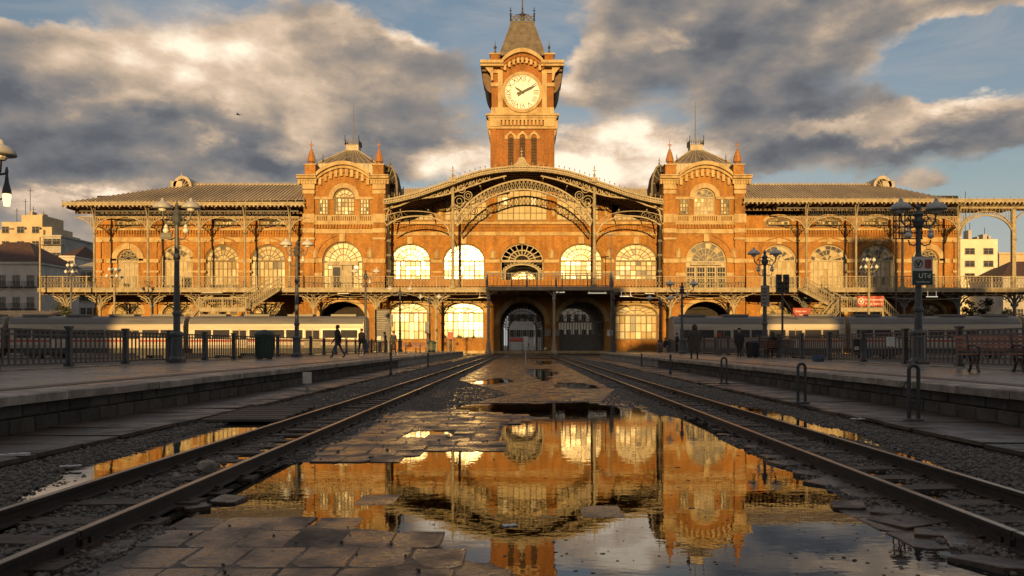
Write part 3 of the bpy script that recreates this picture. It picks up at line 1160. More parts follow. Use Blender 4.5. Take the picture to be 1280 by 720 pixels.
tr = MB()
YT = YC + .25
mir = lambda pts: [(1309 - a, b) for a, b in reversed(pts)]
outer = [(569, 276), (577, 264), (590, 250), (606, 239), (625, 231), (642, 226.5), (654.5, 225)]
inner = [(571, 283), (582, 270), (596, 257), (613, 247), (632, 240), (645, 237.5), (654.5, 237)]
A = curve_px(outer + mir(outer)[1:], YT, 41)
B = curve_px(inner + mir(inner)[1:], YT, 41)
tr.poly(A, .24, .4)
tr.poly(B, .22, .4)
lattice(tr, A, B, .075)
# upper chord and spandrel lattice next to the columns, both sides
for s in (0, 1):
    def mm(pts):
        return mir(pts) if s else pts
    u1 = [(480, 262), (500, 257), (520, 249), (545, 246), (566, 241), (590, 232.5), (612, 225), (633, 220)]
    u2 = [(543, 231.5), (566, 232), (575, 229), (590, 222), (606, 217), (622, 214.5)]
    K = curve_px(mm(u1), YT, 24)
    tr.poly(K, .2, .3)
    lo = curve_px(mm([(527, 244), (545, 237), (566, 230), (590, 221), (612, 214.5)]), YT, 12)
    up = curve_px(mm([(520, 250), (545, 246), (566, 241), (590, 232.5), (612, 225)]), YT, 12)
    lattice(tr, lo, up, .12)
    # rings in the spandrel
    for (rx, ry, rr) in ((554, 239, 4.6), (577, 236, 4.6), (541, 240, 3.6), (590, 228.5, 3.6), (574, 251, 7), (585, 244, 5), (574, 263, 4)):
        cx, cz = C.X(1309 - rx if s else rx), C.Z(ry)
        tr.poly([(cx + rr * C.k * math.cos(t), YT, cz + rr * C.k * math.sin(t)) for t in np.linspace(0, 2 * PI, 13)], .10, .12)
        tr.poly([(cx + rr * .5 * C.k * math.cos(t), YT, cz + rr * .5 * C.k * math.sin(t)) for t in np.linspace(0, 2 * PI, 9)], .07, .1)
    # side arcs between column and pavilion
    a1 = curve_px(mm([(563, 296), (559, 284), (548, 275), (530, 270.5), (510, 271), (495, 275), (483, 282)]), YT, 22)
    a2 = curve_px(mm([(563, 281), (557, 274), (546, 268), (530, 264.5), (510, 264), (495, 266), (481, 270)]), YT, 22)
    tr.poly(a1, .2, .34)
    tr.poly(a2, .10, .2)
    lattice(tr, a1[:8:2], a2[:8:2], .05)
    lattice(tr, a1[16::2], a2[16::2], .05)
    b1 = curve_px(mm([(483, 276), (486, 262), (497, 253), (511, 246)]), YT, 9)
    tr.poly(b1, .2, .3)
    c1 = curve_px(mm([(563, 262), (556, 257), (545, 255), (528, 256), (510, 259)]), YT, 12)
    # purlin brackets running back to the wall
    for px, py in ((500, 262), (535, 262), (600, 232), (630, 222)):
        X = C.X(1309 - px if s else px)
        tr.bar((X, YT, C.Z(py)), (X, YW, C.Z(py) + .4), .14, .2)
sb(tr, 'canopy_truss', 'iron_cream')
for px in (566, 743):
    c = MB()
    x = C.X(px)
    zt = float(np.interp(x, [p[0] for p in rim], [p[1] for p in rim]))
    c.lathe([(.5, 0), (.5, .5), (.34, .7), (.30, 1.2), (.36, 1.3), (.27, 1.45), (.24, 5.2), (.36, 5.35), (.24, 5.5), (.22, 11.8), (.42, 12.1), (.24, 12.3), (.2, zt - FL)], (x, YC + .1, FL), 10)
    sb(c, 'canopy_column', 'iron_cream', smooth=False)
    fb_ = MB()
    xr = x * YR / YC
    zr = float(np.interp(xr, [p[0] for p in rim], [p[1] for p in rim]))
    finial(fb_, xr, YR, zr + .1, 1.15)
    fb_.box(xr - .45, xr + .45, YR - .3, YR + .15, zr - .3, zr + .35)
    sb(fb_, 'finial', 'iron_cream')
fb_ = MB()
x = CR.X(652)
fb_.prism_y([(x - 1.3, rim[11][1] + .1), (x + 1.3, rim[11][1] + .1), (x + .75, rim[11][1] + .5), (x + .35, rim[11][1] + 1.3), (x - .35, rim[11][1] + 1.3), (x - .75, rim[11][1] + .5)], YR - .3, YR + .1)
finial(fb_, x, YR - .1, rim[11][1] + 1.2, .9)
sb(fb_, 'finial', 'iron_cream')
# flat ridge strip of the hall roof with cresting beside the pavilions
rr = MB()
for px0, px1 in ((478, 560), (750, 834)):
    pl = Pl(131)
    rr.prism_x([(127, rim[0][1] - .2), (131, pl.Z(236)), (140, pl.Z(236)), (146, rim[0][1] - .2)], pl.X(px0), pl.X(px1))
    for k in range(26):
        x = pl.X(px0 + (px1 - px0) * k / 25)
        rr.box(x - .05, x + .05, 130.95, 131.05, pl.Z(236), pl.Z(233.2))
sb_split(rr, 'hall_roof', 'roof_metal')

# ------------------------------------------------------------------ station: pavilions
YP = 122.0
Q = Pl(YP)


def pavilion(c, sgn, name):
    """c: photo x of the centre; sgn: -1 left, +1 right (outer side)."""
    def X(o):
        return Q.X(c) + o * Q.k * 1.0
    w, t, br = MB(), MB(), MB()
    x0, x1 = X(-50), X(52)
    if sgn > 0:
        x0, x1 = X(-52), X(50)
    zg, zm, zu, zt = Q.Z(367), Q.Z(292), Q.Z(279), Q.Z(222)
    cx = X(-2) if sgn < 0 else X(2)
    bay(w, x0, x1, GZ, zg, YP, (cx, 28 * Q.k, GZ, Q.Z(398), 21 * Q.k), .9)
    bay(w, x0, x1, zg, zm, YP, (cx, 25.3 * Q.k, FL, Q.Z(327), 25 * Q.k), .6)
    bay(w, x0, x1, zm, zt, YP, (X(0), 13 * Q.k, Q.Z(269), Q.Z(247), 11.5 * Q.k), .5)
    # curved gable above
    gp = [(X(-33), zt)] + [(X(-33 + 66 * k / 16), zt + (14 * Q.k) * math.sin(PI * k / 16) ** .8) for k in range(1, 16)] + [(X(33), zt)]
    w.face([(x, YP, z) for x, z in gp])
    # side walls, back
    for x in (x0, x1):
        w.face([(x, YP, GZ), (x, YP + 12, GZ), (x, YP + 12, zt), (x, YP, zt)])
    w.face([(x0, YP + 12, GZ), (x1, YP + 12, GZ), (x1, YP + 12, zt), (x0, YP + 12, zt)])
    pav = sb(w, name, 'brick')
    # corner pilasters
    for a, b in ((-50, -37), (37, 51)):
        if sgn > 0:
            a, b = -b, -a
        br.box(X(a), X(b), YP - .45, YP + .02, GZ, zt)
        for py0, py1 in ((243, 238.5), (237, 226), (279, 268), (291.5, 286), (329, 324), (300, 297.5)):
            t.box(X(a) - .12, X(b) + .12, YP - .62, YP + .02, Q.Z(py0), Q.Z(py1))
        t.box(X(a) - .2, X(b) + .2, YP - .8, YP + .02, GZ, Q.Z(432))
    t.box(x0 - .1, x1 + .1, YP - .35, YP + .02, Q.Z(281), Q.Z(278.5))
    t.box(x0 - .1, x1 + .1, YP - .2, YP + .02, Q.Z(292), Q.Z(286.5))
    t.box(x0, x1, YP - .15, YP + .02, Q.Z(369), Q.Z(363))
    frieze(br, x0, x1, Q.Z(281), YP - .05, .42, .55, .28)
    # main arch trim
    archivolt(br, cx, Q.Z(327), 25.5 * Q.k, 25.3 * Q.k, .85, YP - .12, YP + .02)
    archivolt(br, cx, Q.Z(327), 33 * Q.k, 32.5 * Q.k, .25, YP - .22, YP + .02)
    archivolt(t, cx, Q.Z(398), 28.2 * Q.k, 21.2 * Q.k, .65, YP - .12, YP + .02)
    t.box(cx - .42, cx + .42, YP - .4, YP + .02, Q.Z(302.3), Q.Z(292.6))
    for s in (-1, 1):
        t.box(cx + s * 31.5 * Q.k - .75, cx + s * 31.5 * Q.k + .75, YP - .25, YP + .02, Q.Z(328.5), Q.Z(323))
        t.lathe([(.5, 0), (.62, .15), (.45, .35), (.52, .9), (.3, 1.3), (.06, 1.7)], (cx + s * 34.5 * Q.k, YP - .05, Q.Z(323)), 8)
        t.box(cx + s * 31.5 * Q.k - .75, cx + s * 31.5 * Q.k + .75, YP - .2, YP + .02, Q.Z(345), Q.Z(341))
    # upper arch trim with stone bands to the pilasters
    archivolt(t, X(0), Q.Z(247), 13.2 * Q.k, 11.8 * Q.k, .72, YP - .3, YP + .02)
    for s in (-1, 1):
        xa, xb = X(s * 14), X(s * 37)
        t.box(min(xa, xb), max(xa, xb), YP - .25, YP + .02, Q.Z(249.5), Q.Z(246.2))
        t.box(min(xa, xb), max(xa, xb), YP - .1, YP + .02, Q.Z(269.8), Q.Z(268.9))
    # pierced balustrade under the upper windows
    t.box(X(-36), X(36), YP - .4, YP + .02, Q.Z(279), Q.Z(276.5))
    t.box(X(-36), X(36), YP - .4, YP - .1, Q.Z(271), Q.Z(269.5))
    for k in range(30):
        x = X(-34.5 + 69 * k / 29)
        t.box(x - .07, x + .07, YP - .36, YP - .14, Q.Z(276.6), Q.Z(270.9))
    for o in (-36, -17.5, 17.5, 36):
        t.box(X(o) - .3, X(o) + .3, YP - .45, YP + .02, Q.Z(277), Q.Z(269.3))
    # cornice, breaking up into the curved gable
    for a, b in ((-57, -33), (33, 57)):
        for dz0, dz1, pr in ((226.5, 224.5, .9), (224.6, 222, 1.35), (222.1, 220.5, 1.6)):
            t.box(X(a), X(b), YP - pr, YP + (6 if pr > 1 else .02), Q.Z(dz0), Q.Z(dz1))
        for k in range(7):
            x = X(a + 2 + (b - a - 4) * k / 6)
            t.box(x - .16, x + .16, YP - .8, YP, Q.Z(231), Q.Z(226.6))
    N_ = 20
    crv = [(X(-33 + 66 * k / N_), Q.Z(222) + 14.2 * Q.k * math.sin(PI * k / N_) ** .8) for k in range(N_ + 1)]
    t.strip(crv, [(x, z + .55) for x, z in crv], YP - 1.35, YP + .05)
    t.strip([(x, z - .42) for x, z in crv], crv, YP - .8, YP + .05)
    for k in range(1, N_):      # stepped corbels following the curve
        x, z = crv[k]
        if k % 2:
            t.box(x - .22, x + .22, YP - .45, YP + .02, z - 1.55, z - .43)
        else:
            br.box(x - .24, x + .24, YP - .3, YP + .02, z - 1.0, z - .43)
    t2 = sb_split(t, 'stone_band', 'stone', pav)
    sb_split(br, 'brick_pilaster', 'brick', pav)
    # pinnacles
    for o in (-41, 43.5):
        o = o if sgn < 0 else -o
        p = MB()
        x = X(o)
        p.box(x - .8, x + .8, YP - .9, YP + .7, Q.Z(220.5), Q.Z(208))
        p.k = 1
        p.box(x - .95, x + .95, YP - 1.05, YP + .85, Q.Z(208), Q.Z(206.6))
        p.k = 2
        p.lathe([(.34, 0), (.36, .35), (.62, .5), (.60, .95), (.34, 1.9), (.2, 2.2), (.22, 2.3), (.08, 2.45), (.06, 3.2), (.02, 3.9)], (x, YP - .1, Q.Z(206.6)), 8)
        p.box(x - .28, x + .28, YP - .15, YP - .05, Q.Z(206.6) + 3.0, Q.Z(206.6) + 3.15)
        sb(p, 'pinnacle', ['brick', 'stone', 'terracotta'], pav)
    # roof: zinc drum, slate slopes, cresting, flagpole
    r = MB()
    za, zb_, zc_ = Q.Z(222), Pl(124).Z(206), Pl(127.7).Z(189)
    xa, xb = X(-36), X(38)
    if sgn > 0:
        xa, xb = X(-38), X(36)
    ya, yb_ = YP + 1.2, YP + 11.2
    xm, ym = (xa + xb) / 2, YP + 5.9
    b0 = [(xa, ya), (xb, ya), (xb, yb_), (xa, yb_)]
    def rect(k, z):
        return [(xm + (x - xm) * k, ym + (y - ym) * k, z) for x, y in b0]
    L0, L1, L2, L3 = rect(1.0, za - .3), rect(.98, zb_), rect(1.0, zb_ + .12), rect(.20, zc_)
    for A_, B_, mi in ((L0, L1, 1), (L1, L2, 1), (L2, L3, 0)):
        r.k = mi
        for k in range(4):
            j = (k + 1) % 4
            r.face([A_[k], A_[j], B_[j], B_[k]])
    r.k = 1
    r.face(L3)
    for k in range(15):        # standing seams on the drum
        x = L0[0][0] + (L0[1][0] - L0[0][0]) * k / 14
        r.box(x - .05, x + .05, ya - .1, ya + .06, za - .3, zb_)
    for k in range(4):
        r.bar(L2[k], L3[k], .18, .18)
    for k in range(1, 10):
        u = k / 10
        p0 = Vector(L2[0]).lerp(Vector(L2[1]), u)
        p1 = Vector(L3[0]).lerp(Vector(L3[1]), u)
        r.bar(p0, p1, .07, .07)
    r.box(xm - 1.0, xm + 1.0, ym - 1.0, ym + 1.0, zc_ - .1, zc_ + .9)
    sb(r, 'pavilion_roof', ['roof_slate', 'roof_zinc'], pav)
    cr = MB()
    for k in range(9):
        for (px_, py_) in ((xm - 1.1 + .275 * k, ym - 1.1), (xm - 1.1, ym - 1.1 + .275 * k), (xm + 1.1, ym - 1.1 + .275 * k)):
            cr.box(px_ - .04, px_ + .04, py_ - .04, py_ + .04, zc_ + .8, zc_ + (2.3 if k in (0, 8) else 1.6))
    cr.box(xm - 1.15, xm + 1.15, ym - 1.15, ym - 1.05, zc_ + 1.2, zc_ + 1.3)
    for s in (-1, 1):
        finial(cr, xm + s * (xb - xa) * .42, ya + .4, zb_ + .1, .8)
        cr.box(xm + s * 1.1 - .05, xm + s * 1.1 + .05, ym - 1.1, ym + 1.1, zc_ + 1.2, zc_ + 1.3)
    finial(cr, xm, ya - .1, zb_ + .1, .9)
    sb_split(cr, 'cresting', 'iron_dark', pav)
    fp = MB()
    fp.tube([(xm, ym, zc_ + .8), (xm, ym, zc_ + 3.5), (xm, ym, Pl(127.7).Z(131 if sgn < 0 else 126))], [.09, .075, .03], 6)
    sb(fp, 'flagpole', 'iron_grey', pav)
    # dormer on the inner side of the hall roof, seen edge-on
    d = MB()
    pd = Pl(126)
    yd = 127.0
    ox = [(480, 246), (480, 212), (488, 208), (491.5, 211), (495, 219), (497, 230), (497.5, 246)]
    if sgn > 0:
        ox = [(832, 246), (832, 212), (824, 208), (819.5, 211), (816, 219), (814, 230), (813.5, 246)]
    prof = [(pd.X(a_), pd.Z(b_)) for a_, b_ in ox]
    d.k = 1
    d.prism_y(prof, yd - 1.6, yd + 2.6)
    d.k = 0
    for k in range(1, len(prof) - 1):
        d.bar((prof[k][0], yd - 1.75, prof[k][1]), (prof[k + 1][0], yd - 1.75, prof[k + 1][1]), .28, .3)
        if k > 1:
            d.bar((prof[0][0] + (.5 if sgn < 0 else -.5), yd - 1.7, prof[0][1] + 1.5), (prof[k][0], yd - 1.7, prof[k][1]), .12, .14)
    finial(d, pd.X(ox[2][0]), yd - 1.0, pd.Z(208), .8)
    sb(d, 'dormer', ['roof_slate', 'shade_dark'], pav)
    # glazing
    window(cx, 25.3 * Q.k, FL, Q.Z(327), 25 * Q.k, YP + .4, 8, 4, 10, (.36, .68), 'glow_glass' if sgn < 0 else 'reflection_glass', .03 if sgn < 0 else .0, wedge_dark=0 if sgn < 0 else .75)
    window(X(0), 13 * Q.k, Q.Z(269), Q.Z(247), 11.5 * Q.k, YP + .3, 6, 4, 6, (.45,), 'reflection_glass', .1 if sgn < 0 else .0, wedge_dark=.15 if sgn < 0 else .6)
    for s in (-1, 1):
        ws = window(X(s * 25.5), 6.0 * Q.k, Q.Z(269), Q.Z(249.5), .01, YP - .04, 3, 4, 0, (), 'reflection_glass', .25, transom=False)
    # doors in the big window
    dm = MB()
    if sgn < 0:
        dm.box(cx - 1.7, cx - .15, YP - .02, YP + .25, FL, Q.Z(332))
        dm.k = 1
        dm.box(cx - 1.5, cx - .35, YP - .04, YP + .2, FL, Q.Z(334))
        dm.k = 0
        dm.box(cx + .1, cx + 1.4, YP - .02, YP + .25, FL, Q.Z(332))
        dr = sb(dm, 'door', ['frame_paint', 'dark_glass'])
    else:
        for k in range(4):
            xa_ = cx - 3.0 + 1.55 * k
            dm.k = 0
            dm.box(xa_, xa_ + 1.35, YP - .02, YP + .25, FL, Q.Z(333))
            for i in range(3):
                for j in range(4):
                    dm.k = 1
                    dm.box(xa_ + .12 + .39 * i, xa_ + .43 + .39 * i, YP - .05, YP + .1, FL + .35 + .85 * j, FL + 1.05 + .85 * j)
        dr = sb(dm, 'door', ['frame_paint', 'dark_glass'])
    # sign plate over the door
    sg = MB()
    sg.box(cx - 2.4, cx + 2.4, YP - .10, YP - .03, Q.Z(331.5), Q.Z(326.3))
    plate = sb(sg, 'door_sign', 'frame_paint')
    lettering('7ZK' if sgn < 0 else 'DOLOSNOF', .62 if sgn < 0 else .5, 'black_paint', plate, (cx - (.9 if sgn < 0 else 0), YP - .12 - SO[1], Q.Z(329.3)))
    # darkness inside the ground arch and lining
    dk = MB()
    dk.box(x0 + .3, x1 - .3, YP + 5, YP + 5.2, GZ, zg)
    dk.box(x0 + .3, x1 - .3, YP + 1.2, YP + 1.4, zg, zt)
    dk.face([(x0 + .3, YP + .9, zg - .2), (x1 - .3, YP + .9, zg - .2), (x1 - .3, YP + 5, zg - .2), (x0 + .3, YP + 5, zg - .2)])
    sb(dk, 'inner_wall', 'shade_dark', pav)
    # rain pipe at the inner corner
    pp = MB()
    xi = (x1 + .35) if sgn < 0 else (x0 - .35)
    pp.tube([(xi, YP + .6, FL), (xi, YP + .6, Q.Z(300)), (xi, YP - .1, Q.Z(288)), (xi, YP - .1, Q.Z(244))], .22, 8)
    for py in (340, 320, 302, 270):
        pp.box(xi - .3, xi + .3, YP + .3, YP + .9, Q.Z(py), Q.Z(py) + .35)
    sb(pp, 'rain_pipe', 'iron_dark')
    return pav


pavilion(430.5, -1, 'pavilion_wall')
pavilion(880.5, 1, 'pavilion_wall')

# ------------------------------------------------------------------ station: clock tower
YTW = 129.0
T = Pl(YTW)
tx0, tx1 = T.X(613), T.X(693)
txc = T.X(653)
tw, ts, tb, td = MB(), MB(), MB(), MB()
dpt = tx1 - tx0
tz0 = 20.0
tw.box(tx0, tx1, YTW, YTW + dpt, tz0, T.Z(160.5))
tw.box(T.X(614.5), T.X(692), YTW + .1, YTW + dpt - .1, T.Z(160.5), T.Z(78))
for a, b in ((613, 620), (686, 693)):
    tb.box(T.X(a), T.X(b), YTW - .22, YTW + .02, tz0, T.Z(160.6))
for a, b in ((621, 633), (643.5, 649), (657.5, 663), (672.5, 685)):
    tb.box(T.X(a), T.X(b), YTW - .12, YTW + .02, T.Z(207), T.Z(166))
# lower cornice with corbels
for py0, py1, pr in ((161.5, 158.5, .35), (148, 145.5, .45), (145.6, 143, .7), (150.5, 148, .3)):
    ts.box(tx0 - pr, tx1 + pr, YTW - pr, YTW + dpt + pr, T.Z(py0), T.Z(py1))
for k in range(17):
    x = tx0 + (tx1 - tx0) * (k + .5) / 17
    if 2 <= k <= 14:
        ts.box(x - .18, x + .18, YTW - .42, YTW + .02, T.Z(157.5), T.Z(150))
for a, b in ((612, 626), (680, 694)):
    ts.box(T.X(a), T.X(b), YTW - .5, YTW + .02, T.Z(159), T.Z(150))
for s, x in ((-1, tx0), (1, tx1)):
    for k in range(7):
        y = YTW + .3 + (dpt - .6) * k / 6
        ts.prism_y([(x, T.Z(172)), (x + s * .55, T.Z(158)), (x + s * .55, T.Z(150)), (x, T.Z(150))], y - .2, y + .2)
# clock stage: stone surround
for a, b in ((622.5, 628.5), (677.5, 683.5)):
    ts.box(T.X(a), T.X(b), YTW - .28, YTW + .12, T.Z(143), T.Z(88))
ts.box(T.X(614), T.X(692.5), YTW - .2, YTW + .12, T.Z(143), T.Z(134.5))
for py0, py1 in ((108.5, 104), (92, 88)):
    for a, b in ((613.5, 624), (682, 693)):
        ts.box(T.X(a), T.X(b), YTW - .25, YTW + .12, T.Z(py0), T.Z(py1))
zc_ = T.Z(116)
ts.strip([(txc + 22.3 * T.k * math.cos(t), zc_ + 22.3 * T.k * math.sin(t)) for t in np.linspace(0, 2 * PI, 49)],
         [(txc + 25.5 * T.k * math.cos(t), zc_ + 25.5 * T.k * math.sin(t)) for t in np.linspace(0, 2 * PI, 49)], YTW - .45, YTW + .1)
# upper cornice with deep eaves and brackets
zk = T.Z(85)
for a, b in ((601, 630), (676, 704.5)):
    for py0, py1, pr in ((85, 82, 1.1), (82.1, 78.5, 1.45)):
        ts.box(T.X(a), T.X(b), YTW - pr, YTW + dpt + pr, T.Z(py0), T.Z(py1))
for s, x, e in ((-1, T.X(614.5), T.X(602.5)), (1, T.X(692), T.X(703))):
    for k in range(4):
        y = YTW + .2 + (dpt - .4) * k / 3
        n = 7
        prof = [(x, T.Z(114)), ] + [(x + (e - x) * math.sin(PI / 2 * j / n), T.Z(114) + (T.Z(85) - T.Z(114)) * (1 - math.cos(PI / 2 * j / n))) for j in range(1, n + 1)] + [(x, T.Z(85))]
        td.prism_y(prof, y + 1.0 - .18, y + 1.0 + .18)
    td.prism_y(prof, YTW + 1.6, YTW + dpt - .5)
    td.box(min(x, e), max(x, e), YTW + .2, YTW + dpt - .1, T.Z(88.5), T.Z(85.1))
    # front scroll bracket
    ts.prism_y([(x, T.Z(102)), (x - s * .28, T.Z(102)), (x - s * .28, T.Z(86)), (x + s * 1.0, T.Z(86)), (x + s * .75, T.Z(88.5)), (x + s * .22, T.Z(93))], YTW - .65, YTW - .25)
n = 20
crv = [(txc + (-27 + 54 * k / n) * T.k, T.Z(82) + 16 * T.k * math.sin(PI * k / n) ** .75) for k in range(n + 1)]
ts.strip([(x, z - .3) for x, z in crv], [(x, z + .35) for x, z in crv], YTW - 1.3, YTW + .1)
tb.strip([(x, z - .85) for x, z in crv], [(x, z - .28) for x, z in crv], YTW - .7, YTW + .1)
gp = [(x, z) for x, z in crv]
tw.face([(x, YTW + .05, z) for x, z in gp])
for k in range(1, n):
    x, z = crv[k]
    if k % 2 == 0:
        ts.box(x - .2, x + .2, YTW - .55, YTW + .1, z - 1.75, z - .84)
    else:
        tb.box(x - .18, x + .18, YTW - .5, YTW + .1, z - 1.3, z - .84)
tower = sb(tw, 'clock_tower', 'brick_tower')
sb_split(ts, 'tower_stone', 'stone', tower)
sb_split(tb, 'tower_brickwork', 'brick_tower', tower)
sb_split(td, 'eave_bracket', 'louvre_wood_eave_shade', tower)  # dark wood tone stands in for the shade under the side eaves
# louvred lancets
for px in (638.5, 653, 667.5):
    l = MB()
    x = T.X(px)
    l.box(x - .44, x + .44, YTW - .04, YTW + .05, T.Z(206), T.Z(172))
    l.k = 1
    for k in range(18):
        z = T.Z(206) + (T.Z(172) - T.Z(206)) * (k + .5) / 18
        l.face([(x - .44, YTW - .22, z - .10), (x + .44, YTW - .22, z - .10), (x + .44, YTW - .05, z + .10), (x - .44, YTW - .05, z + .10)])
    l.k = 2
    archivolt(l, x, T.Z(172), .46, .5, .32, YTW - .3, YTW + .02, 8)
    l.box(x - .95, x - .46, YTW - .26, YTW + .02, T.Z(174), T.Z(170))
    l.box(x + .46, x + .95, YTW - .26, YTW + .02, T.Z(174), T.Z(170))
    l.box(x - .2, x + .2, YTW - .36, YTW + .02, T.Z(168), T.Z(164.5))
    sb(l, 'louvre_window', ['shade_dark', 'louvre_wood_eave_shade', 'stone'], tower)
# turrets at the corners, roof, crown
for px in (619, 686.5):
    for y in (YTW + .3, YTW + dpt - .9):
        p = MB()
        x = T.X(px)
        p.box(x - .75, x + .75, y - .75, y + .75, T.Z(79), T.Z(69.5))
        p.k = 1
        p.box(x - .9, x + .9, y - .9, y + .9, T.Z(69.6), T.Z(67.5))
        p.k = 2
        p.lathe([(.5, 0), (.3, .25), (.14, .5), (.12, .9), (.26, 1.15), (.1, 1.4), (.05, 1.7), (.02, 2.3)], (x, y, T.Z(67.5)), 8)
        sb(p, 'corner_turret', ['brick_tower', 'stone', 'iron_dark'], tower)
r = MB()
ym = YTW + dpt / 2
TR = Pl(ym)
lev = [(27.5, 79), (26.5, 74), (23, 63), (19.5, 52), (16.5, 43), (14.6, 36.5), (14.2, 34)]
kk = Pl(ym).k
rings = []
for hw, py in lev:
    h_ = hw * TR.k * .985
    z = TR.Z(py)
    rings.append([(txc - h_, ym - h_, z), (txc + h_, ym - h_, z), (txc + h_, ym + h_, z), (txc - h_, ym + h_, z)])
for A_, B_ in zip(rings, rings[1:]):
    for k in range(4):
        j = (k + 1) % 4
        r.face([A_[k], A_[j], B_[j], B_[k]])
        for u in np.linspace(0, 1, 13):
            r.bar(Vector(A_[k]).lerp(Vector(A_[j]), u), Vector(B_[k]).lerp(Vector(B_[j]), u), .06, .06)
        r.bar(A_[k], B_[k], .2, .2)
r.face(rings[-1])
sb(r, 'tower_roof', 'roof_slate', tower)
cr = MB()
h_ = 14.5 * TR.k
z0 = TR.Z(34)
cr.box(txc - h_, txc + h_, ym - h_, ym + h_, z0, z0 + .35)
for s in range(4):
    for k in range(11):
        u = -1 + 2 * k / 10
        x, y = ((u * h_, -h_), (h_, u * h_), (u * h_, h_), (-h_, u * h_))[s]
        cr.box(txc + x - .06, txc + x + .06, ym + y - .06, ym + y + .06, z0 + .3, z0 + (1.35 if k % 2 else 1.05))
        if k % 5 == 0:
            finial(cr, txc + x, ym + y, z0 + .9, .95)
    for zz in (.65, 1.0):
        a = [(-h_, -h_), (h_, -h_), (h_, h_), (-h_, h_)]
        p, q = a[s], a[(s + 1) % 4]
        cr.bar((txc + p[0], ym + p[1], z0 + zz), (txc + q[0], ym + q[1], z0 + zz), .1, .1)
for k in range(8):
    t = 2 * PI * k / 8
    cr.tube([(txc + .9 * h_ * math.cos(t), ym + .9 * h_ * math.sin(t), z0 + .3), (txc + .8 * h_ * math.cos(t), ym + .8 * h_ * math.sin(t), z0 + 1.6), (txc, ym, z0 + 2.3)], .07, 5)
cr.lathe([(.5, 0), (.4, 1.3), (.55, 1.5), (.2, 2.0), (.12, 3), (.09, 6.5), (.02, 9.5)], (txc, ym, z0 + .3), 8)
sb(cr, 'spire', 'iron_dark', tower)
# clock
ck = MB()
n = 48
ck.face([(txc + 22.2 * T.k * math.cos(2 * PI * k / n), YTW - .30, zc_ + 22.2 * T.k * math.sin(2 * PI * k / n)) for k in range(n)])
clock = sb(ck, 'clock', 'clock_face')
rm = MB()
for r0, r1, d_ in ((21.3, 22.4, .40), (20.2, 20.5, .325), (13.6, 13.9, .325)):
    rm.strip([(txc + r0 * T.k * math.cos(t), zc_ + r0 * T.k * math.sin(t)) for t in np.linspace(0, 2 * PI, 49)],
             [(txc + r1 * T.k * math.cos(t), zc_ + r1 * T.k * math.sin(t)) for t in np.linspace(0, 2 * PI, 49)], YTW - d_, YTW - .28)
sb(rm, 'clock_rim', 'frame_paint', clock)
for k, s in enumerate(('XII', 'I', 'II', 'III', 'IIII', 'V', 'VI', 'VII', 'VIII', 'IX', 'X', 'XI')):
    t = PI / 2 - 2 * PI * k / 12
    me = text_mesh(s, 1.12 if len(s) < 4 else .92, 'black_paint', .03)
    ob = link('numeral', me, clock, (txc + 17.0 * T.k * math.cos(t), YTW - .33 - SO[1], zc_ + 17.0 * T.k * math.sin(t)))
    ob.rotation_euler = Matrix.Rotation(t - PI / 2, 3, Vector((0, -1, 0))).to_euler() if False else (Matrix.Rotation(PI / 2, 3, 'X') @ Matrix.Rotation(t - PI / 2, 3, 'Z')).to_euler()


def hand(name, ang, length, w, y, tail):
    hb = MB()
    d = Vector((math.sin(ang), 0, math.cos(ang)))
    s = Vector((math.cos(ang), 0, -math.sin(ang)))
    c = Vector((txc, y, zc_))
    pts = [c - d * tail - s * w * .9, c - s * w * .45, c + d * length * .6 - s * w * .55, c + d * length, c + d * length * .6 + s * w * .55, c + s * w * .45, c - d * tail + s * w * .9]
    hb.prism_y([(p.x, p.z) for p in pts], y - .03, y + .03)
    hb.lathe([(.05, -.05), (.05, .05)], tuple(c), 6)
    sb(hb, name, 'black_paint', clock)


hand('hour_hand', math.radians(-57), 12.0 * T.k, .26, YTW - .40, .3)
hand('minute_hand', math.radians(64), 19.0 * T.k, .36, YTW - .48, 7.0 * T.k)

# ------------------------------------------------------------------ station: wings
YWG = 126.0
W = Pl(YWG)
YE = 120.6
E = Pl(YE)


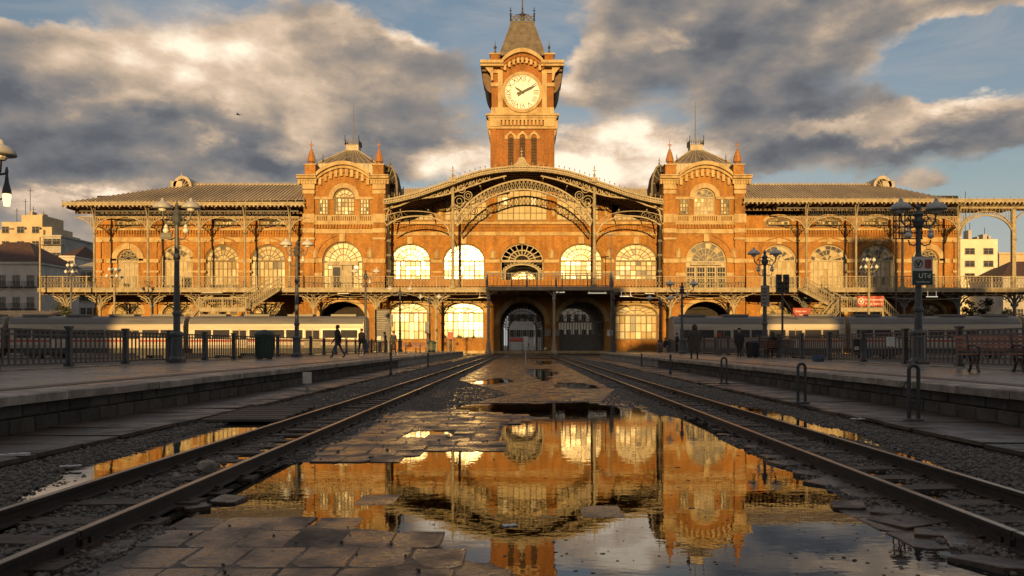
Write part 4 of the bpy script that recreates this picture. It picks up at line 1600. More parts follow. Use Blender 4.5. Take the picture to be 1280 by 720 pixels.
def wing(sgn):
    L = sgn < 0
    w, t, br = MB(), MB(), MB()
    if L:
        edges = [120, 190, 249, 306, 380]
        wins = [(160, 13), (222.5, 21), (278, 21.5), (335, 22)]
        small = [160, 222, 281, 340]
        doors = (0,)
        x_end, x_in = W.X(120), W.X(384)
    else:
        edges = [932, 1004, 1067, 1128, 1199]
        wins = [(973, 22), (1036, 24), (1097, 22), (1160, 13)]
        small = [973, 1036, 1095, 1158]
        doors = (3,)
        x_end, x_in = W.X(1199), W.X(930)
    zg, zm, zt = W.Z(369), W.Z(290), W.Z(269.5)
    for i in range(4):
        a, b = W.X(edges[i]), W.X(edges[i + 1])
        px, hw = wins[i]
        door = i in doors
        op = (W.X(px), hw * W.k, FL, W.Z(326), (20 if not door else 14) * W.k)
        bay(w, a, b, zg, zm, YWG, op, .5)
        so_ = (W.X(small[i]), 16 * W.k, W.Z(284), W.Z(277), 5 * W.k)
        bay(w, a, b, zm, zt, YWG, so_, .4)
        gop = (W.X(px), 19 * W.k, W.Z(425), W.Z(393), 14 * W.k)
        bay(w, a, b, GZ, zg, YWG, gop, .6)
        if door:
            archivolt(t, op[0], op[3], op[1] + .1, op[4] + .1, .85, YWG - .2, YWG + .02)
            t.box(op[0] - op[1] - 1.7, op[0] - op[1], YWG - .2, YWG + .02, W.Z(329), W.Z(323.5))
            t.box(op[0] + op[1], op[0] + op[1] + 1.7, YWG - .2, YWG + .02, W.Z(329), W.Z(323.5))
        else:
            archivolt(br, op[0], op[3], op[1] + .1, op[4] + .1, .85, YWG - .12, YWG + .02)
            archivolt(br, op[0], op[3], op[1] + .95, op[4] + .95, .22, YWG - .2, YWG + .02)
        t.box(op[0] - .38, op[0] + .38, YWG - .36, YWG + .02, op[3] + op[4] + .05, op[3] + op[4] + 1.0)
        archivolt(t, so_[0], so_[3], so_[1] + .05, so_[4] + .05, .45, YWG - .15, YWG + .02, 10)
        archivolt(t, gop[0], gop[3], gop[1] + .05, gop[4] + .05, .6, YWG - .15, YWG + .02, 12)
        # piers with stone bands
        for e, s in ((a, 1), (b, -1)):
            br.box(min(e, e + s * .9), max(e, e + s * .9), YWG - .3, YWG + .02, GZ, W.Z(303))
            for p0, p1 in ((328.5, 324), (341, 338.5), (303, 300.5)):
                t.box(min(e, e + s * 1.2), max(e, e + s * 1.2), YWG - .4, YWG + .02, W.Z(p0), W.Z(p1))
        if door:
            # rosette lunette over a solid timber door
            f = MB()
            cx, zs_, r_ = op[0], op[3], op[1]
            for k in range(7):
                tt = PI * k / 6
                cc = (cx - .62 * r_ * math.cos(tt), zs_ + .62 * op[4] * math.sin(tt))
                f.poly([(cc[0] + .42 * math.cos(q), YWG + .3, cc[1] + .42 * math.sin(q)) for q in np.linspace(0, 2 * PI, 9)], .09, .12)
            f.poly([(cx + .6 * math.cos(q), YWG + .3, zs_ + .6 + .5 * math.sin(q)) for q in np.linspace(0, 2 * PI, 9)], .09, .12)
            f.poly([(p[0], YWG + .3, p[1]) for p in arch_pts(cx, zs_, r_ * .95, op[4] * .95, 14)], .14, .16)
            f.box(cx - r_, cx + r_, YWG + .2, YWG + .4, zs_ - .2, zs_ + .1)
            wn = sb(f, 'window', 'frame_paint')
            g = MB()
            g.face([(p[0], YWG + .42, p[1]) for p in arch_pts(cx, zs_, r_, op[4], 14)])
            sb(g, 'pane', 'dark_glass', wn)
            g = MB()
            g.box(cx - r_, cx + r_, YWG + .3, YWG + .4, FL, zs_)
            for k in range(5):
                x = cx - r_ + 2 * r_ * k / 4
                g.box(x - .1, x + .1, YWG + .24, YWG + .34, FL, zs_)
            for z in (FL + .1, FL + 1.4, zs_ - .3):
                g.box(cx - r_, cx + r_, YWG + .25, YWG + .35, z, z + .16)
            if not L:
                g.k = 1
                g.box(cx - .2, cx + 1.2, YWG + .2, YWG + .28, FL, FL + 3)
            sb(g, 'door', ['frame_paint', 'dark_glass'])
        else:
            window(op[0], op[1], FL, op[3], op[4], YWG + .35, 8, 4, 9, (.36, .70), 'glow_glass', .03, (0, 1) if (not L and i == 0) else (0,) if i in (1, 2) and L else (), wedge_dark=.4 if (i == 1 and L) or not L else .1)
            if i == 1 and L:
                dm = MB()
                x = op[0] + .45
                dm.box(x, x + 1.9, YWG - .02, YWG + .2, FL, FL + 3.3)
                dm.k = 1
                dm.box(x + .2, x + 1.7, YWG - .05, YWG + .1, FL, FL + 2.4)
                sb(dm, 'door', ['frame_paint', 'dark_glass'])
        window(so_[0], so_[1], so_[2], so_[3], so_[4], YWG + .3, 8, 2, 8, (), 'glow_glass', .35, transom=False, wedge_dark=.3)
        window(gop[0], gop[1], gop[2], gop[3], gop[4], YWG + .45, 7, 4, 7, (.5,), 'reflection_glass', .3, wedge_dark=.3)
    xl, xr = min(x_end, x_in), max(x_end, x_in)
    t.box(xl - .1, xr, YWG - .35, YWG + .02, W.Z(288.2), W.Z(285.8))
    t.box(xl - .1, xr, YWG - .18, YWG + .02, W.Z(302.5), W.Z(297))
    t.box(xl - .1, xr, YWG - .12, YWG + .02, GZ, W.Z(433))
    frieze(br, xl, xr, W.Z(288.3), YWG, .42, .5, .25)
    frieze(br, xl, xr, W.Z(293), YWG, .42, .26, .14)
    # end and back walls
    w.face([(x_end, YWG, GZ), (x_end, YWG + 12, GZ), (x_end, YWG + 12, zt), (x_end, YWG, zt)])
    w.face([(xl, YWG + 12, GZ), (xr, YWG + 12, GZ), (xr, YWG + 12, zt), (xl, YWG + 12, zt)])
    wg = sb(w, 'wing_wall', 'brick')
    sb_split(t, 'stone_band', 'stone', wg)
    sb_split(br, 'brick_pier', 'brick', wg)
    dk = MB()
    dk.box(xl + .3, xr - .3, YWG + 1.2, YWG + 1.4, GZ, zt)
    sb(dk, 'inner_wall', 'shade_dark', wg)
    # clerestory strip of dark lattice under the eaves
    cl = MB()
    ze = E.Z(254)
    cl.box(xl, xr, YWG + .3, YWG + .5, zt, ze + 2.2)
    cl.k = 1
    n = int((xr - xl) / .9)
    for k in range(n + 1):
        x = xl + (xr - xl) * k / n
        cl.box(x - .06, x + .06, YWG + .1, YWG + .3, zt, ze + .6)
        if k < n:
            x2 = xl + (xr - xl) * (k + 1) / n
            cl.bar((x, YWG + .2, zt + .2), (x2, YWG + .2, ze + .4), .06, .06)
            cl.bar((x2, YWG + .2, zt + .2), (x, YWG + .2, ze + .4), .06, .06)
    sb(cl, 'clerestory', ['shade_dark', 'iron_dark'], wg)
    # roof: front eave, ridge, hipped outer end
    r = MB()
    yr, yk = 131.0, 144.5
    zr = Pl(yr).Z(231)
    exo = E.X(78) if L else E.X(1190)
    exi = E.X(380) if L else E.X(930)
    rxo = Pl(yr).X(234) if L else Pl(yr).X(1100)
    rxi = Pl(yr).X(384) if L else Pl(yr).X(928)
    ze2 = E.Z(250)
    zout = E.Z(253.5) if L else E.Z(249.5)
    # front slope, outer hip slope, back slope
    n = 1
    fr_ = [(exo, YE, zout), (exi, YE, ze2 if L else E.Z(248.5)), (rxi, yr, zr), (rxo, yr, zr)]
    r.face(fr_)
    bk = (exo, yk, zout)
    r.face([(exo, YE, zout), (rxo, yr, zr), bk])
    r.face([bk, (exi, yk, ze2), (rxi, yr, zr), (rxo, yr, zr)])
    A0, A1 = Vector(fr_[1]), Vector(fr_[2])
    n = 64
    # standing seams: equal spacing along x, running up the slope
    for k in range(n + 1):
        u = k / n
        xe = exo + (exi - exo) * u
        pe = Vector(fr_[0]).lerp(Vector(fr_[1]), u)
        inner_u = (xe - rxo) / (rxi - rxo)
        if inner_u >= 0:
            pt = Vector((xe, yr, zr)) if inner_u <= 1 else Vector(fr_[2])
        else:
            f_ = (xe - exo) / (rxo - exo)
            pt = Vector(fr_[0]).lerp(Vector(fr_[3]), f_)
        r.bar(pe + Vector((0, 0, .06)), pt + Vector((0, 0, .06)), .13, .13)
    rf_ = sb(r, 'wing_roof', 'roof_metal')
    cr = MB()
    n = 60
    for k in range(n + 1):
        x = rxo + (rxi - rxo) * k / n
        cr.box(x - .05, x + .05, yr - .05, yr + .05, zr, zr + .42)
    cr.box(min(rxo, rxi), max(rxo, rxi), yr - .1, yr + .1, zr - .05, zr + .14)
    sb(cr, 'ridge_cresting', 'iron_cream', rf_)
    # lunette dormer at the ridge end
    d = MB()
    pl = Pl(yr)
    dx = pl.X(233 if L else 1098)
    prof = [(dx + 1.5 * math.cos(q), zr - .6 + 1.75 * math.sin(q)) for q in np.linspace(0, PI, 12)]
    d.strip(prof, [(dx + (x - dx) * .72, zr - .6 + (z - zr + .6) * .72) for x, z in prof], yr - 1.6, yr + 3)
    d.k = 1
    d.face([(x * 1 if False else dx + (x - dx) * .8, yr - 1.2, zr - .6 + (z - zr + .6) * .8) for x, z in prof])
    d.k = 0
    for q in np.linspace(0, PI, 7)[1:-1]:
        d.bar((dx, yr - 1.3, zr - .5), (dx + 1.2 * math.cos(q), yr - 1.3, zr - .6 + 1.4 * math.sin(q)), .09, .09)
    s_ = 1 if L else -1
    d.prism_x([(yr - 1.6, zr - .8), (yr + 3, zr - .8), (yr + 3, zr + .3), (yr + .5, zr + .9), (yr - 1.6, zr + .3)], min(dx, dx - s_ * 1.9), max(dx, dx - s_ * 1.9))
    finial(d, dx - s_ * .8, yr, zr + .8, .7)
    sb(d, 'dormer', ['roof_zinc', 'shade_dark'], rf_)
    # eave: soffit, fascia, brackets
    ev = MB()
    lo = min(exo, exi) if L else exi
    hi = exi if L else E.X(1300)
    ev.box(lo, hi, YE - .12, YE + .12, zout - .40, zout + (.05 if L else 0))
    ev.box(lo, hi, YE - .2, YE + .2, zout - .06, zout + .12)
    n = int((hi - lo) / .62)
    for k in range(n + 1):
        x = lo + (hi - lo) * k / n
        ev.box(x - .13, x + .13, YE - .18, YE + .1, zout - .62, zout - .36)
        if k % 2 == 0:
            ev.box(x - .04, x + .04, YE - .05, YE + .05, zout + .1, zout + .42)
    sb(ev, 'eave_fascia', 'iron_cream')
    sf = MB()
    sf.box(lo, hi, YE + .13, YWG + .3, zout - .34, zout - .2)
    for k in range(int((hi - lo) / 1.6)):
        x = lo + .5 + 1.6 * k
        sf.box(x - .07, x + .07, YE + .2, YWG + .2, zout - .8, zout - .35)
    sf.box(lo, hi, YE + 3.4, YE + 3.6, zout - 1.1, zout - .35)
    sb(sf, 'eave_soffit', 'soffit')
    # iron columns with arched brackets and lattice spandrels
    cols = (118, 185, 249, 306, 362) if L else (1008, 1070, 1128, 1198)
    Yc = 121.3
    Cc = Pl(Yc)
    zb_, zt_ = Cc.Z(286), zout - .5
    cm = MB()
    xs = [Cc.X(p) for p in cols]
    for x in xs:
        c = MB()
        c.lathe([(.42, 0), (.42, .6), (.25, .8), (.21, 1.6), (.29, 1.7), (.19, 1.9), (.17, zb_ - FL - .9), (.34, zb_ - FL - .7), (.2, zb_ - FL - .5), (.17, zt_ - FL)], (x, Yc, FL), 8)
        sb(c, 'eave_column', 'iron_cream')
        # forward bracket up to the eave, and one back to the wall
        for dy in (-1.4, 3.2):
            P = [(x, Yc + dy * (1 - math.cos(q)), zb_ + (zt_ - zb_) * math.sin(q)) for q in np.linspace(0, PI / 2, 8)]
            cm.poly(P, .14, .16)
            cm.bar((x, Yc + dy * .35, zt_ - .3), (x, Yc, zb_ + 1.2), .08, .1)
        for s in (-1, 1):
            P = [(x + s * 3.0 * (1 - math.cos(q)), Yc, zb_ - .9 + (Cc.Z(272) - zb_ + .9) * math.sin(q)) for q in np.linspace(0, PI / 2, 9)]
            cm.poly(P, .13, .18)
            for k in range(1, 7):
                cm.bar(P[k], (P[k][0], Yc, Cc.Z(271)), .05, .07)
                cm.bar(P[k], (P[k + 1][0], Yc, Cc.Z(271)), .04, .06)
            for (ox, oz, rr) in ((.45, .55, .42), (1.1, .45, .34), (1.65, .36, .25)):
                cz = Cc.Z(271) - oz * .8
                cm.poly([(x + s * ox + rr * math.cos(q), Yc, cz + rr * math.sin(q)) for q in np.linspace(0, 2 * PI, 9)], .07, .09)
    ends = [xl if L else xs[0] - 4.5] + xs + ([xr] if L else [])
    cm.box(min(ends), max(ends) if L else xs[-1], Yc - .08, Yc + .08, Cc.Z(271.5), Cc.Z(270.5))
    n = int((xs[-1] - xs[0]) / .7)
    dl = MB()
    lattice(dl, [(xs[0] + (xs[-1] - xs[0]) * k / n, Yc, zt_ - .65) for k in range(n + 1)], [(xs[0] + (xs[-1] - xs[0]) * k / n, Yc, Cc.Z(271)) for k in range(n + 1)], .045)
    dl.box(min(ends), max(ends) if L else xs[-1], Yc - .1, Yc + .1, zt_ - .75, zt_ - .55)
    sb(dl, 'eave_lattice', 'iron_dark')
    sb_split(cm, 'eave_bracket', 'iron_cream')


wing(-1)
wing(1)

# open canopy bay beyond the right wing: a free arch against the sky
Yc = 121.3
Cc = Pl(Yc)
c = MB()
xr_ = Cc.X(1268)
c.lathe([(.42, 0), (.42, .6), (.3, .8), (.26, 1.6), (.34, 1.7), (.24, 1.9), (.22, 7.5), (.42, 7.8), (.24, 8.0), (.22, 12)], (xr_, Yc, FL), 8)
c.box(xr_ - .45, xr_ + .1, Yc - .25, Yc + .25, FL, Cc.Z(262))
sb(c, 'eave_column', 'iron_cream')
tr = MB()
for yy in (Yc,):
    P = [Vector((p[0], yy, p[1])) for p in arch_pts((Cc.X(1200) + Cc.X(1266)) / 2, Cc.Z(295), 33 * Cc.k, 26 * Cc.k, 20)]
    Pu = [Vector((p[0], yy, p[1])) for p in arch_pts((Cc.X(1200) + Cc.X(1266)) / 2, Cc.Z(296), 35 * Cc.k, 32 * Cc.k, 20)]
    tr.poly(P, .2, .25)
    tr.poly(Pu, .12, .2)
    lattice(tr, P, Pu, .07)
    zt_ = Cc.Z(260)
    for k in range(21):
        if Pu[k].z < zt_ - .3:
            tr.bar(Pu[k], (Pu[k].x, yy, zt_), .06, .08)
    tr.box(Cc.X(1200), Cc.X(1300), yy - .1, yy + .1, zt_ - .1, zt_ + .15)
    lattice(tr, [(Cc.X(1200 + 5 * k), yy, zt_) for k in range(20)], [(Cc.X(1200 + 5 * k), yy, Cc.Z(254)) for k in range(20)], .08)
    Pn = [Vector((xr_ + 5 * (1 - math.cos(q)), yy, Cc.Z(280) + (Cc.Z(259) - Cc.Z(280)) * math.sin(q))) for q in np.linspace(0, PI / 2, 8)]
    tr.poly(Pn, .2, .25)
sb(tr, 'canopy_truss', 'iron_cream')
rf2 = MB()
rf2.prism_x([(YE, E.Z(250) - .05), (YE + 5, E.Z(250) + .45), (YE + 10, E.Z(250) - .05), (YE + 10, E.Z(250) - .3), (YE, E.Z(250) - .3)], E.X(1188), E.X(1300))
sb(rf2, 'canopy_roof', 'roof_metal')

# ------------------------------------------------------------------ station: balcony round the first floor
YB = 117.0
B = Pl(YB)
bl, br_ = B.X(48), B.X(1300)
cl_, cr_ = Pl(113).X(608), Pl(113).X(766)
dk = MB()
dk.box(bl, br_, YB, YP - .1, FL - .42, FL)
dk.box(bl, Q.X(380), YP - .1, YWG - .05, FL - .42, FL)
dk.box(Q.X(482.5), Q.X(828), YP - .1, YW - .05, FL - .42, FL)
dk.box(Q.X(932), br_, YP - .1, YWG - .05, FL - .42, FL)
dk.box(cl_, cr_, 113.0, YB, FL - .42, FL)
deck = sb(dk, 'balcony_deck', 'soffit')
fa = MB()
for a, b in ((bl, cl_), (cr_, br_)):
    fa.box(a, b, YB - .1, YB - .003, FL - .5, FL + .06)
    fa.box(a, b, YB - .16, YB - .003, FL - .05, FL + .1)
    n = int((b - a) / 1.2)
    for k in range(n + 1):
        x = a + (b - a) * k / n
        fa.box(x - .06, x + .06, YB - .14, YB - .01, FL - .5, FL)
sb(fa, 'balcony_edge', 'iron_cream', deck)
fa = MB()
fa.box(cl_, cr_, 112.9, 112.997, FL - .5, FL + .06)
fa.box(cl_ - .1, cl_ - .003, 112.9, YB, FL - .5, FL + .06)
fa.box(cr_ + .003, cr_ + .1, 112.9, YB, FL - .5, FL + .06)
sb(fa, 'portico_edge', 'stone_dark', deck)
jo = MB()
for k in range(int((br_ - bl) / 1.55)):
    x = bl + .6 + 1.55 * k
    jo.box(x - .08, x + .08, YB + .1, YP - .2, FL - .75, FL - .425)
for y in (YB + .6, YB + 4):
    jo.box(bl, br_, y - .12, y + .12, FL - .85, FL - .76)
sb(jo, 'balcony_joist', 'soffit', deck)
stair_l, stair_r = (B.X(321), B.X(348)), (B.X(999), B.X(1027))
segs = [(bl, stair_l[0]), (stair_l[1], B.X(380)), (B.X(380), B.X(482)), (B.X(482), cl_), (cr_, B.X(828)), (B.X(828), B.X(932)), (B.X(932), stair_r[0]), (stair_r[1], br_)]
for a, b in segs:
    rl = MB()
    railing(rl, (a, YB, FL + .05), (b, YB, FL + .05), 1.75, .46, .05)
    sb(rl, 'balcony_railing', 'iron_cream')
rl = MB()
railing(rl, (cl_, 113, FL + .05), (cr_, 113, FL + .05), 1.85, .5, .055, ornate=False)
for x in (cl_, (cl_ + cr_) / 2 - 3.2, cr_ - 8.0, cr_):
    rl.box(x - .12, x + .12, 112.9, 113.1, FL, FL + 2.2)
railing(rl, (cl_, 113, FL + .05), (cl_, YB, FL + .05), 1.85, .5, .055, ornate=False)
railing(rl, (cr_, 113, FL + .05), (cr_, YB, FL + .05), 1.85, .5, .055, ornate=False)
sb(rl, 'balcony_railing', 'iron_grey')
rl = MB()
railing(rl, (bl, YB, FL + .05), (bl, YWG, FL + .05), 1.75, .46, .05)
sb(rl, 'balcony_railing', 'iron_cream')
# portico columns and plain columns with leafy brackets below the balcony
for px in (610.5, 692.5, 766):
    c = MB()
    x = Pl(113.4).X(px)
    c.lathe([(.55, 0), (.55, .35), (.40, .5), (.30, 1.6), (.22, 1.9), (.19, 7.6), (.34, 7.9), (.2, 8.1), (.2, FL - .5)], (x, 113.4, 0), 10)
    for s in (-1, 1):
        c.poly([(x + s * 1.3 * (1 - math.cos(q)), 113.4, 7.6 + 1.4 * math.sin(q)) for q in np.linspace(0, PI / 2, 6)], .09, .12)
    sb(c, 'portico_column', 'stone_dark' if px < 700 else 'iron_dark')
for px in (82, 125, 190, 249, 306, 392, 470, 545, 838, 917, 1006, 1070, 1130, 1198, 1268):
    yc_ = 118.2
    pl = Pl(yc_)
    x = pl.X(px)
    c = MB()
    c.lathe([(.45, 0), (.45, .5), (.26, .7), (.22, 5.2), (.36, 5.5), (.22, 5.7), (.2, FL - .8)], (x, yc_, 0), 8)
    for s in (-1, 1):
        P = [(x + s * 2.1 * (1 - math.cos(q)), yc_, 5.7 + (FL - .95 - 5.7) * math.sin(q)) for q in np.linspace(0, PI / 2, 8)]
        c.poly(P, .15, .2)
        P2 = [(x + s * 1.25 * (1 - math.cos(q)), yc_, 6.5 + (FL - .95 - 6.5) * math.sin(q)) for q in np.linspace(0, PI / 2, 7)]
        c.poly(P2, .1, .14)
        for (ox, oz, rr) in ((.55, .6, .36), (1.05, .5, .26), (.32, 1.3, .24), (1.45, .35, .18)):
            c.poly([(x + s * ox + rr * math.cos(q), yc_, FL - 1 - oz + rr * math.sin(q)) for q in np.linspace(0, 2 * PI, 9)], .08, .1)
        P3 = [(x, yc_ + s * 1.2 * (1 - math.cos(q)), 6.2 + (FL - .95 - 6.2) * math.sin(q)) for q in np.linspace(0, PI / 2, 6)]
        c.poly(P3, .12, .14)
    sb(c, 'balcony_column', 'iron_cream' if px < 1000 else 'iron_grey')
# fluorescent tubes and cable runs under the balcony
for px0, px1, py in ((1040, 1058, 372.5), (775, 790, 370.5), (735, 758, 366.5), (695, 706, 365.5), (806, 818, 367), (253, 278, 366), (330, 340, 372), (1158, 1172, 371), (598, 612, 372), (422, 436, 367)):
    pl = Pl(116.6)
    t_ = MB()
    z = pl.Z(py)
    t_.box(pl.X(px0), pl.X(px1), 116.5, 116.7, z - .05, z + .08)
    for x in (pl.X(px0) + .2, pl.X(px1) - .2):
        t_.box(x - .02, x + .02, 116.58, 116.62, z + .08, FL - .4)
    sb(t_, 'tube_lamp', 'tube_light' if px0 in (775, 735, 695, 1158) else 'lamp_shade')

for pts in (((232, 368), (262, 371), (300, 369), (330, 366)), ((384, 372), (420, 368), (455, 370), (505, 366), (545, 371), (606, 372)), ((780, 368), (815, 372), (850, 369), (910, 371), (945, 366)), ((1005, 372), (1050, 374), (1100, 371), (1200, 373))):
    pl = Pl(116.2)
    c = MB()
    P = [(pl.X(a), 116.2, pl.Z(b)) for a, b in pts]
    out = []
    for p, q in zip(P, P[1:]):
        for k in range(6):
            u = k / 6
            out.append((p[0] + (q[0] - p[0]) * u, 116.2, p[2] + (q[2] - p[2]) * u - .25 * math.sin(PI * u)))
    c.tube(out + [P[-1]], .04, 5)
    sb(c, 'cable', 'iron_cream')


def staircase(sgn):
    """Upper flight from the balcony edge down to a landing, then lower flights. sgn -1 left stair, +1 right stair."""
    y0, wd = YB - .2, 2.2
    L = sgn < 0
    st = MB()
    rl = MB()
    pl = Pl(114)
    xt = pl.X(335) if L else pl.X(1013)       # top of flight, at the balcony edge
    xb = pl.X(307) if L else pl.X(1049)       # foot of flight, on the landing in front
    zt, zl = FL, pl.Z(387)
    T_, B_ = Vector((xt, y0, 0)), Vector((xb, y0 - 4.2, 0))
    d_ = (T_ - B_).normalized()
    w_ = Vector((d_.y, -d_.x, 0)) * 1.25
    n = 18
    for k in range(n):
        c0 = T_.lerp(B_, (k + .5) / n)
        z = zt + (zl - zt) * (k + .5) / n
        st.bar(c0 - w_ + Vector((0, 0, z)), c0 + w_ + Vector((0, 0, z)), .05, .34)
        e = c0 - d_ * .16
        st.face([e - w_ + Vector((0, 0, z)), e + w_ + Vector((0, 0, z)), e + w_ + Vector((0, 0, z - (zt - zl) / n)), e - w_ + Vector((0, 0, z - (zt - zl) / n))])
    for sg in (-1, 1):
        a, b = T_ + w_ * sg + Vector((0, 0, zt)), B_ + w_ * sg + Vector((0, 0, zl))
        st.bar(a - Vector((0, 0, .15)), b - Vector((0, 0, .15)), .40, .12)
        for k in range(17):
            p = a.lerp(b, k / 16)
            rl.bar(p, p + Vector((0, 0, 1.45)), .05, .05)
            if k < 16:
                q_ = a.lerp(b, (k + 1) / 16)
                rl.bar(p + Vector((0, 0, .2)), q_ + Vector((0, 0, 1.15)), .04, .04)
        for h in (.15, .8, 1.45):
            rl.bar(a + Vector((0, 0, h)), b + Vector((0, 0, h)), .07 if h < 1 else .13, .07)
        rl.bar(a, a + Vector((0, 0, 1.8)), .18, .18)
        rl.bar(b, b + Vector((0, 0, 1.7)), .18, .18)
    # landing
    xe = pl.X(262) if L else pl.X(1090)
    xb += 1.3 * (1 if L else -1)
    ya, yb_ = y0 - 6.4, y0 - 4.0
    st.box(min(xb, xe), max(xb, xe), ya, yb_, zl - .25, zl)
    st.box(min(xb, xe), max(xb, xe), ya - .1, ya - .003, zl - .45, zl + .05)
    railing(rl, (min(xb, xe), ya, zl), (max(xb, xe), ya, zl), 1.5, .3, .045, ornate=False)
    railing(rl, (min(xb - 2.8, xe) if L else xb + 2.8, yb_, zl), (max(xb - 2.8, xe) if not L else xb - 2.8, yb_, zl), 1.5, .3, .045, ornate=False) if not L else railing(rl, (xe, yb_, zl), (xb - 2.8, yb_, zl), 1.5, .3, .045, ornate=False)
    for x in (xb, xe):
        for y in (ya + .2, yb_ - .2):
            st.box(x - .12, x + .12, y - .12, y + .12, 0, zl - .25)
    # lower flights
    flights = [(xe, xe + sgn * 5.4)] if L else [(xe, xe + 6.0), (xb, xb - 5.0)]
    for (xa, xz) in flights:
        m = 18
        for k in range(m):
            x, xn = xa + (xz - xa) * k / m, xa + (xz - xa) * (k + 1) / m
            z = zl - zl * (k + 1) / m
            st.box(min(x, xn), max(x, xn), ya + .1, ya + 1.9, z - .05, z)
        for y in (ya, ya + 2.0):
            st.bar((xa, y, zl - .2), (xz, y, 0), .1, .45)
            a, b = Vector((xa, y, zl)), Vector((xz, y, .1))
            for k in range(23):
                p = a.lerp(b, k / 22)
                rl.bar(p, p + Vector((0, 0, 1.45)), .045, .045)
            for h in (.15, 1.45):
                rl.bar(a + Vector((0, 0, h)), b + Vector((0, 0, h)), .07 if h < 1 else .12, .07)
    o = (xt, y0, 0)
    root = thing('staircase', 'iron staircase climbing to the balcony left of the clock tower, sunlit treads' if L else 'iron double staircase with a red banner, climbing to the balcony right of the tower', 'staircase', o)
    st.build('flight', 'iron_cream', root, o)
    rl.build('handrail', 'iron_cream', root, o)
    return root, pl, ya, zl


staircase(-1)
_, pl, ya, zl = staircase(1)
# red banner hung on the landing railing
o = (pl.X(1074), ya - .12, zl + 1.0)
bn = thing('banner', 'red banner with white lettering hung on the right stair landing', 'banner', o)
b = MB()
hw, hh = 16 * pl.k, 6.2 * pl.k
n = 12
for k in range(n):
    x0, x1 = -hw + 2 * hw * k / n, -hw + 2 * hw * (k + 1) / n
    d0, d1 = .04 * math.sin(k * 1.3), .04 * math.sin((k + 1) * 1.3)
    b.face([(x0, d0, -hh), (x1, d1, -hh), (x1, d1, hh), (x0, d0, hh)])
    b.face([(x0, d0 + .02, -hh), (x1, d1 + .02, -hh), (x1, d1 + .02, hh), (x0, d0 + .02, hh)])
b.build('cloth', 'red_sign', bn)
lettering('Reinhaerenbe', .46, 'text_white', bn, (.42, -.07, .20))
lettering('Fuige Ivars II', .46, 'text_white', bn, (.42, -.07, -.36))
lg = MB()
lg.strip([(-1.35 + .44 * math.cos(t), .44 * math.sin(t)) for t in np.linspace(0, 2 * PI, 25)], [(-1.35 + .36 * math.cos(t), .36 * math.sin(t)) for t in np.linspace(0, 2 * PI, 25)], -.09, -.06)
lg.bar((-1.55, -.075, .22), (-1.35, -.075, -.22), .12, .03)
lg.bar((-1.12, -.075, .28), (-1.35, -.075, -.22), .12, .03)
lg.build('logo', 'text_white', bn)

# ------------------------------------------------------------------ ground: puddles, terrain, water
def gpoly(pts):
    return np.array([on_ground(a, b) for a, b in pts])


PUDDLES = [gpoly(p) for p in (
    # the great puddle between the tracks
    [(272, 604), (300, 587), (360, 580), (440, 578), (500, 577), (522, 568), (560, 563), (625, 561), (638, 548), (640, 532), (672, 522), (640, 518), (585, 516), (553, 512), (575, 505), (640, 502.5), (745, 503), (800, 514), (860, 530), (920, 552), (975, 578), (1030, 612), (1090, 645), (1150, 672), (1215, 700), (1290, 730), (1290, 760), (640, 760), (650, 728), (618, 704), (566, 697), (545, 676), (500, 664), (440, 656), (330, 655), (228, 657), (190, 662), (205, 640), (240, 620)],
    [(5, 640), (30, 614), (60, 594), (110, 578), (160, 563), (215, 546), (280, 530), (325, 522), (334, 531), (262, 562), (180, 590), (100, 620), (40, 648), (0, 672)],
    [(205, 622), (270, 585), (330, 558), (390, 536), (408, 536), (380, 552), (320, 578), (270, 602), (225, 632)],
    [(830, 520), (880, 528), (960, 552), (1020, 572), (1000, 576), (930, 556), (860, 536)],
    [(1060, 583), (1120, 592), (1190, 625), (1160, 632), (1100, 608)],
    [(905, 505), (980, 527), (1060, 553), (1150, 585), (1290, 632), (1290, 618), (1200, 585), (1110, 553), (1020, 530), (950, 512)],
    [(588, 479), (610, 473), (645, 472), (640, 478), (612, 481)],
    [(700, 478), (742, 480), (760, 486), (720, 487), (690, 483)],
    [(655, 462), (690, 461), (694, 474), (672, 478), (664, 470)],
    [(660, 446), (700, 446), (697, 455), (672, 456)],
    [(510, 543), (545, 539), (560, 544), (520, 548)],
)]


def sdf(poly, x, y):
    """Signed distance (negative inside) of the points to a polygon."""
    n = len(poly)
    d = np.full(x.shape, 1e9)
    ins = np.zeros(x.shape, bool)
    for i in range(n):
        ax, ay = poly[i]
        bx, by = poly[(i + 1) % n]
        ex, ey = bx - ax, by - ay
        wx, wy = x - ax, y - ay
        t = np.clip((wx * ex + wy * ey) / (ex * ex + ey * ey + 1e-12), 0, 1)
        d = np.minimum(d, (wx - ex * t) ** 2 + (wy - ey * t) ** 2)
        c = ((ay > y) != (by > y)) & (x < (bx - ax) * (y - ay) / (by - ay + 1e-12) + ax)
        ins ^= c
    d = np.sqrt(d)
    return np.where(ins, -d, d)


_w = [(rng.uniform(0, 2 * PI), 10 ** rng.uniform(-.2, 1.05), rng.uniform(0, 2 * PI)) for _ in range(28)]


def wob(x, y):
    v = np.zeros(np.shape(x))
    for a, f, ph in _w:
        v = v + np.sin((x * math.cos(a) + y * math.sin(a)) * f + ph) / (f ** .55)
    return v / 4.2


_w2 = [(rng.uniform(0, 2 * PI), rng.uniform(1.3, 3.4), rng.uniform(0, 2 * PI)) for _ in range(9)]


def shoal(x, y):
    """Broad unevenness of the bed: a few shoals break the water."""
    v = np.zeros(np.shape(x))
    for a, f, ph in _w2:
        v = v + np.sin((x * math.cos(a) * 1.5 + y * math.sin(a) * .8) * f + ph)
    return np.clip((v / 3.0 - 1.0) * 2.0, 0, 1)


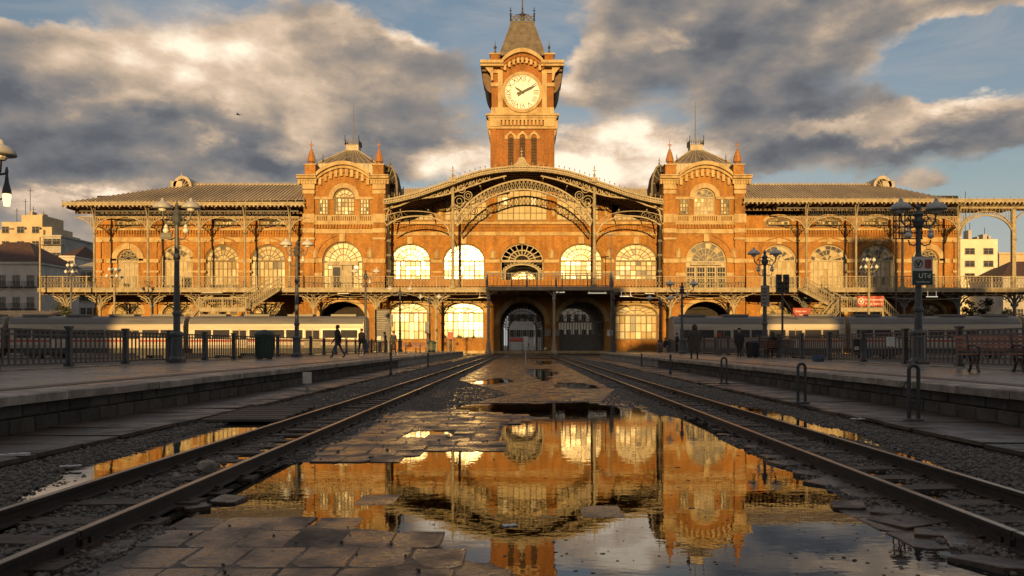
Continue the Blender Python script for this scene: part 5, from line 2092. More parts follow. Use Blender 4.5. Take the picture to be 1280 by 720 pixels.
def terrain(x, y):
    x, y = np.asarray(x, float), np.asarray(y, float)
    s = np.full(x.shape, 1e9)
    for p in PUDDLES:
        s = np.minimum(s, sdf(p, x, y))
    wv = wob(x, y)
    s = s - .03 + wv * .07 * np.clip(y / 7, .6, 2.2)
    up = np.clip(s / .35, 0, 1)
    dn = np.clip(-s / .22, 0, 1)
    ax = np.abs(x - .05)
    rough = np.where((ax > 2.75) & (ax < 5.5), .006, .003)
    return .003 + .010 * up - .042 * dn * (1 - .55 * shoal(x, y)) + wv * rough


def grid_mesh(name, xs, ys, mname, zfun, parent=None):
    X, Y = np.meshgrid(xs, ys)
    Z = zfun(X, Y)
    v = np.stack([X.ravel(), Y.ravel(), Z.ravel()], 1)
    nx, ny = len(xs), len(ys)
    i = np.arange(nx * ny).reshape(ny, nx)
    q = np.stack([i[:-1, :-1].ravel(), i[:-1, 1:].ravel(), i[1:, 1:].ravel(), i[1:, :-1].ravel()], 1)
    me = bpy.data.meshes.new(name)
    me.vertices.add(len(v))
    me.vertices.foreach_set('co', v.ravel().astype(np.float32))
    me.loops.add(q.size)
    me.loops.foreach_set('vertex_index', q.ravel().astype(np.int32))
    me.polygons.add(len(q))
    me.polygons.foreach_set('loop_start', (np.arange(len(q)) * 4).astype(np.int32))
    me.materials.append(M[mname])
    me.update(calc_edges=True)
    me.polygons.foreach_set('use_smooth', [True] * len(q))
    return link(name, me, parent)


ground = MB()
ground.face([(-3000, -3000, -.12), (3000, -3000, -.12), (3000, 3000, -.12), (-3000, 3000, -.12)])
tag(ground.build('ground', 'ground_dirt'), kind='structure')
yard_y = 112.0
ys = np.concatenate([np.arange(-4, 3, .5), np.arange(3, 14, .055), np.arange(14, 26, .12), np.arange(26, 50, .3), np.linspace(50, yard_y, 120)])
tag(grid_mesh('track_bed', np.arange(-5.45, 5.66, .075), ys, 'mud', terrain), kind='structure')
wt = MB()
wt.face([(-5.4, -4, 0), (5.6, -4, 0), (5.6, 66, 0), (-5.4, 66, 0)])
tag(wt.build('water', 'water'), kind='structure')
# forecourt in front of the station and ground outside the platforms
fc = MB()
fc.box(-90, 90, yard_y, 126, -.1, .012)
tag(fc.build('forecourt', 'path'), kind='structure')
fs = MB()
for x0, x1 in ((-120, -14.6), (14.2, 120)):
    fs.box(x0, x1, -4, yard_y - .003, -.1, .008)
tag(fs.build('side_yard', 'ground_dirt'), kind='structure')


# paving slabs between the tracks
def slab_mesh(w, d, h, seed):
    r = random.Random(seed)
    base = [(-w / 2, -d / 2), (w / 2, -d / 2), (w / 2, d / 2), (-w / 2, d / 2)]
    pts = []
    for k, (x, y) in enumerate(base):
        x2, y2 = base[(k + 1) % 4]
        if r.random() < .3:
            cut = r.uniform(.03, .09)
            px, py = base[k - 1]
            l0, l1 = math.hypot(px - x, py - y), math.hypot(x2 - x, y2 - y)
            pts.append((x + (px - x) * cut / l0, y + (py - y) * cut / l0))
            pts.append((x + (x2 - x) * cut / l1, y + (y2 - y) * cut / l1))
        else:
            pts.append((x, y))
        m = r.uniform(.3, .7)
        j = r.uniform(-.008, .008)
        pts.append((x + (x2 - x) * m + (j if abs(x2 - x) < .01 else 0), y + (y2 - y) * m + (j if abs(y2 - y) < .01 else 0)))
    b = .006
    mb = MB()
    n = len(pts)
    inner = [(x * (1 - 2 * b / w), y * (1 - 2 * b / d)) for x, y in pts]
    mb.v = [(x, y, 0) for x, y in inner] + [(x, y, -.005) for x, y in pts] + [(x, y, -h) for x, y in pts]
    mb.f.append(tuple(range(n)))
    for k in range(n):
        j = (k + 1) % n
        mb.f.append((j, k, n + k, n + j))
        mb.f.append((n + j, n + k, 2 * n + k, 2 * n + j))
    mb.mi = [0] * len(mb.f)
    return mb.mesh('paving_slab', 'slab')


SW, SD = .335, .47
slab_variants = [slab_mesh(SW - .013, SD - .015, .05, k) for k in range(10)]
pave = MB()
pave.box(-2.62, 2.86, -3.9, yard_y - .01, -.11, -.07)
pavement = tag(pave.build('pavement', 'mud'), kind='structure')
slabs = []
row = 0
y = 3.9
while y < yard_y - .6:
    off = random.uniform(-.02, .02) + (SW * .5 if row % 9 in (3, 4, 5) else 0)
    nx = 12
    for k in range(-9, 10):
        x = .12 + k * SW + off
        if x < -2.5 or x > 2.75:
            continue
        slabs.append((x + random.uniform(-.012, .012), y + random.uniform(-.012, .012), random.random()))
    y += SD
    row += 1
sx, sy = np.array([s[0] for s in slabs]), np.array([s[1] for s in slabs])
sz = terrain(sx, sy)
big = {'v': [], 'f': []}
n_single = 0
for (x, y, r_), z in zip(slabs, sz):
    wet = z < -.015
    if r_ < .03 and not wet:
        continue                      # missing slab, bare mud shows
    zz = z * .69 + .0078 + random.uniform(-.002, .003)
    if wet and random.random() < .003:
        zz = .001
    if wet and y < 5.7 and -.75 < x < .45 and random.random() < .3:
        zz = random.uniform(-.009, .001)      # slabs awash at the near rim
    margin = 1.0 if abs(z) > .008 else 3.0
    rot = (random.uniform(-.003, .003) * margin, random.uniform(-.003, .003) * margin, random.uniform(-.012, .012))
    me = random.choice(slab_variants)
    if n_single < 300:
        link('paving_slab', me, pavement, (x, y, zz), rot)
        n_single += 1
    else:
        R_ = Matrix.Translation((x, y, zz)) @ Matrix.Rotation(rot[2], 4, 'Z') @ Matrix.Rotation(rot[0], 4, 'X') @ Matrix.Rotation(rot[1], 4, 'Y')
        i = len(big['v'])
        big['v'] += [tuple(R_ @ v.co) for v in me.vertices]
        big['f'] += [tuple(i + a for a in p.vertices) for p in me.polygons]
me = bpy.data.meshes.new('paving_slab')
me.from_pydata(big['v'], [], big['f'])
me.materials.append(M['slab'])
tag(link('distant_slab', me, pavement), kind='stuff')

# loose broken flags lying at the puddle's edge by the right-hand rail
flag_px = [(985, 581, .5), (1040, 606, .55), (968, 573, .4), (1085, 620, .6), (1060, 634, .4), (1130, 655, .55), (1180, 668, .6), (1215, 682, .5), (1250, 706, .6), (945, 561, .4), (925, 552, .35), (1010, 594, .4), (130, 690, .5), (245, 636, .3), (285, 627, .35), (220, 634, .3), (905, 545, .3), (1110, 642, .35)]
for k, (px, py, s) in enumerate(flag_px):
    x, y = on_ground(px, py)
    fl = link('paving_slab', slab_variants[k % 10], pavement, (x, y, .028), (random.uniform(-.05, .05), random.uniform(-.05, .05), random.uniform(-.6, .6)), (s / .52, s / .65, 1))

# ------------------------------------------------------------------ tracks
RAILZ = .12
TRK = {'left': (-3.70, -2.80), 'right': (3.08, 3.94)}


def rail_prof():
    return [(-.055, 0), (.055, 0), (.055, .012), (.012, .03), (.010, .085), (.033, .095), (.035, .125), (-.035, .125), (-.033, .095), (-.010, .085), (-.012, .03), (-.055, .012)]


sleeper_me = []
for k in range(4):
    b = MB()
    w_, d_, h_ = 1.25, .22, .12
    b.box(-w_ / 2, w_ / 2, -d_ / 2, d_ / 2, -h_, 0)
    b.box(-w_ / 2 + .12 * k, -w_ / 2 + .12 * k + .5, -d_ / 2 - .006, -d_ / 2 + .02, -h_, -.02 - .01 * k)
    sleeper_me.append(b.mesh('sleeper', 'sleeper'))
for side, (xa, xb) in TRK.items():
    xm = (xa + xb) / 2
    root = thing('railway_track', 'rusty narrow railway track with timber sleepers along the %s platform' % side, 'railway track', (xm, 3, 0), 0, 'railway tracks leading to the station')
    for x in (xa, xb):
        b = MB()
        segs_y = [-1.5] + list(np.arange(5, 111.5, 5.3)) + [111.5]
        for y0, y1 in zip(segs_y, segs_y[1:]):
            j = random.uniform(-.006, .006)
            b.k = 0
            b.prism_y([(x + p + j, q + .012) for p, q in rail_prof()], y0 + .004, y1 - .004)
            b.k = 1
            b.face([(x - .026 + j, y0 + .01, .1385), (x + .026 + j, y0 + .01, .1385), (x + .026 + j, y1 - .01, .1385), (x - .026 + j, y1 - .01, .1385)])
            b.k = 0
            for yy in (y0 + .05, y0 + .15, y1 - .15):
                b.box(x - .03, x + .03, yy - .03, yy + .03, .03, .075)
        b.build('rail', ['rail_steel', 'rail_top'], root, (xm, 3, 0))
    y = 3.4
    n = 0
    while y < 111:
        z = float(terrain(xm, y))
        zz = max(.004, min(.012, z)) + random.uniform(.0, .026)
        link('sleeper', random.choice(sleeper_me), root, (random.uniform(-.06, .06), y - 3 + random.uniform(-.05, .05), zz + .004), (random.uniform(-.01, .01), random.uniform(-.02, .02), random.uniform(-.04, .04)))
        y += .62 if y < 60 else .8
    # chairs holding the rails
    b = MB()
    b.box(-.1, .1, -.07, .07, .002, .03)
    for q in (-.075, .075):
        b.box(q - .02, q + .02, -.02, .02, .03, .05)
    cme = b.mesh('rail_chair', 'rail_steel')
    for k in range(60):
        for x in (xa, xb):
            link('rail_chair', cme, root, (x - xm, .4 + .62 * k, 0))


# ------------------------------------------------------------------ gravel
def stone_scatter(name, n, sampler, smin, smax, mname, embed=.35):
    ico = bmesh.new()
    bmesh.ops.create_icosphere(ico, subdivisions=1, radius=1)
    bv = np.array([v.co[:] for v in ico.verts])
    bf = np.array([[v.index for v in f.verts] for f in ico.faces])
    ico.free()
    x, y = sampler(n)
    n = len(x)
    z = terrain(x, y)
    s = smin + (smax - smin) * rng.random(n) ** 2.2
    q = rng.normal(size=(n, 4))
    q /= np.linalg.norm(q, axis=1)[:, None]
    w_, a, b, c = q.T
    R_ = np.stack([1 - 2 * (b * b + c * c), 2 * (a * b - c * w_), 2 * (a * c + b * w_), 2 * (a * b + c * w_), 1 - 2 * (a * a + c * c), 2 * (b * c - a * w_), 2 * (a * c - b * w_), 2 * (b * c + a * w_), 1 - 2 * (a * a + b * b)], 1).reshape(n, 3, 3)
    sc = s[:, None] * rng.uniform(.55, 1.2, (n, 3))
    V = bv[None] * (1 + rng.uniform(-.22, .22, (n, len(bv), 1)))
    V = V * sc[:, None, :]
    V = np.einsum('nij,nkj->nki', R_, V)
    V[:, :, 0] += x[:, None]
    V[:, :, 1] += y[:, None]
    V[:, :, 2] = V[:, :, 2] * .75 + (z + s * (.75 * .5 - embed * .5))[:, None]
    Fc = bf[None] + (np.arange(n) * len(bv))[:, None, None]
    me = bpy.data.meshes.new(name)
    me.vertices.add(n * len(bv))
    me.vertices.foreach_set('co', V.ravel().astype(np.float32))
    Fc = Fc.reshape(-1, 3)
    me.loops.add(Fc.size)
    me.loops.foreach_set('vertex_index', Fc.ravel().astype(np.int32))
    me.polygons.add(len(Fc))
    me.polygons.foreach_set('loop_start', (np.arange(len(Fc)) * 3).astype(np.int32))
    me.materials.append(M[mname])
    me.update(calc_edges=True)
    return link(name, me)


def strip_sampler(x0, x1, y0, y1, keep):
    def f(n):
        u = rng.random(n)
        y = y0 * (y1 / y0) ** u            # denser near the camera
        x = x0 + (x1 - x0) * rng.random(n)
        z = terrain(x, y)
        k = (z > -.02) | (rng.random(n) < keep)
        return x[k], y[k]
    return f


for (x0, x1, n, kp) in ((-5.4, -3.78, 21000, .015), (-3.62, -2.88, 5200, .02), (-2.74, -2.45, 2600, .04), (4.02, 5.55, 21000, .05), (3.16, 3.86, 5600, .06), (2.72, 3.0, 3200, .08)):
    tag(stone_scatter('gravel', n, strip_sampler(x0, x1, 4.2, 34, kp), .009, .034, 'gravel'), kind='stuff')
for (x0, x1, n) in ((-5.4, -2.5, 9000), (2.6, 5.55, 9000)):
    tag(stone_scatter('gravel', n, strip_sampler(x0, x1, 24, 100, 0), .04, .075, 'gravel'), kind='stuff')
# tongues of fine gravel washed over the paving
def tongue(n):
    y = rng.uniform(15.5, 30, n)
    f = 1 - np.abs(y - 21) / 9.5
    x = -2.65 + 2.3 * np.clip(f, .05, 1) * rng.random(n) ** 1.4
    return x, y


def tongue_right(n):
    y = rng.uniform(12, 24, n)
    f = 1 - np.abs(y - 17) / 7.5
    x = 2.85 - 1.3 * np.clip(f, .05, 1) * rng.random(n) ** 1.5
    return x, y


tag(stone_scatter('gravel', 13000, tongue, .012, .026, 'gravel', .3), kind='stuff')
tag(stone_scatter('gravel', 6000, tongue_right, .012, .026, 'gravel', .3), kind='stuff')
tag(stone_scatter('rubble', 700, lambda n: (rng.uniform(-2.6, 2.8, n), rng.uniform(4.3, 20, n)), .006, .022, 'gravel', -.6), kind='stuff')
tag(stone_scatter('rubble', 300, lambda n: (np.where(rng.random(n) < .5, rng.uniform(-6.7, -5.5, n), rng.uniform(5.75, 7.1, n)), rng.uniform(7, 26, n)), .012, .04, 'wall_stone', -1.6), kind='stuff')

# dirt and leaf scraps floating on the puddle
n = 900
fx, fy = rng.uniform(-3.0, 3.2, n), 4.4 * (18 / 4.4) ** rng.random(n)
fz = terrain(fx, fy)
v_, f_ = [], []
for x, y, z in zip(fx, fy, fz):
    if z > -.004:
        continue
    a0, q = random.uniform(0, PI), random.uniform(.004, .014) * (2.2 if random.random() < .06 else 1)
    i = len(v_)
    for k in range(5):
        t = a0 + 2 * PI * k / 5
        v_.append((x + q * math.cos(t) * random.uniform(.6, 1.5), y + q * math.sin(t) * random.uniform(.6, 1.3), .0025))
    f_.append(tuple(range(i, i + 5)))
me = bpy.data.meshes.new('floating_dirt')
me.from_pydata(v_, [], f_)
me.materials.append(M['wood'])
tag(link('floating_dirt', me), kind='stuff')

# a boulder and smaller rocks between the left rails
def rock(px, py, s, label, seed):
    bm = bmesh.new()
    bmesh.ops.create_icosphere(bm, subdivisions=3, radius=1)
    r_ = random.Random(seed)
    dirs = [(Vector((r_.gauss(0, 1), r_.gauss(0, 1), r_.gauss(0, 1))).normalized(), r_.uniform(.62, .95)) for _ in range(16)]
    for v in bm.verts:
        for d_, l in dirs:
            k = v.co.dot(d_)
            if k > l:
                v.co -= d_ * (k - l)
    me = bpy.data.meshes.new('rock')
    bm.to_mesh(me)
    bm.free()
    me.materials.append(M['rock'])
    x, y = on_ground(px, py)
    o = link('rock', me, None, (x, y, s * .5), (r_.random(), r_.random(), r_.random()), (s * 1.2, s, s * .8))
    tag(o, label, 'rock')


rock(258, 590, .10, 'rounded pale boulder lying between the rails of the left track', 3)
rock(221, 598, .042, 'small stone beside the pale boulder in the left track', 5)
rock(1124, 584, .04, 'small dark rock between the rails of the right track', 8)


def strewn(name, mname, px, py, l, w_, h, rot, label, cat, zoff=.0):
    b = MB()
    n = 5
    for k in range(n):
        x0, x1 = -l / 2 + l * k / n, -l / 2 + l * (k + 1) / n
        j = h * .3 * math.sin(k * 2.1)
        b.box(x0, x1, -w_ / 2 + .1 * w_ * math.sin(k), w_ / 2, j, j + h)
    x, y = on_ground(px, py, zoff)
    o = b.build(name, mname)
    o.location = (x, y, zoff)
    o.rotation_euler = (0, 0, rot)
    tag(o, label, cat)


strewn('plank', 'litter_white', 3, 570, .55, .09, .025, .05, 'pale broken plank on the stone path under the left platform', 'plank', .09)
strewn('litter', 'litter_white', 298, 583, .16, .07, .01, .5, 'scrap of white paper on gravel beside the left track', 'litter', .03)
strewn('litter', 'litter_white', 88, 583, .2, .07, .01, .3, 'crumpled white scrap on gravel outside the left rail', 'litter', .035)
strewn('litter', 'litter_white', 1072, 524, .22, .1, .012, .2, 'white scrap on the stone path by the right platform wall', 'litter', .09)
strewn('litter', 'litter_white', 905, 479, .5, .2, .015, .1, 'white sheet lying on the path near the middle hoop rail', 'litter', .09)
strewn('litter', 'litter_white', 637, 657, .10, .06, .006, .4, 'white scrap floating in the great puddle', 'litter', .002)

# ------------------------------------------------------------------ platforms
ELX, ERX = -6.83, 7.28
P_END = {-1: 91.0, 1: 77.0}


def bevel_block(name, w_, d_, h_, mname, b=.02, seed=0):
    r_ = random.Random(seed)
    mb = MB()
    o = [(-w_ / 2, -h_ / 2), (w_ / 2, -h_ / 2), (w_ / 2, h_ / 2), (-w_ / 2, h_ / 2)]
    q = [(x * (1 - 2 * b / w_), z * (1 - 2 * b / h_)) for x, z in o]
    mb.v = [(x + r_.uniform(-.006, .006), -d_ + r_.uniform(-.01, .006), z + r_.uniform(-.006, .006)) for x, z in q] + [(x, -d_ + b, z) for x, z in o] + [(x, 0, z) for x, z in o]
    mb.f.append((0, 1, 2, 3))
    for k in range(4):
        j = (k + 1) % 4
        mb.f.append((j, k, 4 + k, 4 + j))
        mb.f.append((4 + j, 4 + k, 8 + k, 8 + j))
    mb.mi = [0] * len(mb.f)
    return mb.mesh(name, mname)


stone_me = [bevel_block('stone_block', .56, .10, .225, 'wall_stone', .022, k) for k in range(6)]
cop_me = []
for k in range(4):
    b = MB()
    b.prism_x([(-.26, .5 * 0), (.26, 0), (.26, .13), (-.245, .13), (-.26, .115)], -.745, .745)
    cop_me.append(b.mesh('coping_stone', 'coping'))

for s, xe, xf in ((-1, ELX, -14.4), (1, ERX, 14.0)):
    yend = P_END[s]
    xin = xe + s * .22
    b = MB()
    b.box(min(xin, xf), max(xin, xf), -3, yend, -.1, PLAT_Z - .14)
    xs0 = xe + s * .5
    b.k = 1
    b.box(min(xs0, xf), max(xs0, xf), -3, yend, PLAT_Z - .139, PLAT_Z - .006)
    plat = tag(b.build('platform', ['concrete', 'platform_tile']), kind='structure')
    # coping along the edge
    y = 2.25
    k = 0
    while y < yend - .7:
        link('coping_stone', cop_me[k % 4], plat, (xe + s * .26 + random.uniform(-.008, .008), y, PLAT_Z - .13 + random.uniform(-.004, .004)), (0, random.uniform(-.006, .006), PI / 2 if s < 0 else -PI / 2))
        y += 1.5
        k += 1
    # tan guide strip of studs behind the coping
    g = MB()
    x0, x1 = sorted((xe + s * .95, xe + s * 1.35))
    g.box(x0, x1, -2, yend - .5, PLAT_Z - .005, PLAT_Z + .004)
    tag(g.build('guide_strip', 'wood', plat), None, None)
    # wall of stone courses
    ywhite = 44.0
    n = 0
    for c in range(2):
        y = 4.2 + .28 * c
        zc = .06 + .115 + .235 * c
        while y < ywhite and n < 296:
            link('stone_block', random.choice(stone_me), plat, (xin, y, zc), (0, random.uniform(-.01, .01), PI / 2 if s < 0 else -PI / 2))
            y += .575
            n += 1
    # whitewashed far end in concrete panels
    y = ywhite + 1.2
    while y < yend:
        p = MB()
        p.box(*sorted((xin - s * .12, xin)), y - 1.17, min(y + 1.17, yend), .0, PLAT_Z - .142)
        p.build('wall_panel', 'white_wall', plat)
        y += 2.4
    # end ramp face
    # stone service path at the foot of the wall
    pm = MB()
    a0, a1 = sorted((xin - s * .10, -5.42 if s < 0 else 5.62))
    pm.box(a0, a1, -3, yend + 6, -.1, .03)
    path = tag(pm.build('path', 'mud'), kind='structure')
    flag = []
    for kk in range(3):
        fb = MB()
        L_ = a1 - a0 - .05
        fb.box(-L_ / 2, L_ / 2, -.44, .44, 0, .05)
        flag.append(fb.mesh('path_slab', 'path'))
    y = 4
    while y < 60:
        link('path_slab', random.choice(flag), path, ((a0 + a1) / 2 + random.uniform(-.03, .03), y, .033 + random.uniform(0, .02)), (random.uniform(-.008, .008), random.uniform(-.012, .012), random.uniform(-.015, .015)))
        y += .9

# old crossing boards laid over the left gravel strip
o = thing('boarding', 'dark timber crossing boards laid over the gravel left of the left track', 'boards', (-4.75, 14.6, .03), .06)
for k in range(9):
    b = MB()
    b.box(-.68 + .03 * (k % 3), .66 - .04 * (k % 2), -1.3 + .29 * k, -1.3 + .29 * k + .265, .0, .04 + .006 * (k % 3))
    b.build('plank', 'sleeper', o)

# ------------------------------------------------------------------ fences
def fence(x, y0, y1, pitch, label, step, first):
    root = thing('platform_fence', label, 'fence', (x, y0, PLAT_Z), 0, 'iron fences along the platforms')
    pm = MB()
    pm.box(-.075, .075, -.075, .075, -.02, 1.2)
    pm.box(-.10, .10, -.10, .10, 1.2, 1.26)
    pm.box(-.11, .11, -.11, .11, -.02, .12)
    pme = pm.mesh('post', 'grey_paint')
    y = y0
    while y <= y1 + .01:
        link('post', pme, root, (0, y - y0, 0))
        y += step
    for z in (.14, .98, 1.12):
        r_ = MB()
        r_.box(-.028, .028, 0, y1 - y0, z - .025, z + .025)
        r_.build('rail', 'grey_paint', root)
    bm_ = MB()
    bm_.box(-.014, .014, -.035, .035, .14, 1.12)
    bme = bm_.mesh('bar', 'grey_paint')
    n = 0
    y = first
    rest = MB()
    while y < y1:
        if n < 300:
            link('bar', bme, root, (0, y - y0, 0))
            n += 1
        else:
            rest.box(-.014, .014, y - y0 - .035, y - y0 + .035, .14, 1.12)
        y += pitch
    if rest.f:
        tag(rest.build('distant_bar', 'grey_paint', root), kind='stuff')
    k = MB()
    k.box(-.25, .25, 0, y1 - y0, -.02, .03)
    k.build('kerb', 'coping', root)
    return root


fence(-13.85, 14.0, 86.0, .27, 'grey iron bar fence along the back of the left platform', 3.45, 18)
fence(13.25, 14.0, 74.0, .27, 'grey iron bar fence along the back of the right platform', 3.45, 18)


# ------------------------------------------------------------------ street lamps
def lamp_post(label, H_, arm=.62, rotz=0.0, drop=True, shade='lamp_shade', sc=1.0, post='grey_paint', lower=True):
    root = thing('street_lamp', label, 'street lamp', (0, 0, 0), rotz, 'ornate lamp posts on the platforms')
    b = MB()
    b.box(-.26, .26, -.26, .26, 0, .14)
    b.lathe([(.30, .14), (.27, .2), (.22, .26), (.21, 1.0), (.26, 1.06), (.26, 1.14), (.16, 1.22)], (0, 0, 0), 8)
    b.build('base', post, root)
    p = MB()
    p.lathe([(.13, 1.2), (.125, 1.8), (.16, 1.86), (.16, 1.94), (.115, 2.0), (.095, H_ * .62), (.13, H_ * .63), (.13, H_ * .645), (.09, H_ * .66), (.075, H_ - 1.1), (.15, H_ - 1.0), (.20, H_ - .84), (.12, H_ - .7), (.16, H_ - .6), (.06, H_ - .45), (.09, H_ - .36), (.02, H_ - .2)], (0, 0, 0), 10)
    p.build('post', post, root)
    zt = H_ - .62
    for s in (-1, 1):
        a = MB()
        # swan neck: out, up and over, then down to the shade
        P = [(0, 0, zt - .25), (s * .2, 0, zt - .42), (s * arm * .6, 0, zt - .45), (s * arm * .95, 0, zt - .22), (s * arm, 0, zt + .1)]
        a.tube(P, .032, 6)
        a.tube([(s * .1, 0, zt - .05), (s * .28, 0, zt + .02), (s * .36, 0, zt - .14), (s * .26, 0, zt - .22), (s * .18, 0, zt - .14)], .022, 5)
        a.tube([(s * arm * .5, 0, zt - .45), (s * arm * .45, 0, zt - .2), (s * arm * .62, 0, zt - .08), (s * arm * .72, 0, zt - .2)], .02, 5)
        a.lathe([(.05, -.02), (.09, .05), (.05, .14)], (s * arm, 0, zt + .06), 8)
        arm_o = a.build('arm', post, root)
        sh = MB()
        sh.lathe([(.345, .0), (.36, .025), (.325, .12), (.22, .22), (.10, .27), (.08, .29), (.055, .38), (.02, .41)], (s * arm, 0, zt + .17), 14)
        sho = sh.build('lamp_shade', shade, root, smooth=True)
        bu = MB()
        bu.lathe([(.10, -.12), (.15, -.06), (.15, 0), (.05, .03)], (s * arm, 0, zt + .17), 10)
        bu.build('bulb', 'globe_glass', sho)
    if lower:
        for s, dz, r_ in ((-1, -.62, .12), (1, -.62, .115)):
            a = MB()
            a.tube([(0, 0, zt - .9), (s * .18, -.05, zt - 1.05), (s * .34, -.08, zt - 1.0), (s * .38, -.08, zt - .86)], .025, 5)
            a.build('arm', post, root)
            g = MB()
            g.lathe([(.03, -r_), (.8 * r_, -.6 * r_), (r_, 0), (.8 * r_, .6 * r_), (.3 * r_, r_)], (s * .38, -.08, zt - .70), 10)
            g.lathe([(.09, 0), (.07, .05), (.02, .14)], (s * .38, -.08, zt - .70 + r_), 8)
            g.build('globe', 'globe_glass', root, smooth=True)
    return root


def place_at(root, x, y, z=PLAT_Z):
    root.location = (x, y, z)
    return root


def lamp_at(label, px, base_py, top_py, e=CAMH - PLAT_Z, **kw):
    """A lamp whose foot stands on the platform where the photo shows it."""
    y = e * F / (base_py - VY)
    x = (px - VX) * y / F
    H_ = CAMH + (VY - top_py) * y / F - (CAMH - e)
    r_ = lamp_post(label, H_, **kw)
    r_.location = (x, y, CAMH - e)
    return r_


l1 = lamp_at('tall grey two-armed lamp post nearest on the left platform, in front of the fence', 221, 453.5, 246, arm=.55, rotz=.0)
l2 = lamp_at('grey two-armed lamp post behind the green bin, cream shades in sun', 371, 446.2, 297, arm=.62, shade='lamp_white')
l3 = lamp_at('far slim lamp post beside the dark timetable board', 457, 441.2, 334, arm=.95, shade='lamp_white')
l4 = lamp_at('large grey lamp post carrying the square sign on the right platform', 1148, 456.5, 246, arm=.60)
l5 = lamp_at('dark lamp post with a hanging plate behind the black bin', 956, 446.6, 308, arm=.62, shade='lamp_white')
l6 = lamp_at('slim far lamp post beside the right pavilion arch', 852.5, 442.2, 349, arm=.95, shade='lamp_white')
l7 = lamp_at('small distant lamp with white globes before the lit ground-floor window', 500, 439.5, 357, arm=1.05, shade='lamp_white', lower=False)
l8 = lamp_at('small distant lamp left of the portico column', 537, 439.1, 367, arm=1.05, shade='lamp_white', lower=False)
l9 = lamp_at('small distant lamp on the right, before the dark window bay', 825, 440.3, 368, arm=1.0, shade='lamp_white', lower=False)

# lamp at the left edge of the picture: only its arm reaches into view
r = lamp_post('dark lamp post at the far left edge with a lit lantern under its arm', 5.92, arm=.46, shade='lamp_shade', lower=False, post='iron_dark')
r.location = (-13.66, 20.2, PLAT_Z + .0)
r.rotation_euler = (0, 0, 0)
lt = MB()
lt.tube([(0, 0, 4.75), (.12, 0, 4.95), (.60, 0, 5.02)], .03, 6)
lt.tube([(0, 0, 4.0), (.2, 0, 4.25), (.60, 0, 4.44)], .02, 5)
lt.lathe([(.03, 0), (.04, .1), (.02, .2)], (.60, 0, 4.98), 6)
lt.lathe([(.11, 0), (.10, .1), (.05, .3), (.03, .5)], (.60, 0, 4.50), 8)
lt.build('bracket', 'iron_dark', r)
lt = MB()
lt.lathe([(.07, -.3), (.10, -.05), (.09, .02)], (.60, 0, 4.49), 8)
lt.build('lantern', 'lit_lamp', r)

# smaller multi-globe lamps beyond the train
def cluster_lamp(label, px, py_top, y, z0=0.0, cream=True, s=1.0):
    zt = CAMH + (VY - py_top) * y / F
    x = (px - VX) * y / F
    root = thing('street_lamp', label, 'street lamp', (x, y, z0), 0, 'multi-globe lamps before the station')
    p = MB()
    H_ = zt - z0
    p.lathe([(.3, 0), (.3, .5), (.16, .8), (.13, H_ - 2.2), (.2, H_ - 2.1), (.1, H_ - 1.9), (.09, H_ - .3), (.02, H_)], (0, 0, 0), 8)
    p.build('post', 'iron_cream' if cream else 'iron_grey', root)
    for k in range(4):
        t = PI / 4 + PI / 2 * k
        for dz, rr in ((-.35, .62 * s), (-1.25, .95 * s)):
            a = MB()
            ex, ey = rr * math.cos(t), rr * math.sin(t)
            a.tube([(0, 0, H_ + dz - .5), (ex * .6, ey * .6, H_ + dz - .6), (ex, ey, H_ + dz - .25)], .05, 5)
            a.build('arm', 'iron_cream' if cream else 'iron_grey', root)
            g = MB()
            g.lathe([(.05, -.22), (.2, -.12), (.24, .02), (.18, .16), (.06, .24), (.02, .36)], (ex, ey, H_ + dz), 8)
            g.build('globe', 'globe_glass', root, smooth=True)
    return root


cluster_lamp('cream multi-globe lamp before the timber door of the left wing', 143, 334, 108)
cluster_lamp('cream multi-globe lamp in front of the right staircase landing', 1086, 322, 100)
cluster_lamp('thin dark multi-globe lamp before the left end column', 89, 329, 112, cream=False, s=.7)

# tall masts
def mast(name, label, cat, px, y, py_top, r0, mname='iron_grey', z0=0.0, top=None):
    zt = CAMH + (VY - py_top) * y / F
    b = MB()
    x = (px - VX) * y / F
    b.lathe([(r0 * 2, 0), (r0 * 2, .3), (r0, .5), (r0 * .7, zt - z0)], (0, 0, 0), 8)
    if top:
        top(b, zt - z0)
    o = b.build(name, mname)
    o.location = (x, y, z0)
    return tag(o, label, cat)


mast('pole', 'pale slender pole at the left end of the balcony', 'pole', 50, 115.5, 296, .16, 'iron_cream')
mast('pole', 'thin dark pole in front of the right wing, left of its lamp post', 'pole', 1120, 112, 262, .12, 'iron_dark')
mast('pole', 'thin grey pole carrying cables by the window right of the portico', 'pole', 764, 111, 292, .10, 'iron_grey', top=lambda b, h: b.box(-.7, .5, -.06, .06, h - .25, h - .05))

# signal post right, with two heads
y = 62.0
x = (978 - VX) * y / F
z0 = PLAT_Z
root = thing('signal_post', 'dark signal post with twin lamp heads behind the black-coated seated woman', 'signal', (x, y, z0))
b = MB()
H_ = CAMH + (VY - 352) * y / F - z0
b.lathe([(.2, 0), (.2, .3), (.09, .4), (.07, H_)], (0, 0, 0), 8)
b.build('post', 'iron_dark', root)
for s in (-1, 1):
    h = MB()
    h.box(s * .28 - .2, s * .28 + .2, -.14, .14, H_ - .9, H_ + .55)
    for k in range(3):
        h.lathe([(.11, 0), (.11, .02)], (s * .28, -.16, H_ - .6 + .42 * k), 8)
        h.box(s * .28 - .13, s * .28 + .13, -.3, -.14, H_ - .52 + .42 * k, H_ - .49 + .42 * k)
    h.build('signal_head', 'iron_dark', root)
h = MB()
h.bar((0, 0, H_ - 1.2), (1.1, 0, H_ - 2.8), .06)
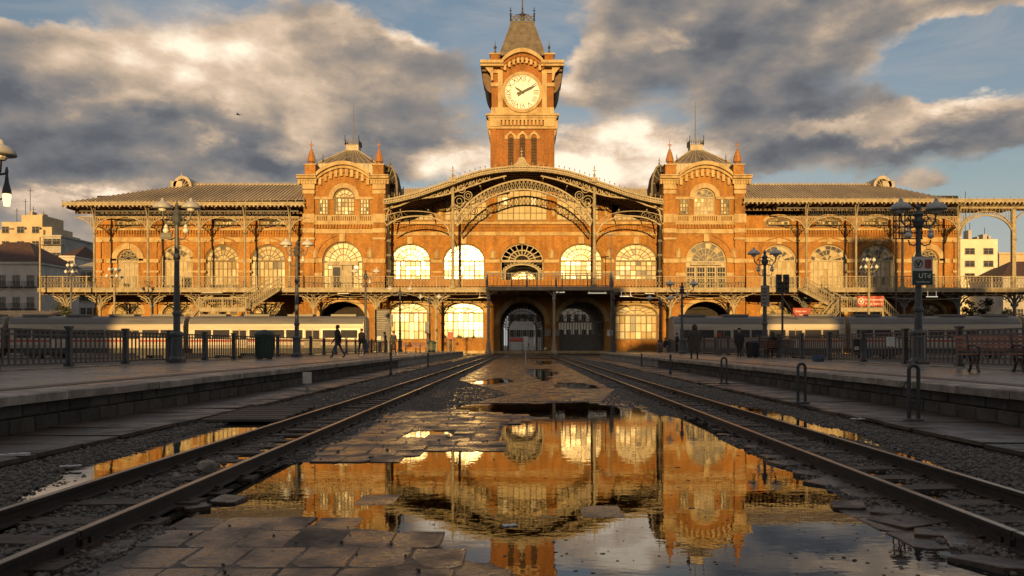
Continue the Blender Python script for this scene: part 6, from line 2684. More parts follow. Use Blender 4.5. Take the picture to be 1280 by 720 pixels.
h.bar((0, 0, H_ - 2.8), (1.2, 0, H_ - 2.9), .06)
h.build('stay', 'iron_cream', root)

# small signals on the left platform end
for px, py_top, py_b, lab in ((488, 393, 439.6, 'slim signal post by the far left platform bench'), (534, 402, 439.3, 'second slim signal post, next to the far bin')):
    y = (CAMH - PLAT_Z) * F / (py_b - VY)
    x = (px - VX) * y / F
    root = thing('signal_post', lab, 'signal', (x, y, PLAT_Z), 0, 'slim signals at the left platform end')
    H_ = CAMH + (VY - py_top) * y / F - PLAT_Z
    b = MB()
    b.lathe([(.2, 0), (.2, .4), (.09, .6), (.08, H_)], (0, 0, 0), 8)
    b.build('post', 'iron_dark', root)
    b = MB()
    b.box(-.24, .24, -.18, .18, H_ - 1.3, H_)
    for k in range(2):
        b.lathe([(.13, 0), (.13, .03)], (0, -.2, H_ - .95 + .55 * k), 8)
    b.build('signal_head', 'iron_grey', root)

# ------------------------------------------------------------------ signs
def board(name, label, cat, px0, px1, py0, py1, y, mname, thick=.06, feet=None, mfoot='iron_grey'):
    pl = Pl(y)
    xc, w_, z0, z1 = pl.X((px0 + px1) / 2), pl.X(px1) - pl.X(px0), pl.Z(py1), pl.Z(py0)
    base = feet if feet is not None else z0
    root = thing(name, label, cat, (xc, y, base))
    b = MB()
    b.box(-w_ / 2, w_ / 2, -thick, 0, z0 - base, z1 - base)
    b.build('panel', mname, root)
    if feet is not None:
        for s in (-1, 1):
            f = MB()
            f.box(s * w_ * .4 - .06, s * w_ * .4 + .06, 0.003, .1, 0, z1 - base)
            f.build('leg', mfoot, root)
    return root, w_, z0 - base, z1 - base


# square station sign on the big right lamp
yl = l4.location.y - .16
root, w_, a, b_ = board('station_sign', 'square sign with a circled V over a dark name plate on the right lamp post', 'sign', 1139.5, 1165, 321, 356.5, yl, 'white_sign', .05)
m_ = MB()
zmid = a + (b_ - a) * .50
m_.box(-w_ / 2 + .01, w_ / 2 - .01, -.062, -.052, a + .01, zmid)
m_.build('name_plate', 'bin_green', root)
lettering('UTd', .23, 'text_white', root, (.06, -.07, a + (zmid - a) * .64))
lettering('Ondrafhcstea', .085, 'text_white', root, (0, -.07, a + (zmid - a) * .22))
lg = MB()
cz = (zmid + b_) / 2
lg.strip([(-.14 + .145 * math.cos(t), cz + .145 * math.sin(t)) for t in np.linspace(0, 2 * PI, 25)], [(-.14 + .120 * math.cos(t), cz + .120 * math.sin(t)) for t in np.linspace(0, 2 * PI, 25)], -.066, -.054)
lg.bar((-.21, -.06, cz + .075), (-.15, -.06, cz - .08), .035, .01)
lg.bar((-.07, -.06, cz + .09), (-.15, -.06, cz - .08), .035, .01)
lg.bar((-.20, -.06, cz - .02), (-.12, -.06, cz + .06), .02, .01)
lg.build('logo', 'black_paint', root)
gd = MB()
for i in range(3):
    for j in range(4):
        gd.box(.08 + .075 * i, .145 + .075 * i, -.064, -.054, cz - .15 + .075 * j, cz - .09 + .075 * j)
gd.build('pictogram', 'red_sign', root)

# decorative iron sign bracket beside that lamp
b = MB()
for k in range(5):
    b.box(-.5, .5, -.02, .02, .2 * k, .2 * k + .035)
for k in range(6):
    b.box(-.5 + .19 * k, -.47 + .19 * k, -.02, .02, 0, .85)
b.bar((-.5, 0, .85), (.5, 0, 1.15), .04)
o = tag(b.build('sign_frame', 'iron_dark'), 'empty dark lattice frame fixed left of the right lamp post', 'frame')
o.location = (Pl(yl + .2).X(1135), yl + .2, Pl(yl).Z(298))

# hanging plate on the dark lamp
root, w_, a, b_ = board('hanging_sign', 'grey hanging plate strapped to the dark right-hand lamp post', 'sign', 951, 961.5, 357, 383, l5.location.y - .2, 'poster', .05)
for k in range(5):
    t_ = MB()
    t_.box(-w_ * .35, w_ * (.1 + .05 * (k % 3)), -.06, -.051, b_ - .2 - .2 * k, b_ - .14 - .2 * k)
    t_.build('print_line', 'iron_dark', root)
# small plate on left lamp
root, w_, a, b_ = board('hanging_sign', 'small ornate plate hung under the arms of the tall left lamp post', 'sign', 201, 215, 291, 299, l1.location.y - .1, 'iron_grey', .04)
lettering('BOOIS', .12, 'frame_paint', root, (0, -.05, (a + b_) / 2))

# timetable board left
root, w_, a, b_ = board('timetable_board', 'dark timetable board with pale text lines, at the end of the left train', 'notice board', 469, 487.5, 387, 427, 74.0, 'board_dark', .1, PLAT_Z)
for k in range(9):
    z = b_ - .22 - .2 * k
    b = MB()
    b.box(-w_ * .42, w_ * (.1 + .3 * random.random()), -.115, -.102, z - .04, z + .04)
    b.build('print_line', 'poster', root)
b = MB()
b.box(-w_ * .40, w_ * .12, -.116, -.102, a + .15, a + .5)
b.build('map_panel', 'white_sign', root)

# red boards
root, w_, a, b_ = board('advert_board', 'red advertising board with three white lines beside the signal post', 'sign', 991, 1013, 385, 402, 97, 'red_sign', .1, 0.012)
for k, s_ in enumerate(('Rasy vost', 'liat', 'Auftreinn')):
    lettering(s_, .34, 'text_white', root, (-.1, -.11, b_ - .4 - .42 * k))
root, w_, a, b_ = board('call_box', 'red call box on a grey post at the far left platform end', 'call box', 559.5, 566.5, 415, 424, 88, 'red_sign', .2, PLAT_Z)
root, w_, a, b_ = board('warning_sign', 'little red sign on a post at the right fence left of the man in suit', 'sign', 896.8, 901.5, 415.5, 421, 53, 'red_sign', .04, PLAT_Z)
root, w_, a, b_ = board('number_sign', 'white square sign with a dark 5 on the pier right of the portico gate', 'sign', 759, 765.5, 412.5, 419.5, 112.4, 'white_sign', .06)
lettering('5', .72, 'black_paint', root, (0, -.07, (b_ + a) / 2))
for px0, px1, py0, py1, lab in ((681, 688.5, 411, 420, 'torn poster with a red patch left of the portico column'), (691, 699, 411, 420, 'pale poster right of the portico column'), (680, 683.5, 434, 437, 'small white notice low on the pier beside the tunnel')):
    root, w_, a, b_ = board('poster', lab, 'poster', px0, px1, py0, py1, 124.6, 'poster' if py0 < 430 else 'white_sign', .04)
yf = 31.2
root, w_, a, b_ = board('notice', 'white paper notice tied to the right platform fence', 'notice', 1104, 1121.5, 421, 433, 28.6, 'white_sign', .02)
root.location.x = 13.20
root.rotation_euler = (0, 0, -.9)
root, w_, a, b_ = board('meter_box', 'dark box with a white label mounted on the right platform fence', 'box', 1055, 1063, 424, 440, 31.5, 'board_dark', .12)
root.location.x = 13.05
b = MB()
b.box(-w_ * .35, w_ * .35, -.13, -.121, a + .08, a + .22)
b.build('label_plate', 'white_sign', root)

# track marker in the middle
x, y = on_ground(657, 457)
root = thing('marker_post', 'thin white marker post standing between the tracks before the tunnel', 'post', (x, y, .01))
b = MB()
b.lathe([(.035, 0), (.03, 1.3)], (0, 0, 0), 6)
b.build('post', 'white_sign', root)
b = MB()
b.box(-.14, .14, -.03, .03, 1.2, 1.85)
b.build('plate', 'white_sign', root)
# little marker on the left path
x, y = on_ground(384, 489, .08)
root = thing('marker_post', 'short white marker board on a foot beside the left platform wall', 'post', (x, y, .085))
b = MB()
b.box(-.22, .22, -.08, .08, 0, .03)
b.box(-.04, .04, -.02, .02, 0, .22)
b.build('foot', 'white_wall', root)
b = MB()
b.box(-.11, .11, -.03, .03, .2, .50)
b.build('plate', 'white_sign', root)


# hoop rails on the right path, pipes on the walls
def hoop(label, px, py_b, py_t, w_):
    x, y = on_ground(px, py_b, .08)
    H_ = CAMH + (VY - py_t) * y / F - .08
    b = MB()
    r_ = w_ / 2
    P = [(-r_, 0, 0), (-r_, 0, H_ - r_)] + [(-r_ * math.cos(q), 0, H_ - r_ + r_ * math.sin(q)) for q in np.linspace(0, PI, 9)[1:-1]] + [(r_, 0, H_ - r_), (r_, 0, 0)]
    b.tube(P, .032, 8)
    for q in (-r_, r_):
        b.lathe([(.09, 0), (.09, .03), (.05, .05)], (q, 0, 0), 8)
    b.box(-r_ - .01, r_ + .01, -.02, .02, .3, .34)
    o = b.build('hoop_rail', 'iron_dark', smooth=False)
    o.location = (x, y, .085)
    tag(o, label, 'hoop rail', 'iron hoops by the right platform wall')


hoop('nearest iron hoop rail at the right platform wall, under the fence notice', 1142, 527, 457, .15)
hoop('middle iron hoop rail standing at the right platform wall', 1002, 505, 455, .15)
hoop('farthest iron hoop rail, below the man in the dark suit', 905, 480, 447.5, .16)
for px, py_b, py_t, lab in ((488.5, 469, 440, 'black pipe upright on the left platform wall beyond the marker'), (535, 459, 441, 'farther black pipe upright on the whitewashed left platform wall'), (838, 468, 443, 'black pipe upright at the end of the right whitewashed wall'), (802, 458, 441.5, 'far black pipe upright on the right whitewashed wall')):
    x, y = on_ground(px, py_b, .08)
    H_ = CAMH + (VY - py_t) * y / F - .08
    b = MB()
    b.lathe([(.07, 0), (.07, .1), (.045, .12), (.045, H_ - .1), (.065, H_ - .08), (.03, H_)], (0, 0, 0), 8)
    o = b.build('standpipe', 'iron_dark')
    o.location = (x, y, .085)
    tag(o, lab, 'pipe', 'standpipes along the platform walls')


# ------------------------------------------------------------------ bins and benches
def bin_(label, px, py_b, py_t, wpx, mname):
    y = (CAMH - PLAT_Z) * F / (py_b - VY)
    x = (px - VX) * y / F
    k = y / F
    H_, r_ = (py_b - py_t) * k, wpx * k / 2
    root = thing('litter_bin', label, 'bin', (x, y, PLAT_Z), 0, 'litter bins on the platforms')
    b = MB()
    b.lathe([(r_ * .80, .05), (r_ * .86, H_ * .08), (r_ * .84, H_ * .1), (r_ * .95, H_ * .72), (r_ * 1.0, H_ * .74), (r_ * 1.0, H_ * .78)], (0, 0, 0), 16)
    for j in range(16):
        t = 2 * PI * j / 16
        b.bar((r_ * .86 * math.cos(t), r_ * .86 * math.sin(t), H_ * .1), (r_ * .97 * math.cos(t), r_ * .97 * math.sin(t), H_ * .72), .035)
    b.build('body', mname, root)
    b = MB()
    b.lathe([(r_ * 1.06, H_ * .78), (r_ * 1.08, H_ * .84), (r_ * .98, H_ * .88), (r_ * .9, H_ * .93), (r_ * .55, H_ * .98), (r_ * .1, H_)], (0, 0, 0), 16)
    b.build('lid', mname, root)
    b = MB()
    for j in range(4):
        t = PI / 4 + PI / 2 * j
        b.box(r_ * .7 * math.cos(t) - .05, r_ * .7 * math.cos(t) + .05, r_ * .7 * math.sin(t) - .05, r_ * .7 * math.sin(t) + .05, 0, .07)
    b.build('foot', 'iron_dark', root)


bin_('green domed litter bin by the left fence', 331, 449, 412, 24, 'bin_green')
bin_('small dark green bin at the far end of the left platform', 539.5, 440.3, 426, 11.5, 'bin_green')
bin_('black litter bin between the man in a suit and the bench', 940.5, 447, 424.5, 16, 'bin_black')


def bench(label, x, y, rotz, L_=1.7):
    root = thing('bench', label, 'bench', (x, y, PLAT_Z), rotz, 'slatted platform benches')
    n = 0
    for k in range(4):
        b = MB()
        b.box(-L_ / 2, L_ / 2, -.23 + .12 * k, -.13 + .12 * k, .43, .465)
        b.build('seat_slat', 'bench_wood', root)
    for k in range(4):
        b = MB()
        y0 = .27 + .035 * k
        z0 = .53 + .105 * k
        b.prism_x([(y0, z0), (y0 + .03, z0), (y0 + .055, z0 + .085), (y0 + .025, z0 + .085)], -L_ / 2, L_ / 2)
        b.build('back_slat', 'bench_wood', root)
    for s in (-1, 1):
        b = MB()
        x_ = s * L_ * .315
        b.poly([(x_, -.24, 0), (x_, -.17, .08), (x_, -.13, .2), (x_, -.20, .33), (x_, -.22, .43)], .05, .05)
        b.poly([(x_, .30, 0), (x_, .22, .08), (x_, .18, .2), (x_, .24, .33), (x_, .26, .43), (x_, .42, .95)], .05, .05)
        b.poly([(x_, -.22, .42), (x_, .26, .42)], .05, .04)
        b.poly([(x_, -.13, .2), (x_, .02, .30), (x_, .18, .2)], .04, .04)
        b.poly([(x_ + 0, .09 * math.cos(q), .28 + .07 * math.sin(q)) for q in np.linspace(0, 2 * PI, 9)], .03, .03)
        b.poly([(x_, -.22, .43), (x_, -.23, .62), (x_, -.05, .67), (x_, .3, .66)], .045, .04)
        b.build('leg', 'iron_dark', root)
    return root


bench('brown slatted bench at the right edge, in front of the fence', 12.0, 20.3, -.06, 1.75)
y = 42.0
bench('reddish slatted bench carrying the seated woman', (970 - VX) * y / F, y, PI, 1.7)
y = 70.0
bench('dark distant bench at the left platform end', (516 - VX) * y / F, y, 0, 2.0)
y = 77.0
bench('dark bench behind the far bin at the left platform end', (528 - VX) * y / F, y, 0, 2.0)
y = 73.0
bench('dark bench at the far right platform under a seated figure', (832 - VX) * y / F, y, 0, 1.7)


# ------------------------------------------------------------------ people
def person(label, loc, rotz, height, pose, cols, hair='short', coat=None, bag=None, build=1.0):
    """pose: joint table in metres for a 1.75 m figure facing -y; joined into one skin."""
    root = thing('person', label, 'person', loc, rotz)
    root.scale = (height / 1.75,) * 3
    J = pose
    names = list(J)
    edges = [('pelvis', 'waist'), ('waist', 'chest'), ('chest', 'neck'), ('neck', 'chin'), ('chin', 'head'), ('head', 'crown'), ('chin', 'nose'),
             ('chest', 'sh_l'), ('sh_l', 'el_l'), ('el_l', 'wr_l'), ('wr_l', 'pa_l'), ('chest', 'sh_r'), ('sh_r', 'el_r'), ('el_r', 'wr_r'), ('wr_r', 'pa_r'),
             ('pelvis', 'hip_l'), ('hip_l', 'kn_l'), ('kn_l', 'an_l'), ('an_l', 'toe_l'), ('pelvis', 'hip_r'), ('hip_r', 'kn_r'), ('kn_r', 'an_r'), ('an_r', 'toe_r')]
    rad = dict(pelvis=.145, waist=.125, chest=.15, neck=.06, chin=.07, head=.098, crown=.07, nose=.022, sh=.075, el=.05, wr=.034, pa=.036, hip=.095, kn=.062, an=.045, toe=.04)
    region = dict(pelvis='legs', waist='torso', chest='torso', neck='skin', chin='skin', head='skin', crown='skin', nose='skin', sh='torso', el='torso', wr='torso', pa='skin', hip='legs', kn='legs', an='shoe', toe='shoe')
    V = [Vector(J[n]) for n in names]
    Rr = [rad[n.split('_')[0]] * (build if n.split('_')[0] in ('pelvis', 'waist', 'chest', 'sh', 'hip') else 1) for n in names]
    Rg = [region[n.split('_')[0]] for n in names]
    E_ = [(names.index(a), names.index(b)) for a, b in edges]
    # five fingers on each palm
    for s in ('l', 'r'):
        pi_ = names.index('pa_' + s)
        d = (V[pi_] - V[names.index('wr_' + s)]).normalized()
        side = d.cross(Vector((1, 0, 0)))
        side = side.normalized() if side.length > .1 else Vector((0, 1, 0))
        for k in range(5):
            o = (k - 1.8) * .019
            ln_ = (.045, .065, .072, .066, .05)[k]
            if k == 0:
                base = V[pi_] + side * -.036 - d * .02
                tip = base + (d * .7 - side * .7).normalized() * .05
            else:
                base = V[pi_] + side * o + d * .03
                tip = base + (d + Vector((0, -.25, 0))).normalized() * ln_
            i = len(V)
            V += [base, tip]
            Rr += [.011, .008]
            Rg += ['skin', 'skin']
            E_ += [(pi_, i), (i, i + 1)]
    me = bpy.data.meshes.new('person')
    me.from_pydata([v[:] for v in V], E_, [])
    bm = bmesh.new()
    bm.from_mesh(me)
    lay = bm.verts.layers.skin.verify()
    bm.verts.ensure_lookup_table()
    for i, r_ in enumerate(Rr):
        fx = 1.25 if i < len(names) and names[i] in ('chest', 'waist', 'pelvis') else 1.0
        bm.verts[i][lay].radius = (r_ * fx, r_)
        bm.verts[i][lay].use_root = i == names.index('pelvis')
    bm.to_mesh(me)
    bm.free()
    ob = bpy.data.objects.new('body', me)
    COL.objects.link(ob)
    md = ob.modifiers.new('skin', 'SKIN')
    md.use_smooth_shade = True
    ss = ob.modifiers.new('sub', 'SUBSURF')
    ss.levels = ss.render_levels = 1
    dg = bpy.context.evaluated_depsgraph_get()
    m2 = bpy.data.meshes.new_from_object(ob.evaluated_get(dg))
    bpy.data.objects.remove(ob)
    bpy.data.meshes.remove(me)
    m2.materials.clear()
    keys = ['skin', 'torso', 'legs', 'shoe']
    for k in keys:
        m2.materials.append(M[cols[k]])
    P = np.array([v[:] for v in V])
    mi = []
    a_ = np.array([P[e[0]] for e in E_])
    b_ = np.array([P[e[1]] for e in E_])
    ab = b_ - a_
    L2 = (ab * ab).sum(1) + 1e-9
    for p in m2.polygons:
        c = np.array(p.center[:])
        t = np.clip(((c - a_) * ab).sum(1) / L2, 0, 1)
        dd = (((a_ + ab * t[:, None]) - c) ** 2).sum(1)
        j = int(dd.argmin())
        e = E_[j]
        mi.append(keys.index(Rg[e[0] if t[j] < .55 else e[1]]))
    m2.polygons.foreach_set('material_index', mi)
    m2.polygons.foreach_set('use_smooth', [True] * len(mi))
    m2.name = 'body'
    link('body', m2, root)
    h = Vector(J['head'])
    b = MB()
    if hair in ('short', 'long'):
        b.lathe([(.088, -.045), (.108, .0), (.108, .06), (.085, .105), (.04, .128)], (h.x, h.y + .02, h.z), 10)
        if hair == 'long':
            b.lathe([(.10, -.36), (.125, -.2), (.12, -.02), (.1, .04)], (h.x, h.y + .055, h.z), 10)
        b.build('hair', cols.get('hair', 'hair'), root, smooth=True)
    elif hair == 'hood':
        b.lathe([(.13, -.13), (.135, -.04), (.13, .06), (.09, .13), (.03, .155)], (h.x, h.y + .025, h.z), 10)
        b.build('hood', cols['torso'], root, smooth=True)
    elif hair == 'cap':
        b.lathe([(.112, .03), (.115, .06), (.1, .11), (.04, .14)], (h.x, h.y + .01, h.z), 10)
        b.box(h.x - .07, h.x + .07, h.y - .2, h.y - .08, h.z + .035, h.z + .05)
        b.build('cap', 'cloth_black', root)
    c = Vector(J['chest'])
    q = Vector(J['pelvis'])
    if coat:
        zb, flare = coat
        b = MB()
        n = 14
        prof = [(flare, zb), (flare * .98, zb + .1), (.235 * build, q.z + .05), (.215 * build, q.z + .25), (.23 * build, c.z - .02), (.21 * build, c.z + .10), (.10, c.z + .19)]
        rings = []
        for r_, z in prof:
            f = (z - q.z) / (c.z - q.z)
            f = max(0, min(1, f))
            cx, cy = q.x + (c.x - q.x) * f, q.y + (c.y - q.y) * f
            i = len(b.v)
            for j in range(n):
                t = 2 * PI * j / n
                b.v.append((cx + r_ * 1.08 * math.cos(t), cy + r_ * .72 * math.sin(t), z + .012 * math.sin(3 * t)))
            rings.append(i)
        for i0, i1 in zip(rings, rings[1:]):
            for j in range(n):
                b.f.append((i0 + j, i0 + (j + 1) % n, i1 + (j + 1) % n, i1 + j))
                b.mi.append(0)
        b.build('coat', cols['torso'], root, smooth=True)
    if bag == 'backpack':
        b = MB()
        b.box(c.x - .15, c.x + .15, c.y + .13, c.y + .28, c.z - .32, c.z + .08)
        b.box(c.x - .12, c.x + .12, c.y + .28, c.y + .33, c.z - .3, c.z - .08)
        for s in (-1, 1):
            b.poly([(c.x + s * .1, c.y + .14, c.z + .05), (c.x + s * .11, c.y, c.z + .16), (c.x + s * .11, c.y - .13, c.z + .02)], .04, .02)
        b.build('backpack', 'cloth_pale', root)
    return root


def stand(spread=.10, stride=0.0, lean=0.0, arms=.24, armf=0.0, bend=0.0):
    """Standing or walking pose, facing -y."""
    P = {}
    P['pelvis'] = (0, 0, .93)
    P['waist'] = (0, lean * .4, 1.10)
    P['chest'] = (0, lean * .9, 1.33)
    P['neck'] = (0, lean, 1.49)
    P['chin'] = (0, lean - .015, 1.56)
    P['head'] = (0, lean - .005, 1.645)
    P['crown'] = (0, lean + .005, 1.70)
    P['nose'] = (0, lean - .10, 1.615)
    for s, k in ((1, 'l'), (-1, 'r')):
        f = stride * s
        P['sh_' + k] = (s * .185, lean * .95, 1.41)
        P['el_' + k] = (s * arms, lean * .8 + f * .28 + .04, 1.13)
        P['wr_' + k] = (s * (arms - .01), lean * .6 + f * .5 - .05 - armf, .89 + armf * .6)
        P['pa_' + k] = (s * (arms - .015), lean * .6 + f * .55 - .07 - armf * 1.2, .83 + armf * .7)
        P['hip_' + k] = (s * .095, 0, .88)
        P['kn_' + k] = (s * (spread + .005), -f * .55 - .03 - abs(f) * .06, .49)
        P['an_' + k] = (s * spread, -f * .95 + .02, .085 + (abs(f) * .14 if f < 0 else 0))
        P['toe_' + k] = (s * (spread + .02), -f * .95 - .13, .035 + (abs(f) * .04 if f < 0 else 0))
    return P


def sit():
    P = stand()
    for n in ('pelvis', 'waist', 'chest', 'neck', 'chin', 'head', 'crown', 'nose'):
        x, y, z = P[n]
        P[n] = (x, y + (.02 if n == 'pelvis' else .0), z - .40)
    for s, k in ((1, 'l'), (-1, 'r')):
        P['sh_' + k] = (s * .18, 0, 1.01)
        P['el_' + k] = (s * .25, -.05, .74)
        P['wr_' + k] = (s * .14, -.27, .62)
        P['pa_' + k] = (s * .09, -.33, .60)
        P['hip_' + k] = (s * .095, -.02, .52)
        P['kn_' + k] = (s * .11, -.44, .50)
        P['an_' + k] = (s * .11, -.42, .085)
        P['toe_' + k] = (s * .12, -.56, .035)
    return P


def pcols(torso, legs, shoe='shoe'):
    return dict(skin='skin', torso=torso, legs=legs, shoe=shoe)


def on_plat(px, py):
    y = (CAMH - PLAT_Z) * F / (py - VY)
    return ((px - VX) * y / F, y, PLAT_Z + .002)


def put_person(label, px, feet, head, rotz, pose, cols, **kw):
    loc = on_plat(px, feet)
    h = (feet - head) * loc[1] / F
    return person(label, loc, rotz, h, pose, cols, **kw)


put_person('walker in a black jacket and blue jeans, nearest on the left platform', 423, 447.6, 406.5, -1.25, stand(stride=.36, lean=-.05, spread=.07), pcols('cloth_black', 'denim'), coat=(.82, .22))
put_person('walker in black jacket and jeans by the far lamp post on the left', 452, 443.8, 411, -2.5, stand(stride=.25, spread=.08), pcols('cloth_black', 'denim'), coat=(.82, .22))
put_person('person in black with a pale backpack before the timetable board', 481, 441.2, 415, 2.2, stand(stride=.12), pcols('cloth_black', 'cloth_black'), bag='backpack')
put_person('person in dark jacket standing with legs apart right of the backpacker', 492, 442.2, 414, 0.5, stand(spread=.16), pcols('cloth_dark', 'cloth_black'))
put_person('slim person in black standing by the far right lamp post', 846, 441.4, 416, -1.2, stand(spread=.06), pcols('cloth_black', 'cloth_black'))
put_person('broad person in a long olive hooded coat seen from behind', 868, 449.6, 406.5, PI, stand(spread=.15, arms=.33, lean=.02), pcols('cloth_olive', 'cloth_olive'), hair='hood', coat=(.42, .30), build=1.3)
put_person('man in a dark suit and cap facing the right train', 924, 447.0, 410.5, PI - .2, stand(spread=.07, arms=.25), pcols('cloth_black', 'cloth_black'), hair='cap', coat=(.70, .225))
loc = ((966 - VX) * 42.0 / F, 42.0 + .03, PLAT_Z)
person('woman with long dark hair seated on the reddish bench', loc, PI, 1.78, sit(), pcols('cloth_black', 'cloth_black'), hair='long', coat=(.50, .28))
loc = ((832 - VX) * 73.0 / F, 73.0 - .03, PLAT_Z)
person('seated person in dark jacket and blue jeans at the far right', loc, .5, 1.75, sit(), pcols('cloth_black', 'denim'), coat=(.52, .24))


x, y, z = on_plat(1023, 452)
bg_ = thing('bag', 'small blue travel bag left on the right platform before the fence', 'bag', (x, y, z), .3)
b = MB()
b.prism_x([(-.12, 0), (.12, 0), (.14, .12), (.10, .30), (-.10, .30), (-.14, .12)], -.2, .2)
b.build('body', 'denim', bg_)
b = MB()
b.poly([(-.12, 0, .3), (-.1, 0, .42), (.1, 0, .42), (.12, 0, .3)], .025)
b.build('handle', 'cloth_black', bg_)

# ------------------------------------------------------------------ trains standing across the view behind the fences
def train(label, x0, x1, y, cars, lit):
    root = thing('passenger_train', label, 'train', ((x0 + x1) / 2, y, 0), 0, 'silver passenger trains')
    o = ((x0 + x1) / 2, y, 0)
    H_ = 4.05
    prof = [(-1.4, 1.0), (-1.45, 1.3), (-1.45, 2.9), (-1.36, 3.45), (-1.1, 3.8), (-.6, 4.0), (0, H_), (.6, 4.0), (1.1, 3.8), (1.36, 3.45), (1.45, 2.9), (1.45, 1.3), (1.4, 1.0)]
    L_ = (x1 - x0) / cars
    for c in range(cars):
        a, b = x0 + L_ * c + .25, x0 + L_ * (c + 1) - .25
        m = MB()
        P = [(y + p, q) for p, q in prof]
        n = 8
        for k in range(n):      # slightly rounded ends
            pass
        m.prism_x(P, a, b)
        car = m.build('carriage', 'train_silver', root, o)
        m = MB()
        m.prism_x([(y - 1.42, 3.30), (y - 1.36, 3.47), (y - 1.1, 3.82), (y - .6, 4.03), (y, 4.09), (y + .6, 4.03), (y + 1.1, 3.82), (y + 1.36, 3.47), (y + 1.42, 3.30)], a + .05, b - .05)
        for k in range(4):
            xx = a + (b - a) * (k + .5) / 4
            m.box(xx - 1.2, xx + 1.2, y - .7, y + .7, 4.05, 4.25)
        m.build('roof', 'train_grey', car, o)
        m = MB()
        m.box(a + .02, b - .02, y - 1.475, y - 1.452, 1.62, 1.80)
        m.build('stripe', 'train_red', car, o)
        m = MB()
        m.box(a + .02, b - .02, y - 1.47, y - 1.452, 2.86, 3.16)
        m.build('cant_rail', 'train_cream', car, o)
        # windows and doors on the side we see
        nwin = 9
        for k in range(nwin):
            xa = a + .5 + (b - a - 1.0) * k / nwin
            xb = a + .5 + (b - a - 1.0) * (k + 1) / nwin
            if k in (2, 6):
                d = MB()
                d.box(xa + .12, xb - .12, y - 1.5, y - 1.452, 1.05, 2.84)
                door = d.build('door', 'train_cream', car, o)
                d = MB()
                mx = (xa + xb) / 2
                for s in (-1, 1):
                    cx = mx + s * (xb - xa) * .2
                    d.box(cx - .3, cx + .3, y - 1.512, y - 1.502, 1.9, 2.7)
                d.box(mx - .015, mx + .015, y - 1.512, y - 1.502, 1.05, 2.84)
                d.build('door_window', 'train_glass', car, o)
            else:
                d = MB()
                d.box(xa + .08, xb - .08, y - 1.462, y - 1.452, 1.98, 2.74)
                d.build('window', 'train_glass', car, o)
        m = MB()
        m.box(a + .3, b - .3, y - 1.2, y + 1.2, .55, .998)
        for xx in (a + 3, b - 3):
            for dx in (-1.1, 1.1):
                for s in (-1, 1):
                    yy = y + s * .72
                    N_ = 12
                    ring = [(xx + dx + .43 * math.cos(2 * PI * k / N_), .46 + .43 * math.sin(2 * PI * k / N_)) for k in range(N_)]
                    m.prism_y(ring, yy - .07, yy + .07)
            m.box(xx - 1.7, xx + 1.7, y - .95, y + .95, .35, .54)
        m.build('underframe', 'iron_dark', car, o)
    tr_ = MB()
    for s in (-1, 1):
        tr_.box(x0 - 20, x1 + 20, y + s * .72 - .035, y + s * .72 + .035, .0, .030)
    tag(tr_.build('rail', 'rail_steel'), kind='structure')
    return root


train('silver train with a red stripe, gold in sunlight, behind the left fence', -66.0, -14.9, 77.0, 3, True)
train('silver train in shade behind the right platform fence', 13.9, 64.0, 77.0, 3, False)


